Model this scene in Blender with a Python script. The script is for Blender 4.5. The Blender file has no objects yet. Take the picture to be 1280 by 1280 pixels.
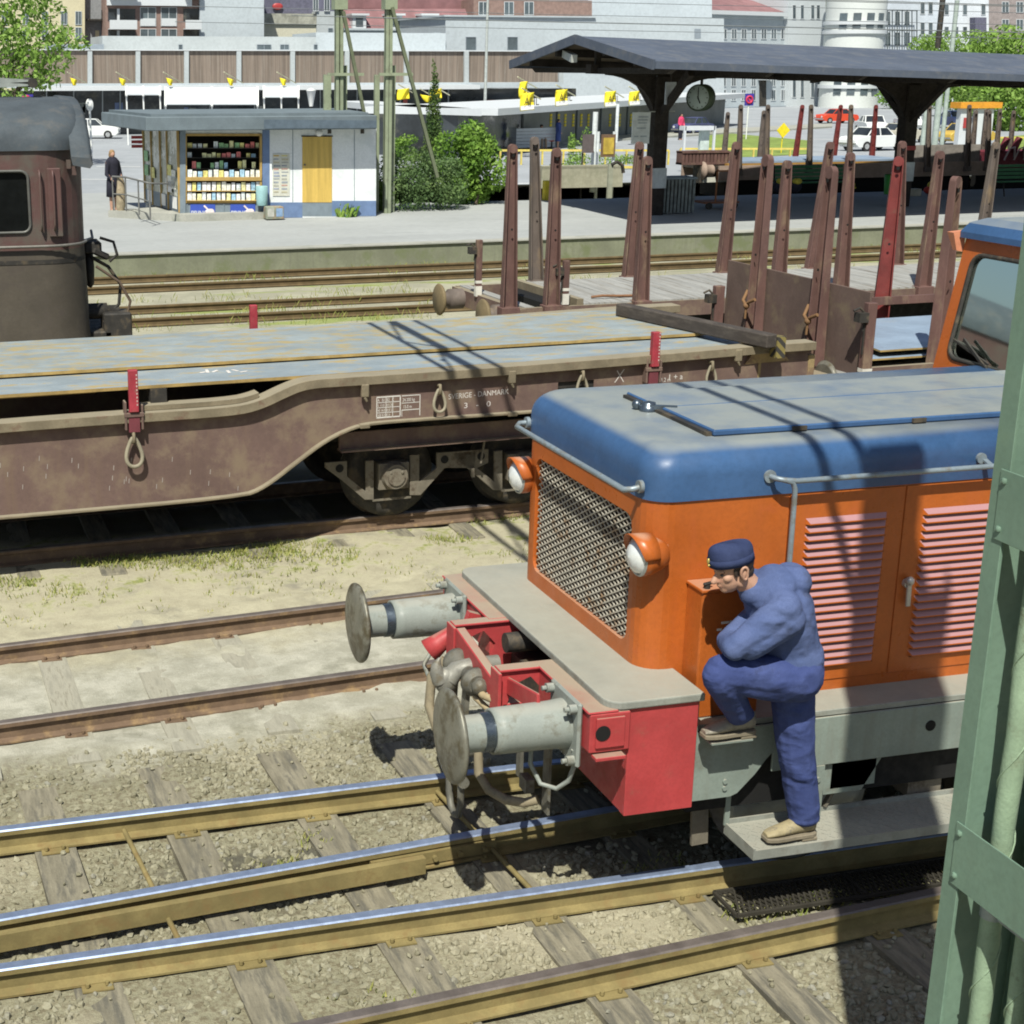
import bpy, bmesh, math, random
import numpy as np
from mathutils import Vector, Matrix, noise as mnoise
from mathutils.geometry import tessellate_polygon
R = math.radians
random.seed(7)
S = bpy.context.scene
COL = S.collection
# ---------------------------------------------------------------- camera, sky, sun, exposure
CAM = Vector((0, 0, 4.3956)); PSI = 0.262; PIT = 0.28259; FPX = 1921.83; CX = 413.14
cd = bpy.data.cameras.new("camera"); co = bpy.data.objects.new("camera", cd); COL.objects.link(co)
co.location = CAM; co.rotation_euler = (math.pi/2 - PIT, 0, -PSI)
cd.sensor_width = 36; cd.lens = FPX/1280*36; cd.shift_x = (640-CX)/1280
cd.clip_start = 0.1; cd.clip_end = 4000
S.camera = co
W = bpy.data.worlds.new("World"); S.world = W; W.use_nodes = True
wt = W.node_tree; sky = wt.nodes.new("ShaderNodeTexSky"); sky.sky_type = 'NISHITA'; sky.sun_disc = False
SUND = Vector((.33, .62, -1)).normalized()
sky.sun_elevation = math.asin(-SUND.z); sky.sun_rotation = math.atan2(-SUND.x, -SUND.y)
sky.dust_density = 1.5; sky.ozone_density = 2.0
wt.links.new(sky.outputs[0], wt.nodes["Background"].inputs[0]); wt.nodes["Background"].inputs[1].default_value = 0.062
sl = bpy.data.lights.new("sun", 'SUN'); so = bpy.data.objects.new("sun", sl); COL.objects.link(so)
sl.energy = 4.8; sl.angle = R(.53); sl.color = (1, .975, .87)
so.rotation_euler = (-SUND).to_track_quat('Z', 'Y').to_euler(); so.location = (-5, -10, 20)
S.view_settings.view_transform = 'Standard'; S.view_settings.look = 'None'
S.view_settings.exposure = 0.38; S.view_settings.gamma = 1
try: S.cycles.filter_width = 1.9
except Exception: pass
# ---------------------------------------------------------------- helpers
_f = Vector((math.sin(PSI)*math.cos(PIT), math.cos(PSI)*math.cos(PIT), -math.sin(PIT)))
_r = Vector((math.cos(PSI), -math.sin(PSI), 0)); _u = _r.cross(_f)
def at(px, py, Y=None, Z=None, s=0.0, X=None):
    """world point on the sight line of a photo pixel, at depth line y = Y + s*x, at height Z, or at x = X"""
    d = _f + _r*((px-CX)/FPX) + _u*((640-py)/FPX)
    if Z is not None: t = (Z-CAM.z)/d.z
    elif X is not None: t = X/d.x
    else: t = Y/(d.y - s*d.x)
    return CAM + d*t
ORG = {}
class MB:
    def __init__(s): s.v = []; s.f = []; s.mi = []; s.k = 0; s.sm = []; s.smooth = False
    def add(s, vs, fs):
        o = len(s.v); s.v += [tuple(v) for v in vs]; s.f += [[i+o for i in f] for f in fs]
        s.mi += [s.k]*len(fs); s.sm += [s.smooth]*len(fs); return s
    def box(s, x0, y0, z0, x1, y1, z1):
        return s.add([(x0,y0,z0),(x1,y0,z0),(x1,y1,z0),(x0,y1,z0),(x0,y0,z1),(x1,y0,z1),(x1,y1,z1),(x0,y1,z1)],
                     [(0,3,2,1),(4,5,6,7),(0,1,5,4),(1,2,6,5),(2,3,7,6),(3,0,4,7)])
    def hexa(s, a): return s.add(a, [(0,3,2,1),(4,5,6,7),(0,1,5,4),(1,2,6,5),(2,3,7,6),(3,0,4,7)])
    def bar(s, a, b, w, h, up=(0,0,1), w2=None, h2=None):
        a = Vector(a); b = Vector(b); d = (b-a).normalized(); up = Vector(up)
        if abs(d.dot(up)) > .98: up = Vector((0,1,0))
        x = d.cross(up).normalized(); y = x.cross(d)
        w2 = w if w2 is None else w2; h2 = h if h2 is None else h2
        P = [a-x*w/2-y*h/2, a+x*w/2-y*h/2, a+x*w/2+y*h/2, a-x*w/2+y*h/2, b-x*w2/2-y*h2/2, b+x*w2/2-y*h2/2, b+x*w2/2+y*h2/2, b-x*w2/2+y*h2/2]
        return s.hexa(P)
    def cyl(s, a, b, r, r2=None, n=16, caps=True):
        a = Vector(a); b = Vector(b); r2 = r if r2 is None else r2; d = (b-a).normalized()
        x = d.orthogonal().normalized(); y = d.cross(x)
        P = [a+(x*math.cos(t)+y*math.sin(t))*r for t in [2*math.pi*i/n for i in range(n)]]
        P += [b+(x*math.cos(t)+y*math.sin(t))*r2 for t in [2*math.pi*i/n for i in range(n)]]
        o = s.smooth; s.smooth = True; s.add(P, [(i, (i+1) % n, n+(i+1) % n, n+i) for i in range(n)]); s.smooth = o
        if caps: s.add(P, [tuple(range(n-1, -1, -1)), tuple(range(n, 2*n))])
        return s
    def tube(s, pts, r, n=8, closed=False, rs=None):
        pts = [Vector(p) for p in pts]; m = len(pts); V = []; px = None
        for i in range(m):
            if closed: d = pts[(i+1) % m]-pts[i-1]
            else: d = pts[min(i+1, m-1)]-pts[max(i-1, 0)]
            d.normalize()
            px = d.orthogonal().normalized() if px is None else (px - d*px.dot(d)).normalized()
            y = d.cross(px); rr = rs[i] if rs else r
            V += [pts[i]+(px*math.cos(t)+y*math.sin(t))*rr for t in [2*math.pi*k/n for k in range(n)]]
        F = []
        for i in range(m if closed else m-1):
            j = (i+1) % m
            F += [(i*n+k, i*n+(k+1) % n, j*n+(k+1) % n, j*n+k) for k in range(n)]
        o = s.smooth; s.smooth = True; s.add(V, F); s.smooth = o
        if not closed: s.add(V, [tuple(range(n-1, -1, -1)), tuple(range((m-1)*n, m*n))])
        return s
    def prism(s, poly, f0, f1):
        """poly of (a,b) pairs, f0/f1 map a pair to a 3D point on the two ends"""
        n = len(poly); P = [f0(*p) for p in poly]+[f1(*p) for p in poly]
        return s.add(P, [tuple(range(n-1, -1, -1)), tuple(range(n, 2*n))]+[(i, (i+1) % n, n+(i+1) % n, n+i) for i in range(n)])
    def loops(s, L, cap0=True, cap1=True, closed=True, smooth=True):
        n = len(L[0]); V = [p for l in L for p in l]; F = []
        for i in range(len(L)-1):
            F += [(i*n+k, i*n+(k+1) % n, (i+1)*n+(k+1) % n, (i+1)*n+k) for k in range(n if closed else n-1)]
        o = s.smooth; s.smooth = smooth; s.add(V, F); s.smooth = o
        C = []
        if cap0: C.append(tuple(range(n-1, -1, -1)))
        if cap1: C.append(tuple(range((len(L)-1)*n, len(L)*n)))
        if C: s.add(V, C)
        return s
    def lathe(s, prof, o, ax, n=24):
        o = Vector(o); d = Vector(ax).normalized(); x = d.orthogonal().normalized(); y = d.cross(x)
        return s.loops([[o+d*h+(x*math.cos(t)+y*math.sin(t))*r for t in [2*math.pi*k/n for k in range(n)]] for h, r in prof])
    def ball(s, c, rx, ry=None, rz=None, n=12, m=8, rot=None):
        ry = rx if ry is None else ry; rz = rx if rz is None else rz; c = Vector(c); L = []
        for i in range(1, m):
            t = math.pi*i/m; z = -math.cos(t); q = math.sin(t)
            L.append([c+(rot @ Vector((rx*q*math.cos(2*math.pi*k/n), ry*q*math.sin(2*math.pi*k/n), rz*z)) if rot else Vector((rx*q*math.cos(2*math.pi*k/n), ry*q*math.sin(2*math.pi*k/n), rz*z))) for k in range(n)])
        return s.loops(L)
    def holed(s, outer, inner, f):
        """flat face with holes, 2D loops mapped by f"""
        tess = tessellate_polygon([[Vector((a, b, 0)) for a, b in l] for l in [outer]+inner])
        pts = [p for l in [outer]+inner for p in l]
        return s.add([f(*p) for p in pts], [tuple(t) for t in tess])
    def build(s, name, mats, parent=None, bevel=0, seg=1, loc=None):
        me = bpy.data.meshes.new(name)
        org = ORG.get(parent.name, Vector()) if parent else (Vector(loc) if loc is not None else Vector())
        me.from_pydata([(v[0]-org[0], v[1]-org[1], v[2]-org[2]) for v in s.v], [], s.f)
        mats = mats if isinstance(mats, (list, tuple)) else [mats]
        for m in mats: me.materials.append(m)
        me.polygons.foreach_set("material_index", s.mi); me.polygons.foreach_set("use_smooth", s.sm)
        me.validate(); me.update()
        bm = bmesh.new(); bm.from_mesh(me); bmesh.ops.recalc_face_normals(bm, faces=bm.faces); bm.to_mesh(me); bm.free()
        o = bpy.data.objects.new(name, me); COL.objects.link(o)
        if parent: o.parent = parent
        else: o.location = org
        ORG[o.name] = org
        if bevel:
            b = o.modifiers.new("bevel", 'BEVEL'); b.width = bevel; b.segments = seg; b.limit_method = 'ANGLE'; b.angle_limit = R(40); b.harden_normals = False
        return o
def tag(o, label=None, cat=None, group=None, kind=None):
    if label: o["label"] = label
    if cat: o["category"] = cat
    if group: o["group"] = group
    if kind: o["kind"] = kind
    return o
def thing(name, loc, label, cat, group=None):
    o = bpy.data.objects.new(name, None); COL.objects.link(o); o.location = loc; o.empty_display_size = .2
    ORG[o.name] = Vector(loc); return tag(o, label, cat, group)
def copy_tree(o, parent=None):
    c = o.copy(); COL.objects.link(c); ORG[c.name] = ORG.get(o.name, Vector())
    if parent: c.parent = parent
    for ch in list(o.children): copy_tree(ch, c)
    return c
def text_mesh(txt, size, place, name, mat, parent, ext=.0006):
    """lettering as a mesh; place maps (u along, v up) to a world point"""
    cu = bpy.data.curves.new("lettering", 'FONT'); cu.body = txt; cu.size = size; cu.extrude = 0; cu.align_x = 'LEFT'
    ob = bpy.data.objects.new("lettering", cu); COL.objects.link(ob)
    dg = bpy.context.evaluated_depsgraph_get(); me = bpy.data.meshes.new_from_object(ob.evaluated_get(dg))
    vs = [v.co.copy() for v in me.vertices]; fs = [tuple(p.vertices) for p in me.polygons]
    bpy.data.objects.remove(ob); bpy.data.curves.remove(cu); bpy.data.meshes.remove(me)
    m = MB(); m.add([place(v.x, v.y) for v in vs], fs)
    return m.build(name, mat, parent)
def rrect(a0, b0, a1, b1, r, n=5):
    P = []
    for cx, cy, t0 in ((a1-r, b1-r, 0), (a0+r, b1-r, 90), (a0+r, b0+r, 180), (a1-r, b0+r, 270)):
        for i in range(n+1):
            t = R(t0+90*i/n); P.append((cx+r*math.cos(t), cy+r*math.sin(t)))
    return P
# ---------------------------------------------------------------- materials
class NT:
    def __init__(s, name):
        s.m = bpy.data.materials.new(name); s.m.use_nodes = True; s.t = s.m.node_tree; s.b = s.t.nodes["Principled BSDF"]
        s.pos = s.n("ShaderNodeNewGeometry")
    def n(s, k, **kw):
        nd = s.t.nodes.new(k)
        for a, v in kw.items(): setattr(nd, a, v)
        return nd
    def l(s, a, b): s.t.links.new(a, b)
    def vec(s, scale=(1, 1, 1), obj=False):
        mp = s.n("ShaderNodeMapping"); mp.inputs[3].default_value = scale
        if obj: s.l(s.n("ShaderNodeTexCoord").outputs["Object"], mp.inputs[0])
        else: s.l(s.pos.outputs["Position"], mp.inputs[0])
        return mp.outputs[0]
    def noise(s, scale, detail=5, rough=.6, vec=None, dist=0):
        nd = s.n("ShaderNodeTexNoise"); nd.inputs["Scale"].default_value = scale; nd.inputs["Detail"].default_value = detail
        nd.inputs["Roughness"].default_value = rough; nd.inputs["Distortion"].default_value = dist
        s.l(vec if vec is not None else s.pos.outputs["Position"], nd.inputs["Vector"]); return nd.outputs["Fac"]
    def ramp(s, x, a, b, c0=0., c1=1.):
        mr = s.n("ShaderNodeMapRange"); mr.interpolation_type = 'SMOOTHSTEP'
        for i, v in ((1, a), (2, b), (3, c0), (4, c1)): mr.inputs[i].default_value = v
        s.l(x, mr.inputs[0]); return mr.outputs[0]
    def math(s, op, a, b=0.):
        nd = s.n("ShaderNodeMath", operation=op)
        for i, v in ((0, a), (1, b)):
            if isinstance(v, (int, float)): nd.inputs[i].default_value = v
            else: s.l(v, nd.inputs[i])
        return nd.outputs[0]
    def mix(s, f, a, b):
        nd = s.n("ShaderNodeMix", data_type='RGBA')
        for i, v in ((0, f), (6, a), (7, b)):
            if isinstance(v, (int, float)): nd.inputs[i].default_value = v
            elif isinstance(v, tuple): nd.inputs[i].default_value = (*v[:3], 1)
            else: s.l(v, nd.inputs[i])
        return nd.outputs[2]
    def bump(s, h, strength=.3, dist=.01):
        b = s.n("ShaderNodeBump"); b.inputs["Strength"].default_value = strength; b.inputs["Distance"].default_value = dist
        s.l(h, b.inputs["Height"]); s.l(b.outputs[0], s.b.inputs["Normal"]); return b
    def out(s, col, rough=.6, metal=0., spec=.5):
        for k, v in (("Base Color", col), ("Roughness", rough), ("Metallic", metal), ("Specular IOR Level", spec)):
            if isinstance(v, (int, float)): s.b.inputs[k].default_value = v
            elif isinstance(v, tuple): s.b.inputs[k].default_value = (*v[:3], 1)
            else: s.l(v, s.b.inputs[k])
        return s.m
def sc(c, k): return tuple(max(0, min(1, x*k)) for x in c)
def M(name, c, rough=.55, metal=0., var=.15, vs=5, dirt=None, ds=3., dt=(.5, .65), dust=None, dk=.8, bump=0, bs=80, st=(1, 1, 1), spec=.4, fine=.06, streak=None):
    """painted / worn surface: two-scale colour variation, patches of dirt, dust on upward faces, run-down streaks, bump"""
    t = NT(name); v = t.vec(st)
    col = t.mix(t.ramp(t.noise(vs, 6, .6, v), .3, .7), sc(c, 1-var), sc(c, 1+var))
    if fine: col = t.mix(t.ramp(t.noise(vs*14, 3, .7, v), .35, .75, 0, 1), col, t.mix(fine*5, col, sc(c, .6)))
    if streak:
        col = t.mix(t.math('MULTIPLY', t.ramp(t.noise(1, 6, .6, t.vec((9, 9, .7))), .48, .75), .75), col, streak)
    if dirt: col = t.mix(t.ramp(t.noise(ds, 8, .68, v), *dt), col, dirt)
    if dust:
        sx = t.n("ShaderNodeSeparateXYZ"); t.l(t.pos.outputs["Normal"], sx.inputs[0])
        col = t.mix(t.math('MULTIPLY', t.ramp(sx.outputs[2], .72, .98, 0, dk), t.ramp(t.noise(3.5, 6), .22, .62, .55, 1)), col, dust)
    rr = t.ramp(t.noise(vs*3, 4), .3, .7, max(.05, rough-.1), min(1, rough+.12))
    if bump: t.bump(t.noise(bs, 5, .7), bump, .01)
    return t.out(col, rr, metal, spec)
ORANGE = M("orange_paint", (.405, .102, .018), .36, var=.09, vs=3, dirt=(.42, .10, .03), ds=5, dt=(.55, .8), dust=(.45, .33, .24), dk=.55, bump=.04, bs=25, streak=(.40, .10, .025))
BLUE = M("blue_paint", (.042, .098, .215), .42, var=.14, vs=2, dust=(.25, .27, .255), dk=.95, bump=.05, bs=20)
LOUV = M("louvre_orange", (.44, .125, .03), .5, var=.08, vs=4)
GREYP = M("grey_paint", (.205, .245, .215), .55, var=.10, vs=4, dirt=(.15, .15, .12), ds=5, dt=(.52, .75), dust=(.36, .335, .27), dk=.8, bump=.08, bs=30, streak=(.17, .18, .15))
REDP = M("red_paint", (.39, .050, .052), .45, var=.12, vs=4, dirt=(.28, .08, .06), ds=6, dt=(.56, .78), dust=(.33, .27, .2), dk=.97, bump=.06, bs=40)
DECKP = M("deck_plate", (.24, .25, .22), .6, var=.16, vs=5, dirt=(.17, .165, .14), ds=7, dt=(.5, .7), dust=(.33, .32, .265), dk=.8, bump=.12, bs=60)
BUFG = M("buffer_grey", (.25, .275, .25), .5, var=.10, vs=8, dirt=(.16, .16, .13), ds=8, dust=(.36, .35, .3), dk=.6, bump=.06)
STEEL = M("greased_steel", (.15, .145, .12), .55, .2, var=.25, vs=9, dirt=(.10, .085, .055), ds=12, bump=.08)
BUFF_BLUE = M("bare_plunger_steel", (.13, .16, .19), .3, .8, var=.2)
RAILTOP = M("rail_head_polished", (.30, .37, .52), .42, .6, var=.12, vs=6, dirt=(.2, .19, .17), ds=4, dt=(.6, .75))
RAILOC = M("rail_ochre_rust", (.225, .180, .078), .85, var=.2, vs=5, dirt=(.2, .14, .06), ds=9, dt=(.5, .72), bump=.2, bs=90, spec=.15)
RAILBR = M("rail_brown_rust", (.155, .105, .07), .8, var=.2, vs=5, dirt=(.25, .17, .09), ds=7, dt=(.5, .7), bump=.2, bs=90, spec=.2)
RAILTOPB = M("rail_head_dull", (.17, .145, .13), .5, .4, var=.2)
SLEEPP = M('dusty_pale_sleeper', (.335, .32, .255), .9, var=.2, vs=2.5, st=(9, 1.2, 4), dirt=(.24, .225, .175), ds=2.5, dt=(.5, .66), bump=.5, bs=45, spec=.1)
SLEEP = M("weathered_sleeper_wood", (.225, .205, .15), .9, var=.25, vs=2.5, st=(9, 1.2, 4), dirt=(.125, .118, .095), ds=2.2, dt=(.46, .64), bump=.55, bs=45, spec=.1)
DARKM = M("grimy_black_iron", (.035, .032, .028), .7, var=.3, vs=6, dirt=(.09, .07, .045), ds=6)
RAILFAR = M("far_rail_rust", (.125, .088, .042), .85, var=.2)
BLACK = M("deep_black", (.006, .006, .006), .8, var=.1)
WAGB = M("brown_wagon_paint", (.145, .096, .082), .75, var=.14, vs=1.5, dirt=(.20, .15, .105), ds=3, dt=(.45, .68), dust=(.27, .235, .165), dk=.9, bump=.14, bs=45, streak=(.16, .11, .08), spec=.25)
WAGDUST = M("dusty_wagon_flange", (.20, .168, .115), .85, var=.2, vs=4, dirt=(.16, .105, .075), ds=5, dt=(.55, .7), dust=(.28, .25, .185), dk=.8, bump=.2, bs=60, spec=.15)
WAGOCH = M("ochre_dusted_frame", (.29, .215, .105), .85, var=.2, vs=3, dirt=(.17, .11, .075), ds=4, bump=.2)
BOGIE = M("bogie_grey_dirt", (.17, .15, .115), .85, var=.25, vs=6, dirt=(.09, .07, .05), ds=6, bump=.2)
STAKE = M("stake_rust_brown", (.128, .070, .060), .72, var=.22, vs=4, dirt=(.20, .14, .095), ds=5, dt=(.5, .7), bump=.15, bs=50, st=(1, 1, .4))
STAKEG = M("stake_grey_rust", (.13, .105, .09), .75, var=.22, vs=4, dirt=(.2, .15, .1), ds=5, dt=(.5, .7), bump=.15, st=(1, 1, .4))
STAKER = M("stake_red_paint", (.17, .033, .03), .6, var=.2, vs=4, dirt=(.16, .06, .045), ds=6, dt=(.52, .7))
STANCH = M("red_stanchion_paint", (.32, .035, .05), .6, var=.2, vs=6, dirt=(.2, .1, .08), ds=9, dt=(.52, .7))
PLATE = M("mill_scale_steel_plate", (.25, .295, .32), .6, .0, var=.15, vs=2, st=(.7, 1.7, 1), dirt=(.36, .28, .13), ds=4, dt=(.52, .66), bump=.05, bs=15, spec=.4)
PLATEY = M("rusting_steel_plate", (.26, .30, .31), .6, .0, var=.15, vs=2, st=(.7, 1.7, 1), dirt=(.35, .28, .135), ds=4.5, dt=(.46, .64), bump=.05, bs=15, spec=.4)
PLATEB = M("blue_steel_plate", (.24, .31, .40), .5, .0, var=.12, vs=1.5, dirt=(.3, .33, .34), ds=2, dt=(.55, .8), spec=.4)
PLATEEDGE = M("plate_rusty_edge", (.34, .235, .085), .85, var=.25, vs=5)
WHITE = M("white_paint", (.78, .79, .77), .6, var=.05, vs=3)
CHALK = M("chalk_marks", (.62, .58, .54), .9, var=.1)
MASTG = M("green_mast_paint", (.155, .24, .18), .5, var=.08, vs=3, dirt=(.16, .24, .17), ds=6, dt=(.55, .8), bump=.05, bs=40, streak=(.13, .19, .145))
PIPEG = M("green_lagging_canvas", (.27, .37, .25), .8, var=.12, vs=7, dirt=(.17, .2, .13), ds=9, dt=(.58, .72), bump=.3, bs=60)
GLASSD = M("dark_glass", (.006, .007, .007), .35, var=.3, spec=.12)
CLOTH = None
# ---------------------------------------------------------------- ground
GZ = -.165
def vn(x, y, s, o=0.): return mnoise.noise((x*s+o, y*s-o, o))
def ground():
    xs = np.unique(np.concatenate([np.linspace(-1500, -60, 8), np.linspace(-60, -4, 10), np.arange(-4, 15, .07), np.linspace(15, 80, 20), np.linspace(80, 1500, 8)]))
    ys = np.unique(np.concatenate([np.linspace(-200, 2, 6), np.arange(2, 17, .07), np.arange(17, 40, .5), np.array([40, 46, 51.2, 52.6, 60, 120, 400, 1500])]))
    X, Y = np.meshgrid(xs, ys); Z = np.full(X.shape, GZ)
    near = (X > -4) & (X < 15) & (Y > 2) & (Y < 17)
    it = np.argwhere(near)
    for i, j in it:
        x, y = X[i, j], Y[i, j]
        Z[i, j] += .035*vn(x, y, .8) + .014*vn(x, y, 3.1, 4) + .008*vn(x, y, 9, 9) - (.012 if y < 9.7 else 0) + (.017 if 9.7 < y-.09*x < 12.4 else 0)
    Z[Y > 52.5] = -1.2
    nx, ny = len(xs), len(ys)
    V = np.stack([X.ravel(), Y.ravel(), Z.ravel()], 1)
    idx = np.arange(nx*ny).reshape(ny, nx)
    F = np.stack([idx[:-1, :-1].ravel(), idx[:-1, 1:].ravel(), idx[1:, 1:].ravel(), idx[1:, :-1].ravel()], 1)
    me = bpy.data.meshes.new("ground"); me.from_pydata(V.tolist(), [], F.tolist())
    me.polygons.foreach_set("use_smooth", [True]*len(me.polygons))
    t = NT("yard_ground")
    sx = t.n("ShaderNodeSeparateXYZ"); t.l(t.pos.outputs["Position"], sx.inputs[0])
    n1 = t.noise(.9, 6, .62); n2 = t.noise(4.5, 7, .7); n3 = t.noise(24, 5, .75); n4 = t.noise(.45, 5, .6); n5 = t.noise(90, 3, .7)
    # depth measured square to the slightly diverging tracks, wobbling with the noise
    yy = t.math('ADD', t.math('SUBTRACT', sx.outputs[1], t.math('MULTIPLY', sx.outputs[0], .06)), t.math('MULTIPLY', t.math('SUBTRACT', n1, .5), 1.8))
    ball = t.mix(t.ramp(n2, .3, .7), (.235, .222, .148), (.32, .305, .21))
    ball = t.mix(t.ramp(n3, .42, .62, 0, .8), ball, (.15, .125, .08))
    ball = t.mix(t.ramp(n4, .48, .66, 0, .7), ball, (.42, .385, .28))
    ball = t.mix(t.ramp(t.noise(2.2, 6, .7), .60, .72, 0, .5), ball, (.17, .165, .14))
    oil = t.math('MULTIPLY', t.ramp(t.noise(.9, 5, .6, t.vec((.7, 1.6, 1))), .5, .66), t.math('MULTIPLY', t.ramp(sx.outputs[1], 7.1, 7.5), t.ramp(sx.outputs[1], 8.2, 8.55, 1, 0)))
    ball = t.mix(t.math('MULTIPLY', oil, .8), ball, (.075, .072, .06))
    pale = t.mix(t.ramp(n2, .35, .68), (.33, .32, .255), (.47, .455, .375))
    pale = t.mix(t.ramp(t.noise(1.7, 7, .68), .5, .64, 0, .85), pale, (.255, .25, .195))
    sand = t.mix(t.ramp(n2, .3, .7), (.36, .33, .235), (.47, .44, .315))
    sand = t.mix(t.ramp(t.noise(1.3, 7, .7), .52, .66, 0, .8), sand, (.25, .235, .185))
    grass = t.mix(t.ramp(n3, .35, .65), (.17, .21, .045), (.31, .31, .12))
    c = t.mix(t.ramp(yy, 9.3, 10.0), ball, pale)
    c = t.mix(t.ramp(yy, 11.1, 11.8), c, sand)
    gw = t.math('MULTIPLY', t.ramp(yy, 12.6, 13.5), t.ramp(n2, .5, .66))
    c = t.mix(gw, c, grass)
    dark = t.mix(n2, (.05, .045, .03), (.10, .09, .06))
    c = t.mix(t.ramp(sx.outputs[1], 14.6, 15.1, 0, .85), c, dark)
    far = t.mix(t.ramp(t.noise(1.1, 6, .65), .4, .6), (.31, .30, .225), (.385, .37, .28))
    far = t.mix(t.ramp(t.noise(.8, 7, .7, t.vec((.35, 1.2, 1))), .53, .62, 0, .85), far, (.25, .30, .085))
    c = t.mix(t.ramp(sx.outputs[1], 16.8, 17.6), c, far)
    c = t.mix(t.ramp(n5, .45, .7, 0, .35), c, t.mix(.5, c, (.1, .09, .06)))
    h = t.math('ADD', t.math('MULTIPLY', n3, .6), t.math('MULTIPLY', n5, .5))
    t.bump(h, .75, .022)
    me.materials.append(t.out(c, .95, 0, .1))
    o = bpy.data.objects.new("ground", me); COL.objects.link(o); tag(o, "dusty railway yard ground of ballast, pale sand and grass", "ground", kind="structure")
ground()
RAILS_NEAR = [(8.56, 0.), (7.06, 0.), (7.53, .082), (6.06, .08), (11.62, .092), (10.12, .092)]
SLP = []
def rail_prism(mb, p0, p1):
    """flat-bottomed rail, running surface at z = 0; material slot 1 is the polished head"""
    a = Vector(p0); b = Vector(p1); d = (b-a).normalized(); n = Vector((-d.y, d.x, 0))
    prof = [(-.0625, -.150), (.0625, -.150), (.0625, -.138), (.012, -.122), (.009, -.048), (.036, -.036), (.036, -.008), (.028, 0), (-.028, 0), (-.036, -.008), (-.036, -.036), (-.009, -.048), (-.012, -.122), (-.0625, -.138)]
    P0 = [a+n*u+Vector((0, 0, z)) for u, z in prof]; P1 = [b+n*u+Vector((0, 0, z)) for u, z in prof]; N = len(prof)
    for i in range(N):
        j = (i+1) % N; mb.k = 1 if i in (6, 7, 8) else 0
        mb.add([P0[i], P0[j], P1[j], P1[i]], [(0, 1, 2, 3)])
    mb.k = 0; mb.add(P0, [tuple(range(N))]); mb.add(P1, [tuple(range(N))])
def line(y0, s, x): return (x, y0+s*x, 0)
def track(label, rails, x0, x1, mats, sleepers=None, group="railway tracks in the yard"):
    y0, s = rails[0]
    root = thing("railway_track", line(y0, s, 0), label, "railway track", group)
    for ry, rs in rails:
        m = MB(); rail_prism(m, line(ry, rs, x0), line(ry, rs, x1)); m.build("rail", [RAILOC, RAILTOPB] if ry == 6.06 else mats, root)
    if sleepers:
        sx0, sx1, step, ya, yb, rs, sk = sleepers; x = sx0; k = 0; fin = sk is not None; sk = sk or 0
        while x < sx1:
            m = MB(); w = .12+random.uniform(-.012, .012); j = random.uniform(-.04, .04); e0 = random.uniform(-.1, .1); e1 = random.uniform(-.1, .1)
            za = GZ-.06; zb = (-.144 if 9.6 < ya < 9.7 else -.152) + random.uniform(-.004, .0)
            A = Vector((x+j, ya+rs*x+e0, 0)); B = Vector((x+j-sk, yb+rs*x+e1, 0)); d = (B-A).normalized(); n = Vector((d.y, -d.x, 0))*w
            m.hexa([A-n+Vector((0,0,za)), A+n+Vector((0,0,za)), B+n+Vector((0,0,za)), B-n+Vector((0,0,za)), A-n+Vector((0,0,zb)), A+n+Vector((0,0,zb)), B+n+Vector((0,0,zb)), B-n+Vector((0,0,zb))])
            if sk: # an open crack along the top
                q = A.lerp(B, .5); m.box(q.x-.003, q.y-.4, zb, q.x+.003, q.y+.3, zb+.0015)
            o = m.build("sleeper", SLEEPP if 9.6 < ya < 9.7 else SLEEP, root, bevel=.012)
            SLP.append((A, B, w))
            if fin and x < 9 and abs(y0) < 13:
                for ry, rr in rails + (EXTRA if ya < 7 else []):
                    pm = MB()
                    ty = (ry + rr*x - A.y)/(B.y-A.y)
                    if .03 < ty < .97:
                        q = A.lerp(B, ty)
                        pm.box(q.x-.08, q.y-.125, -.151, q.x+.08, q.y+.125, -.143)
                        for sg in (-1, 1):
                            pm.cyl((q.x+.05*sg, q.y-.09, -.137), (q.x+.05*sg, q.y-.09, -.118), .012, n=6)
                            pm.cyl((q.x-.05*sg, q.y+.09, -.137), (q.x-.05*sg, q.y+.09, -.118), .012, n=6)
                        pm.build("rail_chair", RAILOC if ya < 7 else RAILBR, o)
            x += step*random.uniform(.93, 1.07); k += 1
    return root
EXTRA = [(7.53, .082), (6.06, .08)]
tk = track("near track under the orange locomotive, blue polished rail heads and ochre webs", [(8.56, 0.), (7.06, 0.)], -6, 30, [RAILOC, RAILTOP], (-3.4, 9, .83, 5.45, 9.42, .03, .2))
tk2 = track("nearest turnout track crossing the locomotive's rails, ochre webs with bolted joint bars", [(7.53, .082), (6.06, .08)], -6, 30, [RAILOC, RAILTOP])
m = MB()   # joint bars with bolts where the crossing rail is jointed
for sd in (-1, 1):
    for xa, xb in ((2.3, 3.1),):
        a = Vector(line(7.53+sd*.036, .082, xa)); b = Vector(line(7.53+sd*.036, .082, xb)); up = Vector((0, 0, -.085))
        m.bar(a+up, b+up, .035, .075)
        for k in range(5):
            q = a.lerp(b, .1+.2*k)+up; m.cyl(q, q+Vector((0, sd*.045, 0)), .018, n=6)
m.build("joint_bar", RAILOC, tk2)
m = MB()
a = Vector(line(7.38, .082, -3)); b = Vector(line(7.38, .082, 2.6)); m.bar(a+Vector((0, 0, -.06)), b+Vector((0, 0, -.06)), .05, .1); m.build("check_rail", [RAILOC], tk2)
for x in (.98, 3.0, -.6):
    m = MB(); m.cyl((x, 8.53, -.1), (x+.12, 7.2, -.1), .016, n=8); m.build("gauge_rod", RAILOC, tk)
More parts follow.
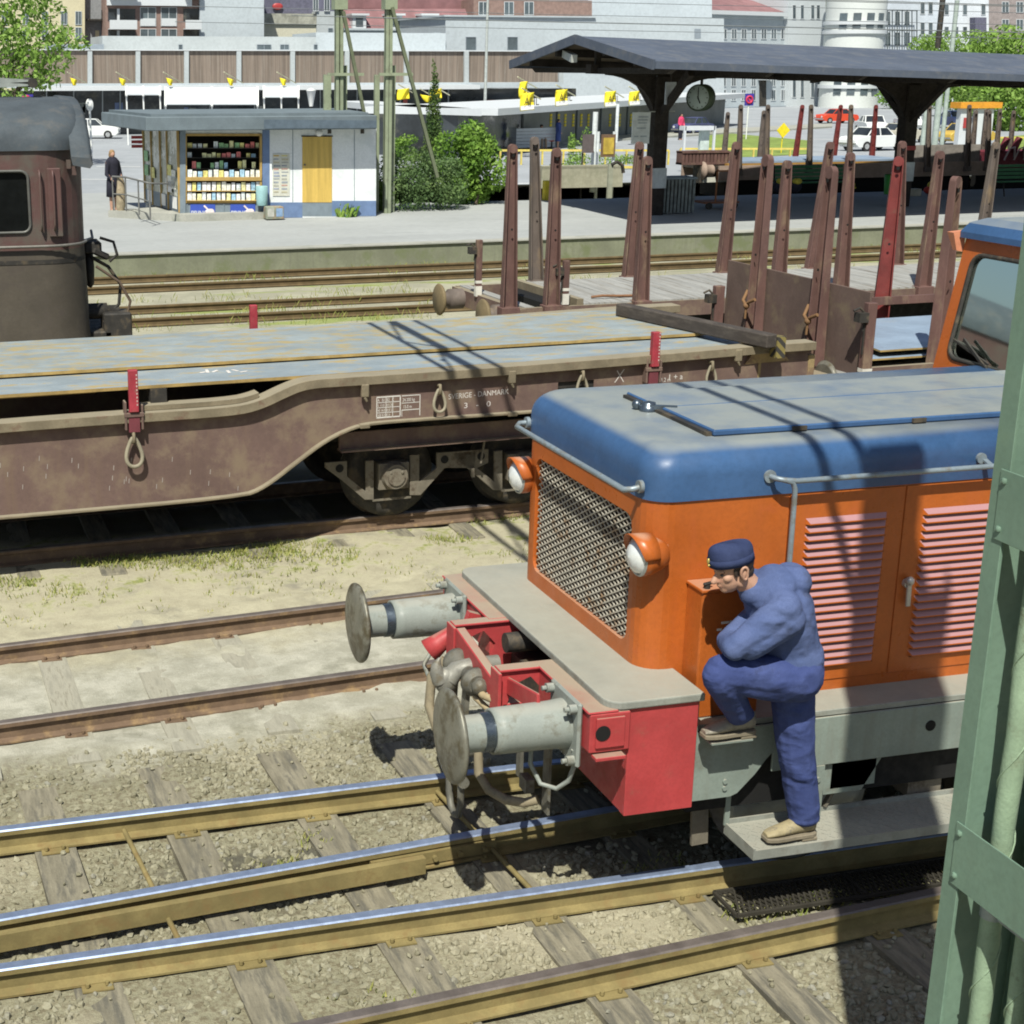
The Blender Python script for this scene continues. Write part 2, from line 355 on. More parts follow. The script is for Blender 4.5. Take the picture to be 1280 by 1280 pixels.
track("middle track of brown dull rails in pale dusty ballast", [(11.62, .092), (10.12, .092)], -8, 40, [RAILBR, RAILTOPB], (-3.5, 10, .74, 9.62, 12.12, .092, .06))
track("track carrying the low loading wagon, rail edged by grass", [(14.13, .062), (15.63, .062)], -12, 60, [RAILBR, RAILTOPB], (-6, 14, .75, 13.65, 16.1, .062, 0))
track("track under the brown electric locomotive and the empty stake wagon", [(19.55, .05), (21.05, .05)], -20, 80, [RAILBR, RAILTOPB], (-10, 20, 1.1, 19.1, 21.5, .05, None))
track("rusty track second from the platform edge with weeds between rails", [(27.49, .047), (28.99, .047)], -30, 110, [RAILFAR, RAILFAR])
track("rusty track closest to the grey platform edge", [(31.85, .047), (33.35, .047)], -30, 110, [RAILFAR, RAILFAR])
track("track behind the canopied platform under the loaded stake wagon", [(47.9, .0), (49.4, .0)], 14.2, 120, [RAILBR, RAILTOPB])
# ---------------------------------------------------------------- ballast stones (uncountable)
def stones():
    rng = np.random.default_rng(3)
    t = (1+5**.5)/2
    ico = np.array([(-1,t,0),(1,t,0),(-1,-t,0),(1,-t,0),(0,-1,t),(0,1,t),(0,-1,-t),(0,1,-t),(t,0,-1),(t,0,1),(-t,0,-1),(-t,0,1)], float)/np.sqrt(1+t*t)
    tri = np.array([(0,11,5),(0,5,1),(0,1,7),(0,7,10),(0,10,11),(1,5,9),(5,11,4),(11,10,2),(10,7,6),(7,1,8),(3,9,4),(3,4,2),(3,2,6),(3,6,8),(3,8,9),(4,9,5),(2,4,11),(6,2,10),(8,6,7),(9,8,1)])
    P = []
    for k in range(64000):
        x = rng.uniform(-1.2, 8.2); y = rng.uniform(4.6, 10.6)
        if any(abs(y-(a+s*x)) < .085 for a, s in RAILS_NEAR): continue
        d = mnoise.noise((x*.55, y*.55, 1.7)) + .5*mnoise.noise((x*1.7, y*1.7, 5))
        keep = .75 if d > -.12 else .2
        if y > 9.5: keep *= max(0, 1-(y-9.5)/.7)
        if y < 7.4 and x > 3.0: keep = max(keep, .85)
        if rng.random() > keep: continue
        on = False
        for A, B, w in SLP:
            if abs(x-(A.x+(B.x-A.x)*(y-A.y)/(B.y-A.y))) < w+.01 and A.y < y < B.y: on = True; break
        if on and rng.random() > .05: continue
        P.append((x, y, on))
    n = len(P); V = np.empty((n, 12, 3)); 
    for i, (x, y, on) in enumerate(P):
        r = rng.uniform(.010, .027)*(.8 if on else 1); q = ico*r*rng.uniform(.68, 1.3, (12, 1))*rng.uniform(.6, 1.3, (1, 3))
        a = rng.uniform(0, 6.28); c, s = math.cos(a), math.sin(a); q = q @ np.array([(c, -s, 0), (s, c, 0), (0, 0, 1)])
        b = rng.uniform(-.5, .5); c, s = math.cos(b), math.sin(b); q = q @ np.array([(1, 0, 0), (0, c, -s), (0, s, c)])
        z = -.148+.004 if on else GZ-.012 + .035*vn(x, y, .8) + .014*vn(x, y, 3.1, 4) + r*rng.uniform(-.4, .4)
        V[i] = q+np.array([x, y, z])
    F = (tri[None]+12*np.arange(n)[:, None, None]).reshape(-1, 3)
    me = bpy.data.meshes.new("ballast_stones"); me.from_pydata(V.reshape(-1, 3).tolist(), [], F.tolist())
    t = NT("ballast_stone")
    g = t.n("ShaderNodeNewGeometry").outputs["Random Per Island"]
    c = t.mix(t.ramp(g, .0, .8), (.19, .18, .123), (.28, .267, .19)); c = t.mix(t.ramp(g, .86, .99, 0, .7), c, (.25, .25, .22))
    c = t.mix(t.ramp(t.noise(.45, 5, .6), .45, .68, 0, .55), c, (.42, .385, .28))
    c = t.mix(t.ramp(t.noise(60, 3), .4, .7, 0, .4), c, (.16, .13, .08))
    me.materials.append(t.out(c, .95, 0, .1))
    o = bpy.data.objects.new("ballast_stones", me); COL.objects.link(o); tag(o, "loose brown ballast stones spread between the nearest rails", "ballast", kind="stuff")
stones()
def grass_stuff():
    rng = random.Random(5); V = []; F = []
    def tuft(x, y, n, h, r, z=GZ):
        for _ in range(n):
            a = rng.uniform(0, 6.28); q = r*math.sqrt(rng.random()); bx = x+q*math.cos(a); by = y+q*math.sin(a); hh = h*rng.uniform(.4, 1.1)
            b = rng.uniform(0, 6.28); lx = math.cos(b)*hh*.55; ly = math.sin(b)*hh*.55; w = rng.uniform(.004, .008)
            i = len(V); V.extend([(bx-w*math.sin(b), by+w*math.cos(b), z), (bx+w*math.sin(b), by-w*math.cos(b), z), (bx+lx*.5, by+ly*.5, z+hh*.7), (bx+lx, by+ly, z+hh)])
            F.extend([(i, i+1, i+2), (i+1, i+3, i+2)])
    for _ in range(2600):
        x = rng.uniform(-.5, 9); y = 13.05+.062*x+abs(rng.gauss(0, .42)); y = 14.1+.062*x-.02-abs(rng.gauss(0, .38))
        if mnoise.noise((x*.8, y*1.5, 3)) < .02: continue
        tuft(x, y, 5, .06, .07)
    for _ in range(240): tuft(rng.uniform(-.3, 6.5), 13.0+rng.uniform(-.6, .6), 4, .05, .06)
    for _ in range(60): 
        x = rng.uniform(4.1, 5.6); tuft(x, 6.72+rng.uniform(-.05, .1), 4, .07, .05)
    for cx, cy in ((1.9, 7.98), (2.05, 8.2), (3.9, 7.3), (4.0, 7.4), (3.8, 7.25), (2.0, 6.5), (1.3, 5.9)):
        for _ in range(9): tuft(cx+rng.gauss(0, .08), cy+rng.gauss(0, .06), 5, .04, .04)
    for _ in range(900):
        x = rng.uniform(2, 26); y = rng.choice((27.2, 28.3, 29.3, 30.4, 33.9, 32.6))+.047*x+rng.gauss(0, .3)
        if mnoise.noise((x*.5, y, 8)) < .02: continue
        tuft(x, y, 6, .16, .25)
    me = bpy.data.meshes.new("grass"); me.from_pydata(V, [], F)
    t = NT("grass_blade"); g = t.n("ShaderNodeNewGeometry").outputs["Random Per Island"]
    me.materials.append(t.out(t.mix(g, (.13, .18, .03), (.34, .32, .11)), .8, 0, .2))
    o = bpy.data.objects.new("grass", me); COL.objects.link(o); tag(o, "thin yellow green grass and weeds growing along the tracks", "grass", kind="stuff")
grass_stuff()
# ---------------------------------------------------------------- expanded metal grating on the ground beside the rail
m = MB()
gx0, gx1 = 4.13, 5.75
for k in range(46):
    x = gx0+.035*k
    m.bar((x, 6.69, -.105), (min(x+.1, gx1+.1), 6.93, -.105), .010, .012); m.bar((x+.1, 6.69, -.107), (x, 6.93, -.107), .007, .01)
for y in (6.68, 6.94): m.bar((gx0-.02, y, -.105), (gx1+.1, y, -.105), .018, .02)
for x in (gx0-.02, 4.93, gx1+.1): m.bar((x, 6.68, -.105), (x, 6.94, -.105), .018, .02)
tag(m.build("ground_grating", M("black_grating", (.05, .045, .035), .7, .3), loc=(4.9, 6.8, -.12)), "black expanded metal grating lying beside the rail below the step", "grating")
# ---------------------------------------------------------------- green lattice mast close to the camera with its gantry arm
mast = thing("lattice_mast", (3.42, 3.85, 0), "green lattice mast with lagged pipes, closest to the camera", "mast")
def chan(mb, x, y, sx, sy, z0, z1, w=.15, t=.055):
    mb.box(x, y, z0, x+sx*t, y+sy*.012, z1); mb.box(x, y+sy*.012, z0, x+sx*.012, y+sy*w, z1); 
    mb.box(x, y+sy*w, z0, x+sx*t, y+sy*(w+.012), z1)
MX0, MX1 = 3.32, 3.65
YF, YN = 4.10, 3.52
for (y, sy) in ((YF, -1), (YN, 1)):
    m = MB(); m.prism([(MX0, y), (MX1, y), (MX1, y+sy*.082), (MX1-.013, y+sy*.082), (MX1-.013, y+sy*.011), (MX0+.013, y+sy*.011), (MX0+.013, y+sy*.082), (MX0, y+sy*.082)], lambda a, b: (a, b, GZ), lambda a, b: (a, b, 7.2))
    m.build("leg", MASTG, mast, bevel=.002)
for z in (-.1, 1.67, 2.92, 4.15, 5.4, 6.5):
    for xa, xb, xr in ((MX0-.006, MX0-.001, MX0-.007), (MX1+.001, MX1+.006, MX1+.007)):
        m = MB(); m.box(xa, YN+.006, z, xb, YF-.045, z+.235); bp = m.build("batten_plate", MASTG, mast, bevel=.002)
        for yy in (YN+.04, YF-.07):
            for dz in (.04, .2):
                if z < 3.5 and xa < MX0: m = MB(); m.ball((xr, yy, z+dz), .012, n=8, m=4); m.build("rivet", MASTG, bp)
m = MB(); m.box(MX0-.0085, 3.66, 2.80, MX0-.0065, 3.72, 2.89); m.build("yellow_plate", M("yellow_tag", (.62, .56, .12), .6), mast)
for i, (x, y, r) in enumerate(((3.42, 3.95, .037), (3.46, 3.82, .036))):
    m = MB(); pts = []
    for k in range(60):
        z = -.15+k*.12; pts.append((x+.002*math.sin(k*1.3), y+.003*math.sin(k*.9), z))
    m.tube(pts, r, 12, rs=[r*(1+.03*math.sin(k*2.1)) for k in range(60)])
    turns = []
    for k in range(260):
        a = k*.42; z = -.1+k*.027; turns.append((x+(r+.002)*math.cos(a), y+(r+.002)*math.sin(a), z))
    m.tube(turns, .0035, 4); o = m.build("lagged_pipe", PIPEG, mast)
m = MB()
for z in (1.58, 2.82): m.cyl((3.42, 3.95, z), (3.42, 3.95, z+.06), .042); m.bar((3.42, 3.91, z+.03), (3.42, 3.62, z+.03), .02, .05)
m.build("pipe_clamp", M("grey_clamp", (.33, .38, .38), .5, .3), mast)
# gantry arm over the tracks, above the picture: throws the truss shadows seen on the hood and the steel plates
m = MB(); ga, gb = 3.9, 15.6; zt, zb_ = 7.1, 6.35
for x in (3.30, 3.60):
    g0 = ga if x < 3.4 else 7.0
    m.bar((x, g0, zt), (x, gb, zt), .05, .05); m.bar((x, g0, zb_), (x, gb, zb_), .05, .05)
n = 7
for i in range(n):
    if i < 2: continue
    y0 = ga+(gb-ga)*i/n; y1 = ga+(gb-ga)*(i+1)/n; ym = (y0+y1)/2
    for x in (3.30,): m.bar((x, y0, zb_), (x, ym, zt), .03, .02); m.bar((x, ym, zt), (x, y1, zb_), .03, .02)
for y in (7.9, 11.4, 14.9):  # hangers with insulators
    m.bar((3.45, y, zb_), (3.45, y, zb_-.1), .05, .05)
m.build("gantry_arm", MASTG, mast)
# ---------------------------------------------------------------- orange and blue diesel locomotive
LY = 7.81
loco = thing("diesel_locomotive", (5.6, LY, 0), "orange diesel shunting locomotive with blue roof, red buffer beam and wire mesh grille", "locomotive")
HX0, HX1, HY0, HY1 = 3.62, 6.86, 7.04, 8.78
ZB, ZT = 1.02, 2.20
def plan(x0, x1, y0, y1, r, n=6):
    """outline, square at the cab end, rounded front corners"""
    P = [(x1, y0), (x1, y1)]
    for i in range(n+1):
        t = R(90+90*i/n); P.append((x0+r+r*math.cos(t), y1-r+r*math.sin(t)))
    for i in range(n+1):
        t = R(180+90*i/n); P.append((x0+r+r*math.cos(t), y0+r+r*math.sin(t)))
    return P
# hood shell: side walls and rounded corners, front face cut out for the grille
rc = .15; m = MB()
pl = plan(HX0, HX1, HY0, HY1, rc)
m.smooth = True
front = [i for i, (x, y) in enumerate(pl)]
for i in range(len(pl)):
    j = (i+1) % len(pl); a, b = pl[i], pl[j]
    if abs(a[0]-HX0) < 1e-4 and abs(b[0]-HX0) < 1e-4: continue
    m.smooth = i not in (0, len(pl)-1, 1)
    m.add([(a[0], a[1], ZB), (b[0], b[1], ZB), (b[0], b[1], ZT+.03), (a[0], a[1], ZT+.03)], [(0, 1, 2, 3)])
m.smooth = False
GY0, GY1, GZ0, GZ1 = 7.235, 8.58, 1.345, 2.075
gr = rrect(GY0, GZ0, GY1, GZ1, .075)
m.holed([(HY0+rc, ZB), (HY1-rc, ZB), (HY1-rc, ZT+.03), (HY0+rc, ZT+.03)], [gr], lambda a, b: (HX0, a, b))
# returned lip of the opening
m.loops([[(HX0, a, b) for a, b in gr], [(HX0+.05, a, b) for a, b in gr]], False, False, smooth=False)
hood = m.build("hood", ORANGE, loco)
m = MB(); m.loops([[(HX0+.05, a, b) for a, b in gr], [(HX0+.16, a, b) for a, b in gr]], False, True, smooth=False)
for k in range(30):
    y = GY0+.04+k*.041; m.box(HX0+.12, y, GZ0, HX0+.155, y+.006, GZ1)
m.build("radiator", M("radiator_brown", (.075, .055, .045), .75, var=.4, vs=4, dirt=(.16, .12, .09), ds=4), loco)
m = MB(); px, pz = .080, .041; gw, gh = GY1-GY0, GZ1-GZ0
def clipseg(c, sgn):
    """line v = c + sgn*k*u clipped to the opening"""
    k = pz/px; pts = []
    for u in (0, gw):
        v = c+sgn*k*u
        if 0 <= v <= gh: pts.append((u, v))
    for v in (0, gh):
        u = (v-c)/(sgn*k)
        if 0 < u < gw: pts.append((u, v))
    return pts[:2] if len(pts) >= 2 else None
kk = -int(gw/px)-2
for i in range(kk, int(gh/pz)+int(gw/px)+3):
    for sgn in (1, -1):
        s = clipseg(i*pz + (0 if sgn > 0 else 0), sgn)
        if s and math.dist(*s) > .06:
            (u0, v0), (u1, v1) = s; e = .018/math.dist(*s)
            u0, v0, u1, v1 = u0+(u1-u0)*e, v0+(v1-v0)*e, u1-(u1-u0)*e, v1-(v1-v0)*e
            x = HX0+.018+(.004 if sgn > 0 else 0)
            m.bar((x, GY0+u0, GZ0+v0), (x, GY0+u1, GZ0+v1), .0078, .006, up=(1, 0, 0))
m.build("grille_mesh", M("grille_wire", (.46, .43, .36), .6, .2, var=.15, dirt=(.3, .2, .12), ds=9), loco)
# blue roof: vertical skirt, quarter-round shoulder, flat top
m = MB(); L = []; g = .012
for inset, z in [(0, 2.195), (0, 2.325)]+[(.15*(1-math.cos(R(a))), 2.325+.15*math.sin(R(a))) for a in range(10, 91, 10)]:
    rr = max(.03, rc+g-inset*.35)
    L.append([(x, y, z) for x, y in plan(HX0-g+inset, HX1, HY0-g+inset, HY1+g-inset, rr, 8)])
L.append([(x, y, 2.481) for x, y in plan(HX0+.5, HX1, HY0+.6, HY1-.6, .1, 8)])
m.loops(L, True, True)
roof = m.build("hood_roof", BLUE, loco)
HT = 2.478
m = MB(); m.box(4.08, 7.25, HT, 6.8, 7.865, HT+.035); m.build("roof_hatch", BLUE, loco, bevel=.008)
m = MB(); m.box(4.08, 7.885, HT, 6.8, 8.33, HT+.03); m.build("roof_hatch", BLUE, loco, bevel=.008)
m = MB(); m.box(4.045, 7.27, HT-.004, 4.078, 8.30, HT+.02); m.box(4.08, 7.866, HT, 6.8, 7.884, HT+.012); m.build("hatch_seal", DARKM, loco)
m = MB()
for x in (4.55, 5.30, 5.95): m.box(x, 7.235, HT+.006, x+.085, 7.2495, HT+.03)
m.build("hatch_hinge", DARKM, loco)
m = MB(); m.lathe([(0, .055), (.03, .055), (.036, .04), (.05, .04), (.055, .02), (.06, .002)], (4.03, 7.93, HT), (0, 0, 1)); m.ball((3.98, 7.98, HT+.03), .03); m.bar((4.02, 7.9, HT+.03), (4.16, 7.83, HT+.03), .03, .025)
m.build("filler_cap", BUFF_BLUE, loco)
# handrails
HR = M("handrail_grey_blue", (.235, .285, .32), .45, .3, var=.1, dirt=(.2, .2, .18), ds=14)
m = MB(); zr = 2.245; xr = HX0-.095
m.tube([(HX0+.0, 8.70, zr+.02), (xr+.03, 8.72, zr+.012), (xr, 8.685, zr), (xr, 8.3, zr), (xr, 7.5, zr), (xr, 7.16, zr), (xr+.03, 7.125, zr+.01), (HX0+.0, 7.13, zr+.02)], .0165, 10)
m.cyl((HX0-.03, 8.70, zr+.02), (HX0-.008, 8.70, zr+.02), .035); m.cyl((HX0-.03, 7.13, zr+.02), (HX0-.008, 7.13, zr+.02), .035)
m.build("front_handrail", HR, loco)
m = MB(); yr = HY0-.09
m.tube([(4.30, HY0-.01, 2.30), (4.31, yr+.02, 2.30), (4.345, yr, 2.295), (4.42, yr, 2.285), (7.0, yr, 2.285)], .015, 10)
m.tube([(4.345, yr, 2.295), (4.395, yr, 2.28), (4.412, yr, 2.24), (4.415, yr, 2.0), (4.42, yr, 1.25), (4.42, yr, 1.03)], .015, 10)
m.cyl((4.30, HY0-.025, 2.30), (4.30, HY0-.012, 2.30), .035); m.bar((5.62, HY0, 2.315), (5.62, yr, 2.285), .03, .012); m.cyl((5.60, HY0-.03, 2.315), (5.60, HY0-.012, 2.315), .03)
m.build("side_handrail", HR, loco)
t = NT("louvre_mauve_topped"); sx = t.n("ShaderNodeSeparateXYZ"); t.l(t.pos.outputs["Normal"], sx.inputs[0])
LOUVD = t.out(t.mix(t.ramp(sx.outputs[2], .15, .5, 0, .78), t.mix(t.ramp(t.noise(4, 5), .3, .7), (.43, .10, .012), (.50, .12, .016)), (.33, .215, .255)), .5, 0, .4)  # orange turning to a greyer mauve on the upward-facing slopes
# side doors with pressed louvres
def louvre_door(x0, x1, lx0, lx1, name, handle=None):
    m = MB(); m.box(x0, HY0-.007, 1.085, x1, HY0+.004, 2.185)
    d = m.build(name, ORANGE, loco, bevel=.002)
    n = 19; z0, z1 = 1.175, 2.055; st = (z1-z0)/n; lv = MB(); yb = HY0-.0075; yo = yb-.024
    for i in range(n):
        z = z0+st*i; a, b, e = z+.003, z+st*.78, .018
        lv.add([(lx0, yb, b), (lx1, yb, b), (lx1-e, yo, a+.007), (lx0+e, yo, a+.007), (lx0, yb, a), (lx1, yb, a), (lx0+e, yo, a), (lx1-e, yo, a)],
               [(0, 1, 2, 3), (3, 2, 7, 6), (0, 3, 6, 4), (1, 5, 7, 2), (4, 6, 7, 5)])
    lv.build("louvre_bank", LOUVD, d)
    m = MB()
    for i in range(n): 
        z = z0+st*i; m.box(lx0+.006, yb-.0205, z+.0005, lx1-.006, yb-.0015, z+.0018)
    m.build("louvre_slot", BLACK, d)
    if handle:
        hx, hz = handle; m = MB()
        m.cyl((hx, HY0-.007, hz), (hx, HY0-.035, hz), .026); m.bar((hx, HY0-.04, hz+.03), (hx+.005, HY0-.04, hz-.13), .028, .016); m.ball((hx, HY0-.042, hz+.02), .026)
        m.build("handle", M("chrome_handle", (.5, .48, .44), .35, .4), d, bevel=.004)
louvre_door(4.445, 5.150, 4.545, 5.045, "louvred_door")
louvre_door(5.160, 5.960, 5.275, 5.84, "louvred_door", (5.215, 1.62))
louvre_door(5.970, 6.80, 6.03, 6.6, "louvred_door")
# headlights in hooded orange housings
LENS = M("headlight_glass", (.72, .75, .74), .10, .15, var=.1, spec=.8)  # near-white base colour stands in for the glass's white reflection
for y in (8.73, 7.03):
    m = MB(); x = HX0-.055; z = 1.915; r = .110; ax = Vector((1, 0, 0)); n = 28
    m.lathe([(.16, .04), (.15, .065), (.10, .092), (.05, r), (.0, r), (.0, r-.006), (.03, r-.008)], (x, y, z), ax, n)
    hl = m.build("headlight", ORANGE, loco)
    m = MB(); V = []; N = 20   # visor over the upper half
    for k in range(N+1):
        t = R(2+176*k/N); o = .010+.048*max(0.0, math.sin(t))**.7
        V += [(x+.07, y+math.cos(t)*(r+.005), z+math.sin(t)*(r+.005)), (x-o, y+math.cos(t)*(r+.007), z+math.sin(t)*(r+.007))]
    m.smooth = True; m.add(V, [(2*k, 2*k+1, 2*k+3, 2*k+2) for k in range(N)])
    o = m.build("visor", ORANGE, hl); md = o.modifiers.new("shell", 'SOLIDIFY'); md.thickness = .005; md.offset = 1
    m = MB(); m.lathe([(.015, r-.007), (-.0, r-.010), (-.035, r*.78), (-.06, r*.45), (-.07, .002)], (x+.01, y, z), ax, n); m.build("lens", LENS, hl)
    m = MB(); m.lathe([(-.004, r+.001), (-.012, r-.002), (-.012, r-.014), (.0, r-.014)], (x+.004, y, z), ax, n); m.build("rim", M("lamp_rim", (.4, .42, .4), .35, .5), hl)
    m = MB(); m.bar((x+.12, y, z), (HX0+.1, y+(.08 if y < LY else -.08), z), .09, .09); m.build("bracket", ORANGE, hl)
# front deck plate with rounded corners
def rc_plan(x0, x1, y0, y1, r):
    return rrect(x0, y0, x1, y1, r, 6)
m = MB(); DZ = 1.25
out = [(x, y) for x, y in rrect(3.27, 6.68, 4.2, 8.99, .11, 6) if x < 3.9]
out = [(3.82, 6.68), (3.82, 8.99)]
for i in range(7):
    t = R(90+90*i/6); out.append((3.27+.10+.10*math.cos(t), 8.99-.10+.10*math.sin(t)))
for i in range(7):
    t = R(180+90*i/6); out.append((3.27+.10+.10*math.cos(t), 6.68+.10+.10*math.sin(t)))
m.prism(out, lambda a, b: (a, b, DZ-.045), lambda a, b: (a, b, DZ))
m.build("deck_plate", DECKP, loco, bevel=.008, seg=2)
# running boards and frame
m = MB(); m.box(3.836, 6.785, .985, 6.9, HY0+.05, 1.02); m.build("running_board", DECKP, loco, bevel=.004); m = MB(); m.box(3.83, HY1-.05, .985, 6.9, 8.9, 1.02)
m.build("running_board", DECKP, loco, bevel=.004)
m = MB()
side = [(3.80, .585), (4.06, .585), (4.10, .60), (4.20, .70), (4.27, .80), (4.34, .865), (4.45, .895), (6.9, .895), (6.9, .98), (4.21, .98), (4.21, 1.235), (3.80, 1.235)]
hole = [(3.835, .955), (4.02, .955), (4.02, 1.13), (3.835, 1.13)]
side2 = [(3.80, .585), (4.06, .585), (4.10, .60), (4.20, .70), (4.26, .78), (4.30, .82), (4.30, .984), (3.835, .984), (3.835, 1.205), (3.80, 1.205)]
for yy, sg in ((8.86, -1), (6.765, 1)):
    m = MB()
    if sg > 0:
        m.holed(side2, [], lambda a, b: (a, yy, b)); m.holed(side2, [], lambda a, b: (a, yy+.016, b))
        m.loops([[(a, yy, b) for a, b in side2], [(a, yy+.016, b) for a, b in side2]], False, False, smooth=False)
    m.box(4.303, yy+.003*sg, .70, 6.9, yy+.02*sg, .984)
    fr = m.build("frame_side", GREYP, loco, bevel=.003)
m = MB(); m.box(3.835, 7.0, 1.021, 4.24, 7.03, 1.20); m.build("recess_back", DARKM, loco)
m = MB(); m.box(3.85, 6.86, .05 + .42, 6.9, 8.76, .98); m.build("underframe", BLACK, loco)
m = MB()
for x in (4.56, 6.3): 
    m.box(x, 6.762, .36, x+.07, 6.782, .70)
    for z in (.47, .53, .62): m.cyl((x+.03, 6.762, z), (x+.03, 6.752, z), .016, n=8)
for x, z in ((4.02, .64), (4.02, .68)): m.cyl((x, 6.765, z), (x, 6.755, z), .014, n=8)
m.build("step_hanger", GREYP, loco)
m = MB(); m.cyl((5.28, 6.768, .86), (5.28, 6.7645, .86), .032, n=16); m.build("frame_hole", BLACK, loco)
# long footstep of checker plate
m = MB(); m.box(4.112, 6.565, .345, 6.6, 6.87, .357); m.box(4.112, 6.552, .305, 6.6, 6.565, .360); m.box(4.10, 6.552, .305, 4.112, 6.87, .372); m.box(4.10, 6.87, .345, 6.6, 6.88, .385)
for i in range(62):
    for j in range(7):
        x = 4.14+i*.038+(.019 if j % 2 else 0); y = 6.59+j*.04; a = .014 if (i+j) % 2 else -.014
        m.bar((x-.012, y-a, .358), (x+.012, y+a, .358), .005, .004)
st = m.build("footstep", DECKP, loco)
m = MB(); m.bar((4.106, 6.86, .36), (4.106, 6.86, .66), .03, .012); m.build("step_bracket", GREYP, loco); m = MB(); m.bar((3.99, 6.97, .60), (4.01, 6.97, .20), .10, .02); m.build("guard_iron", BOGIE, loco)
# red headstock with its cut-out, cheeks, apron
m = MB(); bx = 3.17
for ya, yb in ((8.12, 8.985), (6.675, 7.36)):
    m = MB(); m.box(bx, ya, .985, 3.396, yb, 1.2); m.box(bx-.012, ya+.001, 1.2, 3.33, yb-.001, 1.212); hs = m.build("headstock", REDP, loco, bevel=.006)
m = MB(); m.box(bx+.03, 6.66, 1.015, 3.36, 6.674, 1.18); m.box(bx+.02, 6.63, .955, 3.36, 6.70, .975); m.build("headstock_end", REDP, hs, bevel=.003)
m = MB(); m.cyl((3.235, 6.6585, 1.10), (3.235, 6.6555, 1.10), .042, n=20); m.build("headstock_hole", BLACK, hs)
m = MB()
m.hexa([(3.40, 6.70, .585), (3.797, 6.70, .585), (3.797, 6.76, .585), (3.40, 6.76, .585), (3.40, 6.70, 1.204), (3.797, 6.70, 1.204), (3.797, 6.76, 1.204), (3.40, 6.76, 1.204)])
m.build("apron_side", REDP, loco, bevel=.004); m = MB()
m.hexa([(3.40, 8.92, .585), (3.82, 8.92, .585), (3.82, 8.98, .585), (3.44, 8.98, .585), (3.40, 8.92, 1.20), (3.82, 8.92, 1.20), (3.82, 8.98, 1.20), (3.44, 8.98, 1.20)])
m.build("apron", REDP, loco, bevel=.004)
m = MB(); m.box(3.406, 6.761, .587, 3.43, 8.919, .984); m.build("apron_front", REDP, loco)
m = MB(); m.box(3.55, 7.36, .99, 3.57, 8.12, 1.2); m.build("pocket_back", REDP, loco)
for y0, nm in ((7.36, "draw_cheek"), (8.10, "draw_cheek")):
    m = MB(); t = .03
    oc = [(2.93, .86), (3.5, .86), (3.5, 1.195), (2.93, 1.195)]
    ho = [(2.98, .98), (3.05, .92), (3.16, .95), (3.20, 1.06), (3.12, 1.15), (3.02, 1.11)]
    m.holed(oc, [ho], lambda a, b: (a, y0, b)); m.holed(oc, [ho], lambda a, b: (a, y0+t, b))
    m.loops([[(a, y0, b) for a, b in oc], [(a, y0+t, b) for a, b in oc]], False, False, smooth=False)
    m.loops([[(a, y0, b) for a, b in ho], [(a, y0+t, b) for a, b in ho]], False, False, smooth=False)
    m.box(2.915, y0-.045, .86, 2.935, y0+.085, 1.2); m.box(2.93, y0-.02, 1.195, 3.3, y0+.07, 1.21); m.box(2.96, y0-.0, .985, 3.12, y0+.10, 1.0)
    m.build(nm, REDP, loco, bevel=.004)
m = MB(); m.bar((2.955, 8.06, 1.145), (2.955, 7.44, 1.06), .06, .12); m.bar((2.99, 7.4, 1.1), (3.0, 6.95, 1.175), .02, .10); m.build("cross_bar", REDP, loco, bevel=.006)
m = MB(); m.tube([(2.90, 8.0, 1.07), (2.89, 7.75, 1.02), (2.9, 7.5, 1.0), (2.95, 7.40, 1.0)], .022); m.tube([(2.93, 7.9, 1.0), (2.89, 7.6, .95), (2.95, 7.42, .9)], .018)
m.build("brake_pipe", M("tan_pipe", (.34, .27, .16), .7), loco)
m = MB(); m.box(3.3, 7.40, .84, 3.5, 8.09, 1.0); m.cyl((3.2, 7.95, 1.12), (3.5, 7.95, 1.12), .06); m.build("draw_gear", DARKM, loco)
# signal horn
m = MB(); m.lathe([(0, .045), (.10, .05), (.18, .062), (.26, .078), (.262, .068), (.18, .05), (.12, .03)], (3.06, 8.30, 1.12), (-.62, .12, -.5), 20); m.bar((3.08, 8.3, 1.16), (3.2, 8.3, 1.12), .05, .1); m.build("horn", REDP, loco)
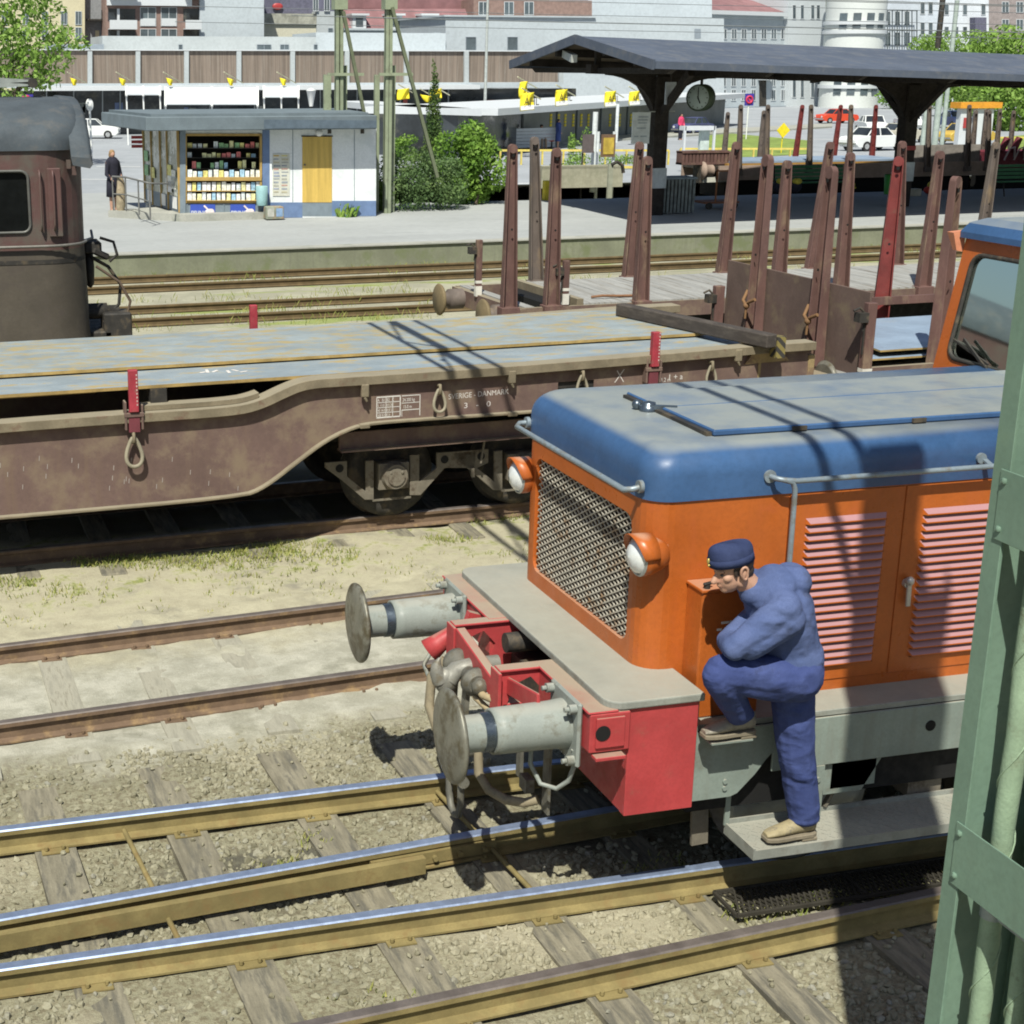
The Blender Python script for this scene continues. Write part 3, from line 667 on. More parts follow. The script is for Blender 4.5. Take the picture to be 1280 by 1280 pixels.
# buffers
for y in (7.81-.875, 7.81+.875):
    m = MB(); m.lathe([(0, .13), (.02, .135), (.10, .128), (.37, .124), (.43, .122), (.432, .105), (.41, .10)], (bx-.015, y, 1.05), (-1, 0, 0), 32)
    b = m.build("buffer", BUFG, loco)
    m = MB(); m.box(bx-.035, y-.19, .87, bx-.008, y+.19, 1.235); m.build("flange", BUFG, b, bevel=.012)
    for sy in (-1, 1):
        for sz in (-1, 1):
            m = MB(); m.cyl((bx-.035, y+sy*.15, 1.05+sz*.145), (bx-.075, y+sy*.15, 1.05+sz*.145), .028, n=6); m.cyl((bx-.07, y+sy*.15, 1.05+sz*.145), (bx-.1, y+sy*.15, 1.05+sz*.145), .014, n=8)
            m.build("bolt", BUFG, b)
    m = MB(); m.cyl((bx-.42, y, 1.05), (bx-.50, y, 1.05), .106, n=28); m.build("plunger", BUFF_BLUE, b)
    m = MB(); m.lathe([(.495, .10), (.60, .10), (.63, .108), (.645, .13)], (bx, y, 1.05), (-1, 0, 0), 28)
    m.build("shank", BUFG, b)
    m = MB(); m.lathe([(.645, .10), (.65, .245), (.662, .252), (.674, .25), (.685, .225), (.697, .15), (.702, .08), (.703, .004)], (bx, y, 1.05), (-1, 0, 0), 44)
    m.build("buffer_head", M("greasy_buffer_face", (.215, .21, .17), .42, .35, var=.2, vs=5, dirt=(.11, .095, .06), ds=7, dt=(.45, .62), bump=.06), b)
HOSE = M('tan_rubber_hose', (.22, .185, .12), .7, var=.2, dirt=(.12, .1, .07), ds=7)
# draw hook, screw coupling and hoses
m = MB(); m.tube([(3.1, 7.80, 1.06), (2.95, 7.80, 1.06), (2.84, 7.80, 1.04), (2.80, 7.80, .99)], .06, 14, rs=[.05, .052, .055, .06]); m.ball((2.785, 7.80, .985), .074, .055, .08, 16, 10); m.tube([(2.75, 7.80, .99), (2.725, 7.80, 1.04), (2.722, 7.80, 1.09), (2.74, 7.80, 1.13)], .05, 12, rs=[.052, .042, .03, .006]); m.build("draw_hook", M("worn_hook_steel", (.22, .215, .185), .55, .15, var=.25, vs=9, dirt=(.15, .13, .09), ds=12), loco)
m = MB(); m.lathe([(-.20, .055), (-.17, .085), (-.14, .085), (-.13, .05), (.10, .05), (.13, .085), (.17, .085), (.2, .055)], (2.90, 7.79, 1.03), (0, 1, 0), 20); m.ball((2.90, 7.56, 1.03), .05)
m.build("coupling_pin", STEEL, loco)
m = MB()
for dy in (-.1, .1): m.bar((2.87, 7.79+dy, 1.03), (2.85, 7.79+dy, .60), .025, .07)
m.cyl((2.85, 7.62, .60), (2.85, 7.96, .60), .035, n=12); m.cyl((2.85, 7.79, .72), (2.85, 7.79, .36), .03, n=12); m.cyl((2.85, 7.64, .40), (2.85, 7.94, .40), .034, n=12)
m.tube([(2.85, 7.69, .40), (2.85, 7.69, .24), (2.85, 7.72, .16), (2.85, 7.79, .13), (2.85, 7.86, .16), (2.85, 7.89, .24), (2.85, 7.89, .40)], .022, 8)
m.ball((2.85, 7.55, .66), .045); m.bar((2.85, 7.55, .66), (2.85, 7.79, .52), .02, .03)
m.build("screw_coupling", STEEL, loco)
m = MB(); m.tube([(3.05, 7.45, .90), (2.93, 7.43, .84), (2.84, 7.40, .72), (2.83, 7.36, .60), (2.87, 7.30, .52), (2.94, 7.22, .49), (3.02, 7.14, .50), (3.08, 7.10, .53)], .027, 12)
m.build("brake_hose", HOSE, loco); m = MB(); m.tube([(2.92, 8.2, .95), (2.84, 8.22, .84), (2.82, 8.2, .66), (2.84, 8.08, .53), (2.90, 7.98, .5)], .03, 12); 
m.build("brake_hose", HOSE, loco)
m = MB(); m.bar((3.12, 7.08, .98), (3.12, 7.08, .46), .016, .08); m.bar((3.1, 7.42, .9), (3.1, 7.42, .52), .02, .06); m.box(3.05, 7.2, .52, 3.1, 7.3, .6); m.build("hose_bracket", STEEL, loco)
m = MB(); m.tube([(3.06, 7.02, .93), (3.0, 7.03, .90), (2.99, 7.01, .80), (3.03, 6.96, .70), (3.10, 6.90, .69), (3.14, 6.84, .76), (3.16, 6.80, .90), (3.14, 6.80, .96)], .0135, 8)
m.build("uncoupling_rod", BUFG, loco); m = MB(); m.tube([(2.98, 8.62, .85), (2.9, 8.55, .78), (2.85, 8.3, .8), (2.9, 8.15, .92)], .013, 8); m.build("uncoupling_rod", BUFG, loco)
# orange battery box on the running board
m = MB(); m.box(3.865, 6.865, 1.021, 4.24, HY0-.001, 1.735); bb = m.build("side_box", ORANGE, loco, bevel=.01, seg=2)
m = MB(); m.box(3.857, 6.856, 1.735, 4.25, HY0-.001, 1.752); m.build("lid", ORANGE, bb, bevel=.004)
m = MB(); m.cyl((3.90, 6.89, 1.752), (3.90, 6.89, 1.772), .018); m.bar((3.875, 6.88, 1.778), (3.935, 6.90, 1.778), .022, .016); m.build("handle", DARKM, bb, bevel=.006)
for u0, w, z in ((3.985, .045, 1.552), (4.035, .03, 1.553), (3.962, .03, 1.515), (4.005, .05, 1.517)):
    m = MB(); m.box(u0, 6.8632, z, u0+w, 6.8645, z+.013); m.build("marking", CHALK, bb)
# wheels, axle box and brake rigging behind the step
for x in (4.62, 6.15):
    for y, s in ((7.06, 1), (8.56, -1)):
        m = MB(); m.lathe([(-.07, .40), (-.07, .455), (.045, .46), (.05, .49), (.075, .49), (.08, .40), (.02, .38), (.02, .15), (-.04, .12), (-.04, .003)], (x, y, .46), (0, s, 0), 36)
        w = m.build("wheel", M("wheel_dirt", (.075, .07, .06), .6, .3, var=.25), loco)
        m = MB(); m.lathe([(-.074, .385), (-.074, .445), (-.0715, .445), (-.0715, .385)], (x, y, .46), (0, s, 0), 36); m.build("tyre", M("tyre_steel", (.33, .36, .36), .4, .6), w)
m = MB(); m.box(4.7, 6.80, .53, 4.98, 6.9, .70); m.prism([(4.64, .70), (5.02, .70), (4.9, .5), (4.66, .5)], lambda a, b: (a, 6.80, b), lambda a, b: (a, 6.83, b)); m.build("axle_guard", GREYP, loco)
m = MB()
m.bar((4.85, 6.95, .44), (5.0, 6.95, .78), .05, .03); m.box(5.28, 6.9, .36, 5.5, 7.1, .52); m.bar((5.15, 6.92, .62), (5.9, 6.92, .5), .06, .05); m.cyl((5.4, 6.9, .6), (5.4, 7.2, .6), .06); m.bar((4.72, 6.87, .39), (4.86, 6.87, .66), .03, .02)
m.build("brake_rigging", BOGIE, loco)
# cab
m = MB(); cy0, cy1 = 6.5, 9.12; cx = 6.86
cabw = [(6.72, 1.0), (6.80, 2.35), (6.96, 3.28), (9.2, 3.28), (9.2, 1.0)]
for y in (cy0, cy1):
    win = [(7.25, 2.45), (8.8, 2.45), (8.8, 3.1), (7.35, 3.1)]
    m.holed(cabw, [win], lambda a, b: (a, y, b))
def slope(yy, zz): return (6.72+(zz-1.0)*(.06) if zz < 2.3 else 6.80+(zz-2.35)*.172, yy, zz)
fw = rrect(7.95, 2.47, 9.0, 3.17, .09); fw2 = rrect(6.62, 2.47, 7.67, 3.17, .09)
fo = [(cy0, 2.35), (cy1, 2.35), (cy1, 3.28), (cy0, 3.28)]
m.holed(fo, [fw, fw2], slope); m.add([(6.72, cy0, 1), (6.72, cy1, 1), (6.80, cy1, 2.35), (6.80, cy0, 2.35)], [(0, 1, 2, 3)])
m.add([(9.2, cy0, 1), (9.2, cy1, 1), (9.2, cy1, 2.3), (9.2, cy0, 2.3)], [(0, 1, 2, 3)])
cab = m.build("cab", ORANGE, loco); sdd = cab.modifiers.new("shell", 'SOLIDIFY'); sdd.thickness = .03; sdd.offset = 0
for lp, nm in ((fw, "windscreen"), (fw2, "windscreen")):
    m = MB(); m.tube([Vector(slope(a, b))+Vector((-.014, 0, 0)) for a, b in lp], .016, 8, closed=True); fr_ = m.build("window_seal", DARKM, cab)
    m = MB(); m.add([slope(a, b) for a, b in lp], [tuple(range(len(lp)))])
    g = NT("cab_glass"); gl = g.n("ShaderNodeBsdfGlossy"); gl.inputs["Roughness"].default_value = .03; gl.inputs["Color"].default_value = (.8, .9, .85, 1)
    tr = g.n("ShaderNodeBsdfTransparent"); tr.inputs[0].default_value = (.55, .66, .56, 1); mx = g.n("ShaderNodeMixShader"); fz = g.n("ShaderNodeFresnel"); fz.inputs[0].default_value = 1.5
    g.l(g.math('ADD', fz.outputs[0], .06), mx.inputs[0]); g.l(tr.outputs[0], mx.inputs[1]); g.l(gl.outputs[0], mx.inputs[2]); g.l(mx.outputs[0], g.t.nodes["Material Output"].inputs[0])
    m.build(nm, g.m, cab)
m = MB(); a = Vector(slope(8.35, 2.37))+Vector((-.05, 0, 0)); b = Vector(slope(8.84, 2.62))+Vector((-.045, 0, 0)); m.bar(a, b, .012, .02); m.bar(Vector(slope(8.55, 2.50))+Vector((-.04, 0, 0)), Vector(slope(8.95, 2.60))+Vector((-.04, 0, 0)), .01, .015); m.ball(a, .03); m.build("wiper", DARKM, cab)
m = MB(); m.bar((7.15, 8.45, 2.4), (7.3, 8.45, 3.2), .04, .04); m.box(6.86, 7.9, 2.38, 7.1, 9.0, 2.42); m.box(9.1, 6.6, 1, 9.15, 9.0, 3.2); m.build("cab_interior", M("cab_inside_grey", (.12, .14, .12), .7), cab)
m = MB(); L = []
for i, z in ((0, 3.27), (0, 3.31), (.03, 3.37), (.1, 3.41), (.35, 3.44)): L.append([(x, y, z) for x, y in ((6.90+i, cy0-.03+i*1.5), (9.3-i, cy0-.03+i*1.5), (9.3-i, cy1+.03-i*1.5), (6.90+i, cy1+.03-i*1.5))])
m.loops(L, True, True, smooth=False); m.build("cab_roof", BLUE, cab, bevel=.02, seg=2)
m = MB(); m.hexa([(6.89, 9.14, 3.18), (6.94, 9.13, 3.17), (6.94, 9.15, 3.17), (6.89, 9.18, 3.18), (6.86, 9.15, 3.30), (6.94, 9.13, 3.32), (6.94, 9.15, 3.32), (6.86, 9.22, 3.30)]); m.build("wind_deflector", M("faded_orange", (.55, .22, .12), .5), cab)
# ---------------------------------------------------------------- people: one continuous skin of tapered limbs fused by a voxel remesh
def capsule(mb, a, b, ra, rb, n=12, sq=1.0, ax=None):
    """tapered round-ended limb; sq flattens it along ax"""
    a = Vector(a); b = Vector(b); d = (b-a); Ln = d.length; d.normalize()
    x = (Vector(ax) if ax else d.orthogonal()); x = (x-d*x.dot(d)).normalized(); y = d.cross(x); L = []
    for k in range(1, 5): t = R(90-90*k/4); L.append((-ra*math.sin(t), ra*math.cos(t)))
    for k in range(0, 4): t = R(90*k/4); L.append((Ln+rb*math.sin(t), rb*math.cos(t)))
    mb.loops([[a+d*h+(x*math.cos(q)*sq+y*math.sin(q))*r for q in [2*math.pi*i/n for i in range(n)]] for h, r in L])
def fuse(o, vox, sm=4, disp=None):
    r = o.modifiers.new("fuse", 'REMESH'); r.mode = 'VOXEL'; r.voxel_size = vox; r.use_smooth_shade = True
    s = o.modifiers.new("smooth", 'SMOOTH'); s.factor = .5; s.iterations = sm
    for tx, st, co_ in (disp or []):
        d = o.modifiers.new("folds", 'DISPLACE'); d.texture = tx; d.strength = st; d.mid_level = .5; d.texture_coords = 'OBJECT' if co_ else 'LOCAL'
        if co_: d.texture_coords_object = co_
    return o
def fold_tex(name, size, depth=2):
    t = bpy.data.textures.new(name, 'MUSGRAVE'); t.musgrave_type = 'RIDGED_MULTIFRACTAL'; t.noise_scale = size; t.octaves = depth; t.noise_basis = 'ORIGINAL_PERLIN'; t.noise_intensity = .5; return t
def cloth(name, c, c2, worn=None):
    t = NT(name)
    col = t.mix(t.ramp(t.noise(6, 6, .65), .3, .7), c, c2)
    if worn: col = t.mix(t.ramp(t.noise(3.1, 7, .7), .56, .74, 0, .8), col, worn)
    col = t.mix(t.ramp(t.noise(140, 2), .3, .7, 0, .3), col, sc(c, .7))
    wv = t.n('ShaderNodeTexWave'); wv.bands_direction = 'DIAGONAL'; wv.inputs['Scale'].default_value = 4.2; wv.inputs['Distortion'].default_value = 9; wv.inputs['Detail'].default_value = 3; wv.inputs['Detail Scale'].default_value = 1.1; t.l(t.vec((.7, .5, 1.2)), wv.inputs[0])
    w = t.math('MULTIPLY', wv.outputs['Fac'], t.ramp(t.noise(4, 3), .38, .62)); t.bump(t.math('ADD', t.math('ADD', w, t.math('MULTIPLY', t.noise(22, 4, .6, t.vec((1, 1, 1.6)), 1.0), .18)), t.math('MULTIPLY', t.noise(300, 2), .06)), .5, .02)
    return t.out(col, .92, 0, .15)
SUIT = cloth("blue_work_cloth", (.070, .099, .212), (.100, .133, .265), (.052, .056, .08))
SUITD = cloth("blue_trouser_cloth", (.043, .061, .172), (.063, .086, .218), (.032, .034, .05))
SKIN = M("skin", (.47, .275, .19), .55, var=.1, vs=14, dirt=(.42, .2, .14), ds=16, dt=(.5, .7), spec=.35)
HAIR = M("dark_hair", (.035, .024, .018), .6, var=.3, vs=30)
CAPC = cloth("navy_cap_cloth", (.026, .036, .088), (.038, .052, .115))
SHOE = M("worn_tan_shoe", (.27, .245, .19), .6, var=.25, vs=14, dirt=(.14, .125, .1), ds=14, dt=(.48, .66), bump=.2)
SHOEY = M("dusty_yellow_shoe", (.31, .26, .15), .7, var=.25, vs=14, dirt=(.14, .125, .1), ds=14, dt=(.5, .66), bump=.2)
SOLE = M("shoe_sole", (.20, .17, .12), .8, var=.2)
man = thing("person", (4.42, 6.62, .36), "man in blue overalls and navy badge cap leaning forward, one foot raised on the locomotive", "man")
pY = 6.585
# body under the clothes: head, neck, hands in one skin
m = MB()
HC = Vector((3.872, 6.60, 1.968))          # skull centre, chin tucked towards the box lid
th = R(16)                                   # head pitched forward
def hd(x, y, z):                             # head frame: -x is where he looks
    return HC+Vector((x*math.cos(th)-z*math.sin(th), y, x*math.sin(th)+z*math.cos(th)))
rotm = Matrix.Rotation(-th, 3, 'Y')
m.ball(hd(.008, 0, .022), .098, .077, .090, 18, 12, rotm); m.ball(hd(-.035, 0, -.045), .062, .060, .085, 16, 10, rotm)
m.ball(hd(-.062, 0, -.098), .030, .034, .026, 10, 8, rotm)                     # chin
capsule(m, hd(-.088, 0, -.005), hd(-.117, 0, -.042), .011, .0165)                # nose
m.ball(hd(-.098, 0, -.047), .015, .019, .010, 8, 6, rotm)
m.ball(hd(-.088, 0, -.071), .016, .023, .009, 10, 6, rotm); m.ball(hd(-.084, 0, -.082), .015, .021, .008, 10, 6, rotm)   # lips
m.ball(hd(-.078, 0, .012), .022, .058, .013, 12, 6, rotm)                         # brow ridge
for s in (-1, 1): m.ball(hd(-.056, s*.046, -.03), .028, .020, .022, 10, 6, rotm); m.ball(hd(.012, s*.047, -.07), .03, .016, .04, 10, 6, rotm)
capsule(m, hd(.03, 0, -.06), (4.03, pY+.02, 1.80), .058, .062)
# hands with separate bent fingers, resting on the box lid behind the knee
def hand(mb, wrist, dirv, palm_n, s=1.0):
    wr = Vector(wrist); d = Vector(dirv).normalized(); nrm = Vector(palm_n).normalized(); sd = d.cross(nrm).normalized()
    capsule(mb, wr, wr+d*.075, .027*s, .034*s, 12, .55, nrm)
    for k, ln in enumerate((.072, .080, .074, .058)):
        b = wr+d*.085+sd*(-.030+.020*k); q = b+d*ln*.5-nrm*.008; e = q+d*ln*.32-nrm*.022; f = e+d*ln*.12-nrm*.022
        capsule(mb, b-d*.02, q, .0095, .009, 8); capsule(mb, q, e, .009, .0085, 8); capsule(mb, e, f, .0085, .0075, 8)
    t0 = wr+d*.025-sd*.03; t1 = t0+d*.035-sd*.028-nrm*.008; t2 = t1+d*.032-sd*.004-nrm*.008
    capsule(mb, t0, t1, .013, .0105, 8); capsule(mb, t1, t2, .0105, .0085, 8)
hm = MB(); hand(hm, (4.10, 6.735, 1.655), (.8, .5, .15), (0, -1, .3), .9); capsule(hm, (4.03, 6.69, 1.64), (4.10, 6.735, 1.655), .028, .026)
hand(hm, (4.13, 6.90, 1.782), (-.2, .9, -.05), (0, 0, 1), .9); capsule(hm, (4.17, 6.83, 1.79), (4.13, 6.90, 1.782), .03, .026)
m2 = MB(); m2.v, m2.f, m2.mi, m2.sm = m.v[:], [f[:] for f in m.f], m.mi[:], m.sm[:]
capsule(m2, (4.03, pY+.02, 1.80), (4.18, pY+.02, 1.55), .06, .08); capsule(m2, (4.17, pY+.02, 1.66), (4.17, 6.83, 1.79), .04, .028); capsule(m2, (4.17, pY+.02, 1.6), (4.03, 6.69, 1.64), .04, .028)
m2.add(hm.v, hm.f)
fuse(m2.build("body", SKIN, man), .0062, 2)
for s in (-1, 1):
    m = MB(); m.ball(hd(-.080, s*.031, -.010), .009, .013, .0075, 8, 6, rotm); m.build("eye", M("eye_dark", (.05, .04, .035), .3), man)
    m = MB(); m.tube([hd(-.086, s*.016, .010), hd(-.085, s*.034, .014), hd(-.072, s*.05, .008)], .0045, 6); m.build("eyebrow", HAIR, man)
    m = MB()
    e0 = hd(.018, s*.082, -.02); pts = [e0+rotm @ Vector((.020*math.cos(a)*(1.0 if math.sin(a) > 0 else .75), s*.006*math.sin(a), .036*math.sin(a))) for a in [2*math.pi*k/14 for k in range(14)]]
    m.tube(pts, .0075, 8, closed=True); m.ball(e0-Vector((0, s*.004, 0)), .016, .006, .026, 8, 6); m.build("ear", SKIN, man)
m = MB(); m.ball(hd(.022, 0, .018), .094, .0815, .085, 18, 12, rotm); m.ball(hd(.05, 0, -.035), .055, .067, .05, 12, 8, rotm)
for s in (-1, 1): m.ball(hd(-.022, s*.069, -.005), .012, .008, .028, 8, 6, rotm)
m.build("hair", HAIR, man)
# side cap with badge
L = []
for z, kx, ky, ox in ((.028, .108, .084, .0), (.05, .116, .088, .0), (.075, .120, .086, .003), (.106, .116, .075, .006), (.126, .102, .05, .008), (.132, .08, .02, .009)):
    ring = []
    for k in range(28):
        a = 2*math.pi*k/28; ring.append(hd(ox+kx*math.copysign(abs(math.cos(a))**.85, math.cos(a)), ky*math.sin(a), z+.010*math.cos(a)*(-1 if z < .1 else -1.4)))
    L.append(ring)
m = MB(); m.loops(L, True, True); cap = m.build("cap", CAPC, man); cap.modifiers.new("s", 'SUBSURF').levels = 1; cap.modifiers["s"].render_levels = 1
m = MB(); m.loops([[hd(.000+.121*math.cos(a), .092*math.sin(a), zz-.010*math.cos(a)) for a in [2*math.pi*k/28 for k in range(28)]] for zz in (.026, .068)], False, False)
fl = m.build("cap_flap", CAPC, cap); q = fl.modifiers.new("sh", 'SOLIDIFY'); q.thickness = .005
m = MB(); m.ball(hd(-.125, -.004, .078), .007, .012, .016, 10, 6); m.ball(hd(-.127, -.004, .055), .006, .009, .008, 8, 6); m.build("badge", M("brass_badge", (.62, .5, .16), .35, .7), cap)
# overalls: jacket half and trouser half
FT1 = fold_tex("cloth_folds", .16); FT2 = fold_tex("cloth_creases", .035)
FE = bpy.data.objects.new("fold_space", None); 
m = MB()
up = Vector((4.17, pY+.01, 1.86))
capsule(m, (4.235, pY, 1.47), (4.15, pY, 1.72), .150, .170, 16, 1.15, (0, 1, 0))          # trunk
capsule(m, (4.175, pY, 1.63), (4.10, pY+.01, 1.80), .165, .140, 16, 1.2, (0, 1, 0))
m.ball((4.225, pY, 1.68), .10, .15, .17, 14, 10)
capsule(m, (4.08, pY-.14, 1.80), (4.08, pY+.16, 1.80), .085, .085)                         # shoulders
capsule(m, (4.14, pY-.04, 1.86), (3.99, pY+.0, 1.82), .085, .072)                       # collar
m.ball((4.11, pY+.0, 1.895), .085, .105, .065, 14, 8); m.ball((4.21, pY, 1.872), .085, .13, .088, 14, 8); m.ball((4.10, pY, 1.905), .06, .09, .05, 12, 8)                # folded hood on the back
capsule(m, (4.075, pY-.17, 1.79), (3.815, pY-.165, 1.60), .087, .066)                     # near upper arm
capsule(m, (4.10, pY-.17, 1.73), (3.90, pY-.16, 1.60), .088, .075)
capsule(m, (3.815, pY-.155, 1.60), (3.86, pY-.02, 1.58), .066, .062); capsule(m, (3.86, pY-.02, 1.58), (4.05, 6.70, 1.645), .06, .048)   # near forearm folded across
capsule(m, (4.10, pY+.18, 1.80), (4.18, 6.83, 1.72), .082, .065); capsule(m, (4.2, 6.82, 1.74), (4.165, 6.85, 1.785), .055, .045)            # far arm
capsule(m, (4.235, pY-.02, 1.46), (4.245, pY, 1.42), .16, .165, 16, 1.1, (0, 1, 0))
fuse(m.build("overall_jacket", SUIT, man), .0085, 4, [(FT1, .006, None)])
m = MB()
capsule(m, (4.235, pY-.07, 1.38), (4.235, pY+.08, 1.38), .150, .150)                       # seat
m.ball((4.275, pY-.02, 1.345), .115, .155, .135, 14, 10)
capsule(m, (4.235, pY-.0, 1.46), (4.235, pY, 1.36), .155, .155)
# raised near leg
capsule(m, (4.20, pY-.095, 1.37), (3.80, pY-.095, 1.445), .118, .095, 14); capsule(m, (4.13, pY-.09, 1.35), (3.86, pY-.09, 1.41), .105, .09)
m.ball((3.775, pY-.095, 1.43), .083, .088, .092, 12, 8)
capsule(m, (3.785, pY-.095, 1.41), (3.985, pY+.04, 1.15), .088, .076); m.ball((3.998, pY+.05, 1.135), .082, .075, .05, 12, 8)
# standing far leg
capsule(m, (4.28, pY+.05, 1.34), (4.34, pY+.03, .90), .128, .102); capsule(m, (4.34, pY+.03, .90), (4.43, pY+.04, .52), .100, .088)
m.ball((4.435, pY+.04, .485), .09, .088, .05, 12, 8)
fuse(m.build("overall_trousers", SUITD, man), .0085, 4, [(FT1, .011, None)])
m = MB(); m.loops([[ (4.03+.062*math.cos(a)*.9+.0, pY+.005+.07*math.sin(a), zz-.35*(.062*math.cos(a))*-1) for a in [2*math.pi*k/20 for k in range(20)]] for zz in (1.80, 1.865)], False, False); cl = m.build("collar", SUIT, man); q = cl.modifiers.new("sh", 'SOLIDIFY'); q.thickness = .012
def shoe(toe, heel, y, z, mt, pitch=0.):
    L = []; ln = heel-toe
    def q(u, v, w): # u from toe to heel
        return Vector((toe+u*ln, y+v, z+w+pitch*u))
    prof = ((0, .028, .024), (.06, .040, .036), (.2, .048, .050), (.38, .047, .066), (.55, .042, .088), (.72, .041, .110), (.9, .040, .112), (1.0, .026, .10))
    for u, hw, h in prof:
        L.append([q(u, hw*math.cos(a), .020+max(0, h*(.5+.5*math.sin(a)))) for a in [2*math.pi*k/16 for k in range(16)]])
    m = MB(); m.loops(L); s = m.build("shoe", mt, man); s.modifiers.new("s", 'SUBSURF').render_levels = 1
    m = MB(); L = []
    out = [(u, hw+.005) for u, hw, h in prof]; pl_ = [(u, w) for u, w in out]+[(u, -w) for u, w in reversed(out)]
    m.prism(pl_, lambda a, b: q(a*1.03-.015, b, .0), lambda a, b: q(a*1.03-.015, b, .024)); m.prism([(.7, .042), (1.01, .042), (1.01, -.042), (.7, -.042)], lambda a, b: q(a, b, -.018), lambda a, b: q(a, b, .002)); m.build("sole", SOLE, s, bevel=.004)
shoe(3.81, 4.10, pY+.075, 1.008, SHOE, .0)
shoe(4.20, 4.495, pY+.03, .3785, SHOEY)
m = MB(); m.box(3.84, 6.615, .978, 4.08, 6.764, .988); m.build("foot_ledge", GREYP, loco)
# ---------------------------------------------------------------- low loading wagon with steel plates
WS = .062; WN = Vector((-WS, 1, 0)).normalized(); WD = Vector((1, WS, 0)).normalized()
def side(px, py, y0=13.58): return at(px, py, Y=y0, s=WS)
def smooth_poly(P, n=3):
    """round the corners of an open polyline (Chaikin)"""
    for _ in range(n):
        Q = [P[0]]
        for a, b in zip(P, P[1:]): Q += [a.lerp(b, .25), a.lerp(b, .75)]
        P = Q+[P[-1]]
    return P
wag = thing("low_loading_wagon", (4, 14.95, 0), "brown low loading wagon with cranked side frame, white lettering table and chalk writing", "wagon")
topL = [side(*p) for p in ((-70, 533), (0, 527), (148, 516), (290, 507), (322, 499), (352, 484), (380, 473), (430, 470), (660, 455), (968, 429))]
botL = [side(*p) for p in ((-70, 653), (0, 647), (300, 621), (330, 609), (372, 576), (405, 551), (440, 534), (470, 528), (640, 517), (985, 490))]
topL = smooth_poly(topL, 2); botL = smooth_poly(botL, 2)
def resample(P, n):
    xs = np.linspace(max(P[0].x, topL[0].x if P is botL else P[0].x), P[-1].x, n)
    return [Vector((x, 13.58+WS*x, float(np.interp(x, [p.x for p in P], [p.z for p in P])))) for x in xs]
X0w = -.25; X1w = 9.02
def zat(P, x): return float(np.interp(x, [p.x for p in P], [p.z for p in P]))
for off, nm in ((0, "side_frame"), (2.72, "side_frame")):
    m = MB(); o = WN*off; xs = np.linspace(X0w, X1w, 140)
    pt = [Vector((x, 13.58+WS*x, zat(topL, x)-.02))+o for x in xs]; pb = [Vector((x, 13.58+WS*x, zat(botL, x)))+o for x in xs]
    hole = None
    for i in range(len(xs)-1):
        if off == 0 and 6.07 < xs[i] < 6.42: # oval cut-out in the web
            zc = (pb[i].z+pt[i].z)/2; 
            m.add([pb[i], pb[i+1], Vector((pb[i+1].x, pb[i+1].y, zc-.045)), Vector((pb[i].x, pb[i].y, zc-.045))], [(0, 1, 2, 3)])
            m.add([Vector((pt[i].x, pt[i].y, zc+.045)), Vector((pt[i+1].x, pt[i+1].y, zc+.045)), pt[i+1], pt[i]], [(0, 1, 2, 3)]); continue
        m.add([pb[i], pb[i+1], pt[i+1], pt[i]], [(0, 1, 2, 3)])
    sf = m.build(nm, WAGB, wag); q = sf.modifiers.new("web", 'SOLIDIFY'); q.thickness = .012; q.offset = 0
    for P, ya, yb, t0, t1, fn in ((topL, -.085 if off == 0 else -.1, .12, 0, -.085, "top_flange"), (botL, -.075, .12, .0, .022, "bottom_flange")):
        m = MB(); L = []
        for i, x in enumerate(xs):
            z = zat(P, x); dz = (zat(P, x+.03)-zat(P, x-.03))/.06; nv = Vector((-dz, 0, 1)).normalized()
            c = Vector((x, 13.58+WS*x, z))+o
            L.append([c+WN*ya+nv*t0, c+WN*yb+nv*t0, c+WN*yb+nv*t1, c+WN*ya+nv*t1])
        m.loops(L, True, True, smooth=False); m.build(fn, WAGDUST, sf, bevel=.004)
    if off == 0:
        m = MB(); L = []      # second lip carried on the low middle part
        for x in np.linspace(1.9, 3.0, 20):
            c = Vector((x, 13.58+WS*x, zat(topL, x)+.004)); L.append([c+WN*.0, c+WN*.16, c+WN*.16+Vector((0, 0, .045)), c+Vector((0, 0, .045))])
        m.loops(L, True, True, smooth=False); m.build("floor_lip", WAGDUST, sf)
        m = MB(); c = side(980, 470); m.bar(Vector((X1w-.62, 13.575+WS*(X1w-.62), .96)), Vector((X1w-.62, 13.575+WS*(X1w-.62), 1.46)), .03, .02); 
        m.hexa([side(930, 455)-WN*.02, side(985, 450)-WN*.02, side(985, 450)+WN*.02, side(930, 455)+WN*.02, side(938, 440)-WN*.05, side(972, 436)-WN*.05, side(972, 436)+WN*.02, side(938, 440)+WN*.02]); m.build("end_gusset", WAGOCH, sf)
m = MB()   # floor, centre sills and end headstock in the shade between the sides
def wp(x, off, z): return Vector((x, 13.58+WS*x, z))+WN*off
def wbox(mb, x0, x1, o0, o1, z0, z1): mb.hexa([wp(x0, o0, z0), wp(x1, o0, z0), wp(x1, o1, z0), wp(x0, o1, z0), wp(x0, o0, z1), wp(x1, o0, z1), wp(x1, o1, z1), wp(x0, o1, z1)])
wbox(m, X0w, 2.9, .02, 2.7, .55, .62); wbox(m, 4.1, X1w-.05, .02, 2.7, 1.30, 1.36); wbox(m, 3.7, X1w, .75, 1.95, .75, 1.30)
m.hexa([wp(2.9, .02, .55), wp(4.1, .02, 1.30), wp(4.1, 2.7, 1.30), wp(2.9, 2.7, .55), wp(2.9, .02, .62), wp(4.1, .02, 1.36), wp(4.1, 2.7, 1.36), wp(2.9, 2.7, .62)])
m.build("floor", DARKM, wag)
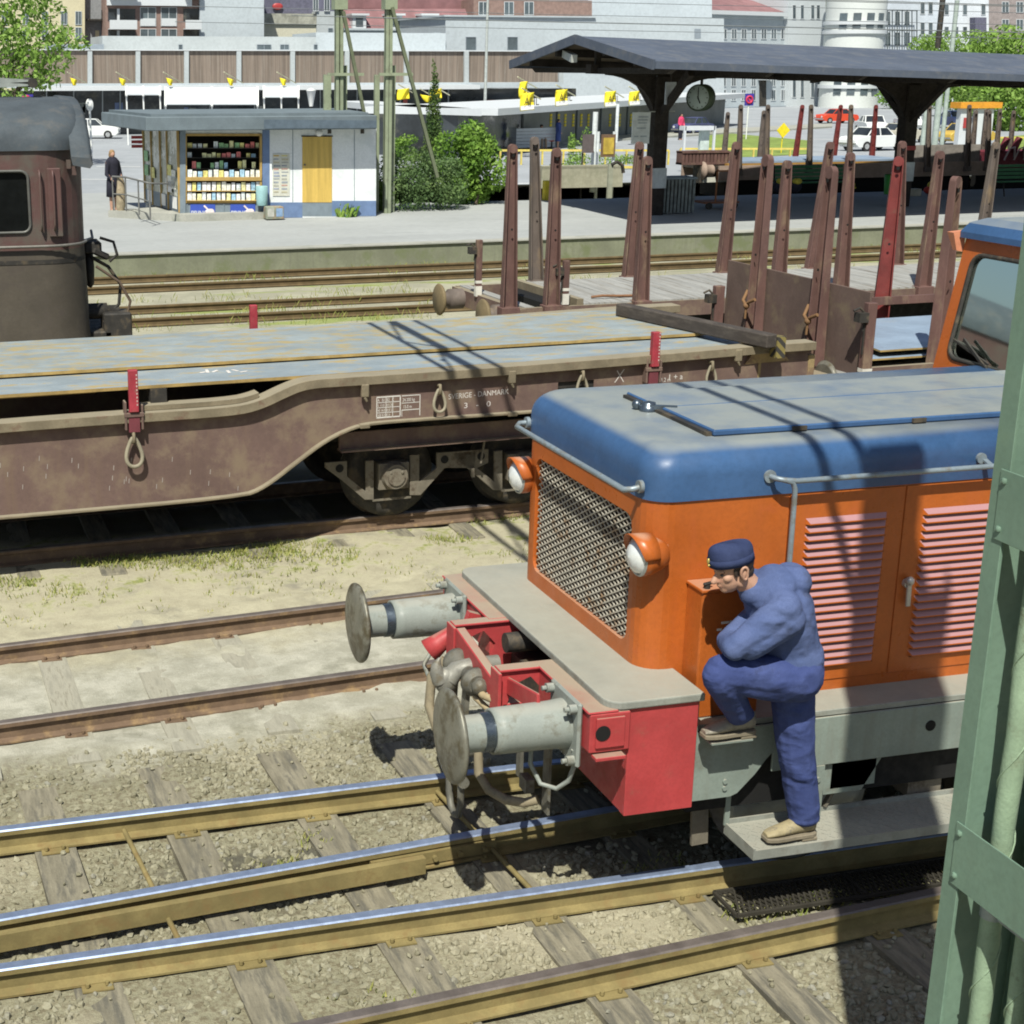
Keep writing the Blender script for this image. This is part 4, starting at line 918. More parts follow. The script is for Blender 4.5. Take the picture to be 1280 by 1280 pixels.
m = MB(); wbox(m, 3.85, 9.0, .16, .20, .80, .98); wbox(m, 3.85, 9.0, .10, .24, .795, .812); m.build("inner_sill", WAGB, wag)
m = MB(); wbox(m, X1w-.03, X1w+.05, -.02, 2.74, .95, 1.48); m.build("end_beam", WAGOCH, wag, bevel=.01)
for off in (.5, 2.25):
    m = MB(); c = wp(X1w+.05, off, 1.05); m.lathe([(0, .13), (.3, .12), (.31, .1), (.5, .1)], c, WD, 20); b = m.build("buffer", WAGB, wag)
    m = MB(); m.lathe([(.5, .2), (.53, .24), (.56, .2), (.57, .01)], c, WD, 28); m.build("buffer_head", STEEL, b)
m = MB(); q = wp(X1w+.06, 1.3, 1.1); m.tube([q, q+Vector((.12, -.1, .05)), q+Vector((.2, -.25, -.15)), q+Vector((.15, -.3, -.4))], .03); m.build("brake_hose", DARKM, wag)
for k, dx in enumerate((0, .07, .12)):
    m = MB(); q = side(990+dx*120, 440); m.tube([q+Vector((0, .2, 0)), q+Vector((.12, .15, -.02)), q+Vector((.2, .12, -.18)), q+Vector((.16, .1, -.42))], .022); m.build("end_cable", DARKM, wag)
# bolsters that carry the plates
for x in (.3, 2.0, 3.9, 5.6, 7.6):
    m = MB(); wbox(m, x, x+.15, .1, 2.65, zat(topL, x)-.05, 1.545); m.build("plate_bolster", DARKM, wag)
# bogie seen below the raised part
def bp(u, v, off=0.): return at(400+u*.21875, 540+v*.21875, Y=13.93+off, s=WS)
m = MB(); bo = thing("bogie", (0, 0, 0), None, None); bo.parent = wag; ORG[bo.name] = Vector((4, 14.95, 0)); bpy.data.objects[bo.name].location = (0, 0, 0)
def poly_plate(mb, P, t=.03): 
    n = len(P); Q = [p+WN*t for p in P]; mb.add(P+Q, [tuple(range(n-1, -1, -1)), tuple(range(n, 2*n))]+[(i, (i+1) % n, n+(i+1) % n, n+i) for i in range(n)])
for dx in (0, 735):
    m = MB()
    for P in ([(30, 175), (155, 165), (155, 255), (262, 340), (262, 165), (308, 160), (308, 388), (255, 388), (130, 280), (30, 205)], [(515, 132), (568, 128), (568, 285), (668, 205), (668, 118), (760, 112), (760, 205), (715, 205), (575, 362), (515, 362)]):
        poly_plate(m, [bp(u+dx, v-dx*.075) for u, v in P])
    m.add([bp(300+dx, 385-dx*.075), bp(520+dx, 365-dx*.075), bp(520+dx, 378-dx*.075), bp(300+dx, 398-dx*.075)], [(0, 1, 2, 3)])
    m.build("bogie_frame", BOGIE, bo, bevel=.004)
    m = MB(); a = bp(330+dx, 330-dx*.075); b = bp(505+dx, 165-dx*.075)
    m.hexa([Vector((a.x, a.y-.03, a.z)), Vector((b.x, b.y-.03, a.z)), Vector((b.x, b.y+.12, a.z)), Vector((a.x, a.y+.12, a.z)), Vector((a.x, a.y-.03, b.z)), Vector((b.x, b.y-.03, b.z)), Vector((b.x, b.y+.12, b.z)), Vector((a.x, a.y+.12, b.z))])
    c = bp(418+dx, 245-dx*.075); m.cyl(c-WN*.09, c, .125, .15, 20); m.cyl(c-WN*.105, c-WN*.08, .09, n=16)
    for sx in (-.06, .06): m.ball(c-WN*.1+Vector((sx, 0, .05)), .02, n=8, m=4)
    m.build("axle_box", BOGIE, bo, bevel=.01)
    m = MB(); c0 = Vector((c.x, 14.13+WS*c.x, .46))
    m.lathe([(-.08, .38), (-.075, .455), (.05, .46), (.055, .49), (.08, .49), (.085, .38), (.02, .36), (-.05, .15), (-.05, .003)], c0, WN, 36); w = m.build("wheel", DARKM, bo)
    m = MB(); m.lathe([(-.08, .38), (-.075, .455), (.05, .46), (.055, .49), (.08, .49), (.085, .38), (.02, .36), (-.05, .15), (-.05, .003)], c0+WN*1.5, -WN, 36); m.build("wheel", DARKM, bo)
    m = MB(); m.cyl(c0, c0+WN*1.5, .07); m.build("axle", DARKM, bo)
for u, v in ((112, 208), (712, 157), (920, 138), (848, 130)):
    m = MB(); c = bp(u, v); m.cyl(c-WN*.004, c+WN*.004, .042 if u != 848 else .001, n=14); m.build("frame_hole", BLACK, bo)
m = MB(); poly_plate(m, [bp(755, 113), bp(962, 98), bp(962, 175), (bp(900, 205)), bp(755, 205)]); m.build("gusset_plate", BOGIE, bo)
m = MB(); m.bar(bp(920, 20)-WN*.1, bp(895, 165)-WN*.1, .018, .018); m.ball(bp(922, 20)-WN*.1, .035); m.bar(bp(860, 200)-WN*.05, bp(862, 250)-WN*.05, .03, .03); m.build("brake_lever", BOGIE, bo)
# lashing rings, hooks and stanchions on the near side
ROPE = M("grey_lashing_ring", (.29, .26, .19), .75, .2, var=.2)
for px, py, sc_ in ((165, 545, 1.35), (546, 485, 1.1), (724, 468, 1.05), (885, 456, 1.0)):
    m = MB(); c = side(px, py)-WN*.055; w = .075*sc_; h = .20*sc_; pts = []
    for k in range(20):
        a = 2*math.pi*k/20; t = (1-math.cos(a))/2; pts.append(c+WD*(w*math.sin(a)*(.35+.65*t))+Vector((0, 0, -h*t))-WN*(.01+.02*t))
    m.tube(pts, .014*sc_, 8, closed=True); r = m.build("lashing_ring", ROPE, wag)
    m = MB(); m.tube([c+Vector((0, 0, .03))+WN*.03, c+Vector((0, 0, .045))-WN*.03, c+Vector((0, 0, -.03))-WN*.045, c+Vector((0, 0, -.05))+WN*.02], .016, 8); m.build("ring_staple", WAGDUST, r)
for px, py in ((453, 488), (636, 471), (918, 444)):
    m = MB(); c = side(px, py)-WN*.07; m.bar(c+Vector((0, 0, .075)), c+Vector((0, 0, -.05)), .075, .05); m.bar(c+Vector((0, 0, -.05)), c+Vector((.02, 0, -.10))-WN*.01, .05, .03, w2=.02, h2=.02); m.build("lashing_hook", WAGDUST, wag, bevel=.008)
for px, py in ((453, 531), (637, 516)):
    m = MB(); c = side(px, py)-WN*.05; m.bar(c-WD*.05, c+WD*.05, .07, .04); m.build("jacking_pad", WAGDUST, wag, bevel=.006)
def stanchion(px, py0, py1, off, x_w=.085):
    a = side(px, py1, 13.58)-WN*.09 if off == 0 else at(px, py1, Y=13.58+off, s=WS); t = at(px+3, py0, Y=a.y-WS*a.x, s=WS)
    m = MB(); m.bar(a, Vector((a.x, a.y, t.z)), x_w, .07, up=(0, 1, 0)); s = m.build("stanchion", STANCH, wag, bevel=.006)
    if off == 0:
        m = MB()
        for k in range(9): m.box(a.x+.022, a.y-.0372, a.z+.06+k*.034, a.x+.034, a.y-.0352, a.z+.06+k*.034+.016)
        m.build("measure_mark", M("pale_mark", (.5, .36, .33), .8), s)
        m = MB(); m.bar(a+Vector((-.075, .05, -.17)), a+Vector((-.075, .05, .09)), .02, .12); m.bar(a+Vector((.075, .05, -.17)), a+Vector((.075, .05, .06)), .02, .12); m.bar(a+Vector((-.09, 0, -.03)), a+Vector((.09, 0, -.03)), .03, .04); m.build("stanchion_bracket", WAGB, s, bevel=.004)
        m = MB(); m.bar(a+Vector((-.0, .02, -.19)), a+Vector((0, .02, 0)), .10, .05); m.build("stanchion_foot", M("dull_maroon", (.15, .035, .045), .7), s)
stanchion(165, 462, 512, 0); stanchion(812, 415, 456, 0); stanchion(317, 381, 412, 3.0)
# stencilled table, chalk writing
def wl(px, py): 
    o = side(px, py)-WN*.0075
    return lambda u, v: o+WD*u+Vector((0, 0, v))-WN*.0
STEN = M("white_stencil", (.62, .6, .56), .8, var=.1)
m = MB(); f = wl(470, 523)
def wrect(mb, f, u0, v0, u1, v1): mb.add([f(u0, v0), f(u1, v0), f(u1, v1), f(u0, v1)], [(0, 1, 2, 3)])
for u0, v0, u1, v1 in ((0, 0, .008, .21), (.24, 0, .25, .21), (0, .0, .25, .012), (0, .2, .25, .212), (.095, 0, .101, .2), (.165, 0, .171, .2), (0, .05, .25, .056), (0, .1, .25, .106), (0, .15, .25, .156),
                       (.26, .06, .45, .068), (.26, .2, .45, .208), (.445, .0, .453, .208), (.26, .13, .45, .136), (.26, .0, .265, .06)): wrect(m, f, u0, v0, u1, v1)
m.build("load_table", STEN, wag)
for tx, sz, u, v in (("A   B1  B2   C", .05, .012, .162), ("S  13.0 18.5 26", .044, .012, .113), ("90 14.0 20.0 25", .044, .012, .063), ("100 9.0 12.5", .044, .012, .014), ("24.300 kg", .055, .268, .148), ("15.0 m", .055, .275, .08)):
    text_mesh(tx, sz*.62, lambda a, b: f(u+a*.95, v+b*1.35), "stencil_text", STEN, wag)
f2 = wl(560, 499); text_mesh("SVERIGE - DANMARK", .062, lambda a, b: f2(a*1.1, b*1.2+a*.02), "chalk_text", CHALK, wag)
f3 = wl(579, 510); text_mesh("3   -   0", .075, lambda a, b: f3(a*1.3, b), "chalk_text", CHALK, wag)
f4 = wl(818, 478); text_mesh("+ 31.2 m", .05, lambda a, b: f4(a, b*1.2), "stencil_text", STEN, wag); f4b = wl(834, 475); text_mesh("1 + a", .085, lambda a, b: f4b(a, b), "chalk_text", STEN, wag)
m = MB(); f5 = wl(817, 494)
for u0, v0, u1, v1 in ((0, 0, .43, .01), (0, .09, .43, .1), (0, 0, .01, .1), (.12, 0, .13, .1), (.28, 0, .29, .1), (.42, 0, .43, .1)): wrect(m, f5, u0, v0, u1, v1)
m.build("load_table", STEN, wag)
f6 = wl(768, 478); m = MB(); m.bar(f6(0, 0), f6(.1, .13), .008, .002, up=WN); m.bar(f6(.1, 0), f6(.02, .12), .008, .002, up=WN); m.build("chalk_cross", CHALK, wag)
TICK = M("faint_chalk", (.36, .32, .29), .9, var=.1)
rs = random.Random(11)
for k in range(26):
    c = side(rs.uniform(0, 310), rs.uniform(575, 620))-WN*.008
    if zat(botL, c.x)+.03 < c.z < zat(topL, c.x)-.15: m = MB(); m.bar(c, c+Vector((.004, 0, .045)), .006, .001, up=WN); m.build("chalk_tick", TICK, wag)
# steel plates: each lies loose on the wagon
def plate(px0, x0, x1, ya, yb, sa, z, t, label, mat=PLATE, skew=0.):
    m = MB(); m.k = 0; t0 = z-t
    A = [(x0, ya+sa*x0), (x1, ya+sa*x1), (x1+skew, yb+sa*x1), (x0+skew, yb+sa*x0)]
    m.k = 0; m.add([(x, y, z) for x, y in A], [(0, 1, 2, 3)]); m.k = 1
    m.add([(x, y, z) for x, y in A]+[(x, y, t0) for x, y in A], [(0, 4, 5, 1), (1, 5, 6, 2), (2, 6, 7, 3), (3, 7, 4, 0), (4, 7, 6, 5)])
    o = m.build("steel_plate", [mat, PLATEEDGE], loc=((x0+x1)/2, (ya+yb)/2, t0)); tag(o, label, "steel plate", "steel plates loaded on the wagons"); return o
plate(0, -1.5, 8.36, 13.72, 16.2, .056, 1.578, .03, "lower blue grey steel plate on the low wagon, nearest its side frame", PLATE)
plate(0, -1.5, 8.20, 14.42, 16.20, .056, 1.625, .03, "rust streaked upper steel plate on the low wagon, at its far side", PLATEY)
plate(0, -1.5, 1.5, 13.80, 15.9, .056, 1.545, .022, "short steel plate end under the pile at the left edge of the low wagon", PLATE)
c1, c2 = Vector((8.36, 13.82, 1.70)), Vector((7.80, 16.2, 1.70))
m = MB(); m.bar(c1, c2, .14, .14); tm = m.build("timber_beam", M("dark_timber", (.06, .05, .043), .85, var=.2, vs=4, st=(3, 1, 4), dirt=(.085, .072, .06), ds=4, bump=.15), bevel=.012, loc=(8.1, 15, 1.63)); tag(tm, "dark square timber beam laid across the steel plates at the low wagon's end", "timber")
t = NT("hazard_paint"); wv = t.n("ShaderNodeTexWave"); wv.inputs["Scale"].default_value = 5.5; wv.bands_direction = 'DIAGONAL'; t.l(t.pos.outputs["Position"], wv.inputs[0]); HAZ = t.out(t.mix(t.ramp(wv.outputs["Fac"], .45, .55), (.20, .16, .05), (.035, .032, .028)), .8)
m = MB(); m.bar(Vector((8.50, 13.87, 1.62)), Vector((8.50, 14.0, 1.62)), .10, .22); m.build("striped_end", HAZ, wag)
# ---------------------------------------------------------------- stakes: tapered channel posts
def stake(parent, base, top, w0=.13, w1=.085, mat=STAKE, d0=.11, d1=.075, face=(0, -1, 0)):
    """hollow channel section tapering to the top, with a slotted head"""
    b = Vector(base); t = Vector(top); m = MB(); f = Vector(face).normalized(); sd = Vector((0, 0, 1)).cross(f).normalized()
    L = []
    for p, w, d in ((b, w0, d0), (t, w1, d1)):
        k = .018
        L.append([p-sd*w/2+f*d/2, p-sd*w/2-f*d/2, p+sd*w/2-f*d/2, p+sd*w/2+f*d/2, p+sd*(w/2-k)+f*d/2, p+sd*(w/2-k)-f*(d/2-k), p-sd*(w/2-k)-f*(d/2-k), p-sd*(w/2-k)+f*d/2])
    m.loops(L, True, True, smooth=False)
    h = L[1]; c = t+Vector((0, 0, .012)); m.cyl(t-f*d1/2*.9+Vector((0, 0, -.01)), t+f*d1/2*.9+Vector((0, 0, -.01)), w1/2*.98, n=14)
    s = m.build("stake", mat, parent, bevel=.004)
    m = MB(); q = b.lerp(t, .955)+f*(d1/2+.002); m.cyl(q, q+f*.003, .022, n=10); q = b.lerp(t, .5)+f*(d0*.5-.012); m.cyl(q+f*.0, q+f*.004, .016, n=8)
    m.build("stake_hole", BLACK, s)
    m = MB(); m.box(b.x-w0*.62, b.y-d0*.75, b.z-.14, b.x+w0*.62, b.y+d0*.75, b.z+.02); m.build("stake_pocket", mat, s, bevel=.006)
    return s
w2 = thing("stake_wagon", (12.5, 15.75, 0), "rust brown stake wagon with solid bulkhead and blue steel plates, right behind the orange hood", "wagon")
m = MB(); wbox(m, 9.35, 24, -.04, 2.74, 1.0, 1.16); wbox(m, 9.32, 9.36, -.06, 2.76, .9, 1.18); m.build("underframe", WAGB, w2, bevel=.008)
m = MB(); wbox(m, 9.6, 24, .05, 2.65, 1.16, 1.19); m.build("deck", M("wagon_deck_grey", (.27, .265, .25), .85, var=.2, vs=2, st=(2, .4, 1), dirt=(.18, .15, .12), ds=3), w2)
for off in (.5, 2.25):
    m = MB(); c = wp(9.3, off, 1.03); m.lathe([(0, .12), (.2, .11), (.21, .09), (.3, .09)], c, -WD, 20); b = m.build("buffer", WAGB, w2)
    m = MB(); m.lathe([(.3, .2), (.33, .23), (.36, .2), (.37, .01)], c, -WD, 28); m.build("buffer_head", STEEL, b)
bx0 = 9.70
m = MB()
m.hexa([wp(bx0, .0, 1.16), wp(bx0+.025, .0, 1.16), wp(bx0+.025, 2.72, 1.16), wp(bx0, 2.72, 1.16), wp(bx0, .0, 2.10), wp(bx0+.025, .0, 2.10), wp(bx0+.025, 2.72, 2.13), wp(bx0, 2.72, 2.13)])
m.build("bulkhead", M("bulkhead_brown", (.12, .082, .068), .8, var=.15, vs=2, dirt=(.17, .13, .085), ds=3, dt=(.5, .7), bump=.1), w2, bevel=.004)
m = MB(); m.bar(wp(bx0-.03, .0, 1.14), wp(bx0-.03, 2.72, 1.14), .1, .06); m.build("bulkhead_foot", WAGB, w2)
for off, tz, bz in ((1.95, 3.36, 1.2), (.75, 3.30, 1.2)):
    b = wp(bx0-.09, off, bz); stake(w2, b, (b.x+.03, b.y+.02, tz), .21, .14, STAKE, .13, .08, (-1, -.1, 0))
    m = MB(); z = 1.74; m.tube([b+Vector((-.09, -.14, z-bz+.04)), b+Vector((-.11, -.05, z-bz)), b+Vector((-.115, .02, z-bz-.04)), b+Vector((-.11, .09, z-bz+.0)), b+Vector((-.02, .16, z-bz+.1))], .02, 8); m.ball(b+Vector((-.115, 0, z-bz-.05)), .04, n=8, m=6); m.tube([b+Vector((-.115, 0, z-bz-.05)), b+Vector((-.12, .0, z-bz-.2))], .015, 6); m.build("chain", M("rusty_chain", (.2, .11, .05), .8), w2)
red_b = Vector((11.9, 17.15, 1.2)); stake(w2, red_b, (11.92, 17.12, 3.26), .21, .125, STAKER, .12, .08, (-.5, -1, 0))
j_b = Vector((10.66, 14.27, 1.12)); stake(w2, j_b, (10.70, 14.33, 3.22), .22, .13, STAKE, .14, .08, (.45, -1, 0))
for x in (14.6, 17.6): stake(w2, wp(x, .05, 1.15), wp(x, .1, 3.2), .15, .09, STAKE)
for x in (14.9, 18.0, 21): stake(w2, wp(x, 2.7, 1.15), wp(x, 2.65, 3.2), .15, .09, STAKE)
m = MB(); m.bar(wp(9.9, 2.74, 1.52), wp(23, 2.74, 1.52), .05, .1); m.build("side_rail", STAKE, w2)
m = MB(); m.bar(wp(9.75, -.03, 1.22), wp(23, -.03, 1.22), .06, .16); m.build("side_rail", WAGB, w2)
def lamp_post(parent, b, h, w=.09):
    b = Vector(b); m = MB(); m.bar(b, b+Vector((0, 0, h)), w, w*.8); p = m.build("end_post", STAKE, parent, bevel=.006)
    m = MB(); m.box(b.x-w*.53, b.y-w*.42, b.z+.02, b.x+w*.53, b.y+w*.42, b.z+.17); m.box(b.x-w*.53, b.y-w*.42, b.z+.21, b.x+w*.53, b.y+w*.42, b.z+.25); m.build("white_band", M("dirty_white", (.6, .58, .52), .8), p)
    m = MB(); m.box(b.x-.16, b.y-.06, b.z+h-.2, b.x-.05, b.y+.05, b.z+h-.1); m.tube([b+Vector((-.2, 0, h-.08)), b+Vector((-.13, 0, h-.05)), b+Vector((-.05, 0, h-.12)), b+Vector((-.07, 0, h-.3))], .014, 6); m.bar(b+Vector((-.06, -.01, h-.18)), b+Vector((-.06, -.01, h-.55)), .02, .02); m.build("lamp_bracket", DARKM, p)
lamp_post(w2, wp(9.68, -.05, 1.05), .95, .11); lamp_post(w2, wp(9.6, 2.72, 1.1), .72, .12)
plate(0, 10.2, 22, 14.0, 15.9, .062, 1.38, .02, "plain blue steel plate topmost on the stake wagon beside the cab", PLATEB, skew=.25)
plate(0, 10.0, 22, 13.95, 16.0, .062, 1.30, .02, "blue steel plate with yellowed far strip lying under the topmost plate", PLATEB)
m = MB(); wbox(m, 10.3, 22, 2.15, 2.45, 1.19, 1.345); tag(m.build("timber_spacer", M("yellow_timber", (.42, .33, .13), .8), loc=(15, 16.9, 1.19)), "long yellowish timber spacer lying beside the blue plates on the stake wagon", "timber")
# ---------------------------------------------------------------- empty stake wagon on the track behind
SW = .05
s1 = thing("stake_wagon", (13, 20.9, 0), "empty stake wagon with plank deck and tall rusty stakes, behind the steel plates", "wagon")
def sp(x, off, z): return Vector((x-off*SW, 19.42+SW*x+off, z))
def sbox(mb, x0, x1, o0, o1, z0, z1): mb.hexa([sp(x0, o0, z0), sp(x1, o0, z0), sp(x1, o1, z0), sp(x0, o1, z0), sp(x0, o0, z1), sp(x1, o0, z1), sp(x1, o1, z1), sp(x0, o1, z1)])
DECK = M("grey_plank_deck", (.30, .30, .285), .85, var=.18, vs=1.5, st=(6, .5, 1), dirt=(.2, .18, .15), ds=2.5, dt=(.5, .66), bump=.2)
m = MB()
for k in range(62):
    x = 9.0+k*.25; sbox(m, x+.004, x+.246, 0, 2.35, 1.15, 1.19+random.uniform(0, .006))
m.build("plank_deck", DECK, s1)
m = MB(); sbox(m, 8.05, 24.5, -.03, .03, .95, 1.17); m.build("side_sill", WAGB, s1); m = MB(); sbox(m, 8.05, 24.5, 2.32, 2.38, .95, 1.17); m.build("side_sill", WAGB, s1); m = MB(); sbox(m, 8.0, 8.1, -.05, 2.4, .92, 1.16); m.build("headstock", WAGB, s1)
m = MB(); sbox(m, 8.1, 8.25, .0, 2.35, 1.12, 1.18); m.build("end_step", DECK, s1)
m = MB(); sbox(m, 8.9, 9.0, .0, 2.35, 1.1, 1.26); m.build("end_rail", WAGDUST, s1)
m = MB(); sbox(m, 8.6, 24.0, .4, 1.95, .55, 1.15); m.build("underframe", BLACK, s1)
for off in (.35, 2.0):
    m = MB(); c = sp(8.0, off, 1.03); m.lathe([(0, .15), (.22, .15), (.23, .11), (.34, .11)], c, (-1, -SW, 0), 20); b = m.build("buffer", STAKEG, s1)
    m = MB(); m.lathe([(.34, .22), (.37, .24), (.39, .22), (.4, .01)], c, (-1, -SW, 0), 28); m.build("buffer_head", M("ochre_buffer_face", (.17, .13, .07), .8), b)
def s_stake(pb, yb, pt, yt, off, mt):
    b = at(pb, yb, Y=19.42+off, s=SW); b.z = 1.18; t_ = at(pt, yt, Y=b.y); stake(s1, b, (t_.x, b.y+(.04 if off < 1 else -.04), t_.z), .215, .125, mt, .13, .08, (0, -1, 0))
for a4 in ((636, 376, 642, 185), (689, 386, 697, 190), (801, 373, 811, 200), (973, 352, 986, 205), (1052, 350, 1065, 195), (1155, 345, 1177, 193)): s_stake(*a4, -.02, STAKE)
for i, a4 in enumerate(((670, 356, 667, 175), (786, 353, 798, 181), (903, 345, 919, 181), (1014, 340, 1036, 181), (1120, 336, 1126, 180), (1226, 300, 1243, 181))): s_stake(*a4, 2.38, STAKEG if i in (0, 5) else STAKE)
lamp_post(s1, sp(8.02, 1.45, 1.12), .84); lamp_post(s1, sp(8.72, .02, 1.17), .63)
m = MB(); m.tube([sp(9.3, .35, 1.22), sp(9.45, .3, 1.24), sp(9.7, .34, 1.22), sp(9.95, .3, 1.22)], .02, 6); tag(m.build("chain", M("rust_chain", (.2, .1, .05), .8), loc=sp(9.5, .3, 1.2)), "rusty chain lying on the empty wagon's planks", "chain")
# ---------------------------------------------------------------- brown electric locomotive at the left edge
el = thing("electric_locomotive", (-4, 20.3, 0), "dark brown electric locomotive with rounded cab end and grey roof at left edge", "locomotive")
MAROON = M("maroon_brown_paint", (.105, .055, .050), .5, var=.12, vs=2, dirt=(.10, .085, .07), ds=2.5, dt=(.45, .7), bump=.06, bs=25, streak=(.10, .075, .06))
SOOT = M("olive_soot_paint", (.085, .072, .055), .65, var=.15, vs=2, dirt=(.075, .062, .05), ds=3, bump=.06)
ROOFG = M("slate_grey_roof", (.06, .074, .086), .8, var=.15, vs=3, dirt=(.085, .09, .092), ds=4)
ey0, ey1, ex1 = 18.70, 21.75, 2.02
def eplan(x1, ins, r): 
    P = [(-14, ey0+ins), (-14, ey1-ins)]
    for i in range(9): t = R(90-90*i/8); P.append((x1-r+r*math.cos(t), ey1-ins-r+r*math.sin(t)))
    for i in range(9): t = R(0-90*i/8); P.append((x1-r+r*math.cos(t), ey0+ins+r+r*math.sin(t)))
    return P
er = .55
m = MB(); m.loops([[(x, y, z) for x, y in eplan(ex1+dx, 0, er)] for z, dx in ((1.15, .03), (1.28, .02), (1.6, .02), (2.28, .0))], True, False); eb = m.build("lower_body", SOOT, el)
# upper body with window opening on the visible side
m = MB(); pl_ = eplan(ex1, 0, er); m.smooth = True
for i in range(len(pl_)):
    j = (i+1) % len(pl_); a, b = pl_[i], pl_[j]
    if abs(a[1]-ey0) < 1e-4 and abs(b[1]-ey0) < 1e-4: continue
    m.add([(a[0], a[1], 2.28), (b[0], b[1], 2.28), (b[0], b[1], 3.46), (a[0], a[1], 3.46)], [(0, 1, 2, 3)])
m.smooth = False; wn = rrect(.55, 2.50, 1.34, 3.21, .09); wn2 = rrect(-1.4, 2.5, .3, 3.21, .09)
m.holed([(-14, 2.28), (ex1-er, 2.28), (ex1-er, 3.46), (-14, 3.46)], [wn, wn2], lambda a, b: (a, ey0, b)); ub = m.build("upper_body", MAROON, el)
m = MB(); m.box(-2, ey0+.05, 2.4, 1.7, ey0+1.2, 2.42); m.box(-2, ey0+1.2, 2.3, 1.8, ey0+1.25, 3.4); m.build("cab_interior", BLACK, el)
m = MB(); m.add([(a, ey0+.03, b) for a, b in wn], [tuple(range(len(wn)))]); m.build("window_pane", GLASSD, ub)
m = MB(); m.tube([(a, ey0-.01, b) for a, b in wn], .018, 8, closed=True); m.build("window_frame", M("window_frame_grey", (.12, .12, .11), .5, .3), ub)
m = MB(); m.tube([(a, ey0-.01, b) for a, b in wn2], .018, 8, closed=True); m.build("window_frame", M("window_frame_grey", (.12, .12, .11), .5, .3), ub)
m = MB(); m.tube([(-14, ey0-.02, 2.335)]+[(x, y-.03 if y < 19 else y, 2.335) for x, y in reversed(eplan(ex1+.02, -.02, er)[-9:])]+[(ex1+.12, ey0+.7, 2.34), (ex1+.14, ey0+1.0, 2.4)], .017, 8); m.build("waist_rail", M("rail_grey", (.2, .19, .17), .5, .3), el)
m = MB(); m.loops([[(x, y, z) for x, y in eplan(ex1+.006, -.006, er)[2:]+[(-14, ey0-.006)]] for z in (2.12, 2.17)], False, False, closed=False); m.build("waist_band", DARKM, el)
for dx in (0, .17):
    m = MB(); x = 1.47+dx*.9; m.tube([(x, ey0, 2.52), (x, ey0-.07, 2.53), (x, ey0-.08, 2.6), (x, ey0-.08, 3.14), (x, ey0-.07, 3.2), (x, ey0, 3.21)], .014, 8); m.build("grab_rail", MAROON, el)
m = MB(); m.box(1.56, ey0-.035, 2.44, 1.72, ey0+.01, 3.24); m.build("door_pillar", MAROON, el, bevel=.01)
m = MB()
L = []
for k in range(13):
    t = k/12; ins = 1.52*(1-math.cos(t*math.pi/2)); z = 3.44+.58*math.sin(t*math.pi/2)**.8
    L.append([(min(x, ex1+.05-.12*t), y, z) for x, y in eplan(ex1+.05-.12*t, -.03+ins*.97, max(.02, er*(1-t)))])
m.loops(L, True, True); m.build("cab_roof", ROOFG, el)
m = MB(); L = []
for a in np.linspace(-62, 62, 17):  # projecting visor over the end window
    y = (ey0+ey1)/2+1.62*math.sin(R(a))/math.sin(R(62)); z = 3.36+.68*math.cos(R(a*.98))-.32*(abs(a)/62)**3*1.0
    L.append([(1.84, y, z), (2.06, y, z-.02), (2.10, y, z-.09), (2.06, y, z-.14), (1.86, y, z-.10)])
m.loops(L, True, True); m.build("roof_visor", ROOFG, el, bevel=.01)
m = MB(); m.box(.62, ey0+.35, 3.72, 1.02, ey0+.8, 3.98); m.build("roof_box", ROOFG, el, bevel=.02)
PAN = M("pantograph_grey", (.33, .36, .34), .5, .3)
pn = thing("pantograph", (0, 0, 0), None, None); pn.parent = el; ORG[pn.name] = Vector((-4, 20.3, 0))
for z0, z1, y in ((4.36, 4.20, 20.0), (4.05, 4.18, 20.0), (4.36, 4.20, 20.8), (4.05, 4.18, 20.8)):
    m = MB(); m.bar((-1.2, y, z0+.0), (1.55, y, z1), .05, .05); m.build("arm", PAN, pn)
m = MB(); m.cyl((1.55, 19.9, 4.19), (1.55, 20.9, 4.19), .06); m.build("knuckle", DARKM, pn); m = MB(); m.bar((-1.2, 20.4, 3.9), (-1.2, 20.4, 4.4), .8, .8); m.build("frame", PAN, pn)
m = MB(); m.lathe([(0, .1), (.25, .1), (.26, .07), (.4, .07)], (ex1+.02, 19.45, 1.42), (1, 0, 0), 18); m.build("buffer", DARKM, el)
m = MB(); m.lathe([(0, .17), (.04, .24), (.08, .26), (.12, .2), (.13, .01)], (ex1+.02, 19.6, 1.95), (1, -.1, 0), 24); m.build("headlamp", DARKM, el)
m = MB(); m.box(ex1, 19.3, 2.16, ex1+.22, 19.7, 2.30); m.bar((ex1+.1, 19.3, 2.2), (ex1+.3, 19.35, 2.1), .1, .08); m.build("socket_box", DARKM, el, bevel=.02)
m = MB(); m.tube([(ex1+.2, 19.3, 2.35), (ex1+.36, 19.25, 2.3), (ex1+.4, 19.25, 2.14), (ex1+.3, 19.25, 2.06)], .02, 6); m.build("cable_loop", DARKM, el)
m = MB(); m.tube([(ex1+.1, 19.4, 2.1), (ex1+.3, 19.4, 1.98), (ex1+.45, 19.42, 1.75), (ex1+.42, 19.42, 1.5), (ex1+.3, 19.4, 1.4)], .022, 8); m.build("jumper_cable", DARKM, el)
m = MB(); m.tube([(ex1+.14, 19.3, 2.0), (ex1+.42, 19.3, 1.8), (ex1+.55, 19.3, 1.55), (ex1+.5, 19.3, 1.36), (ex1+.2, 19.3, 1.3)], .018, 8); m.build("jumper_cable", M("brown_cable", (.12, .085, .06), .7), el)
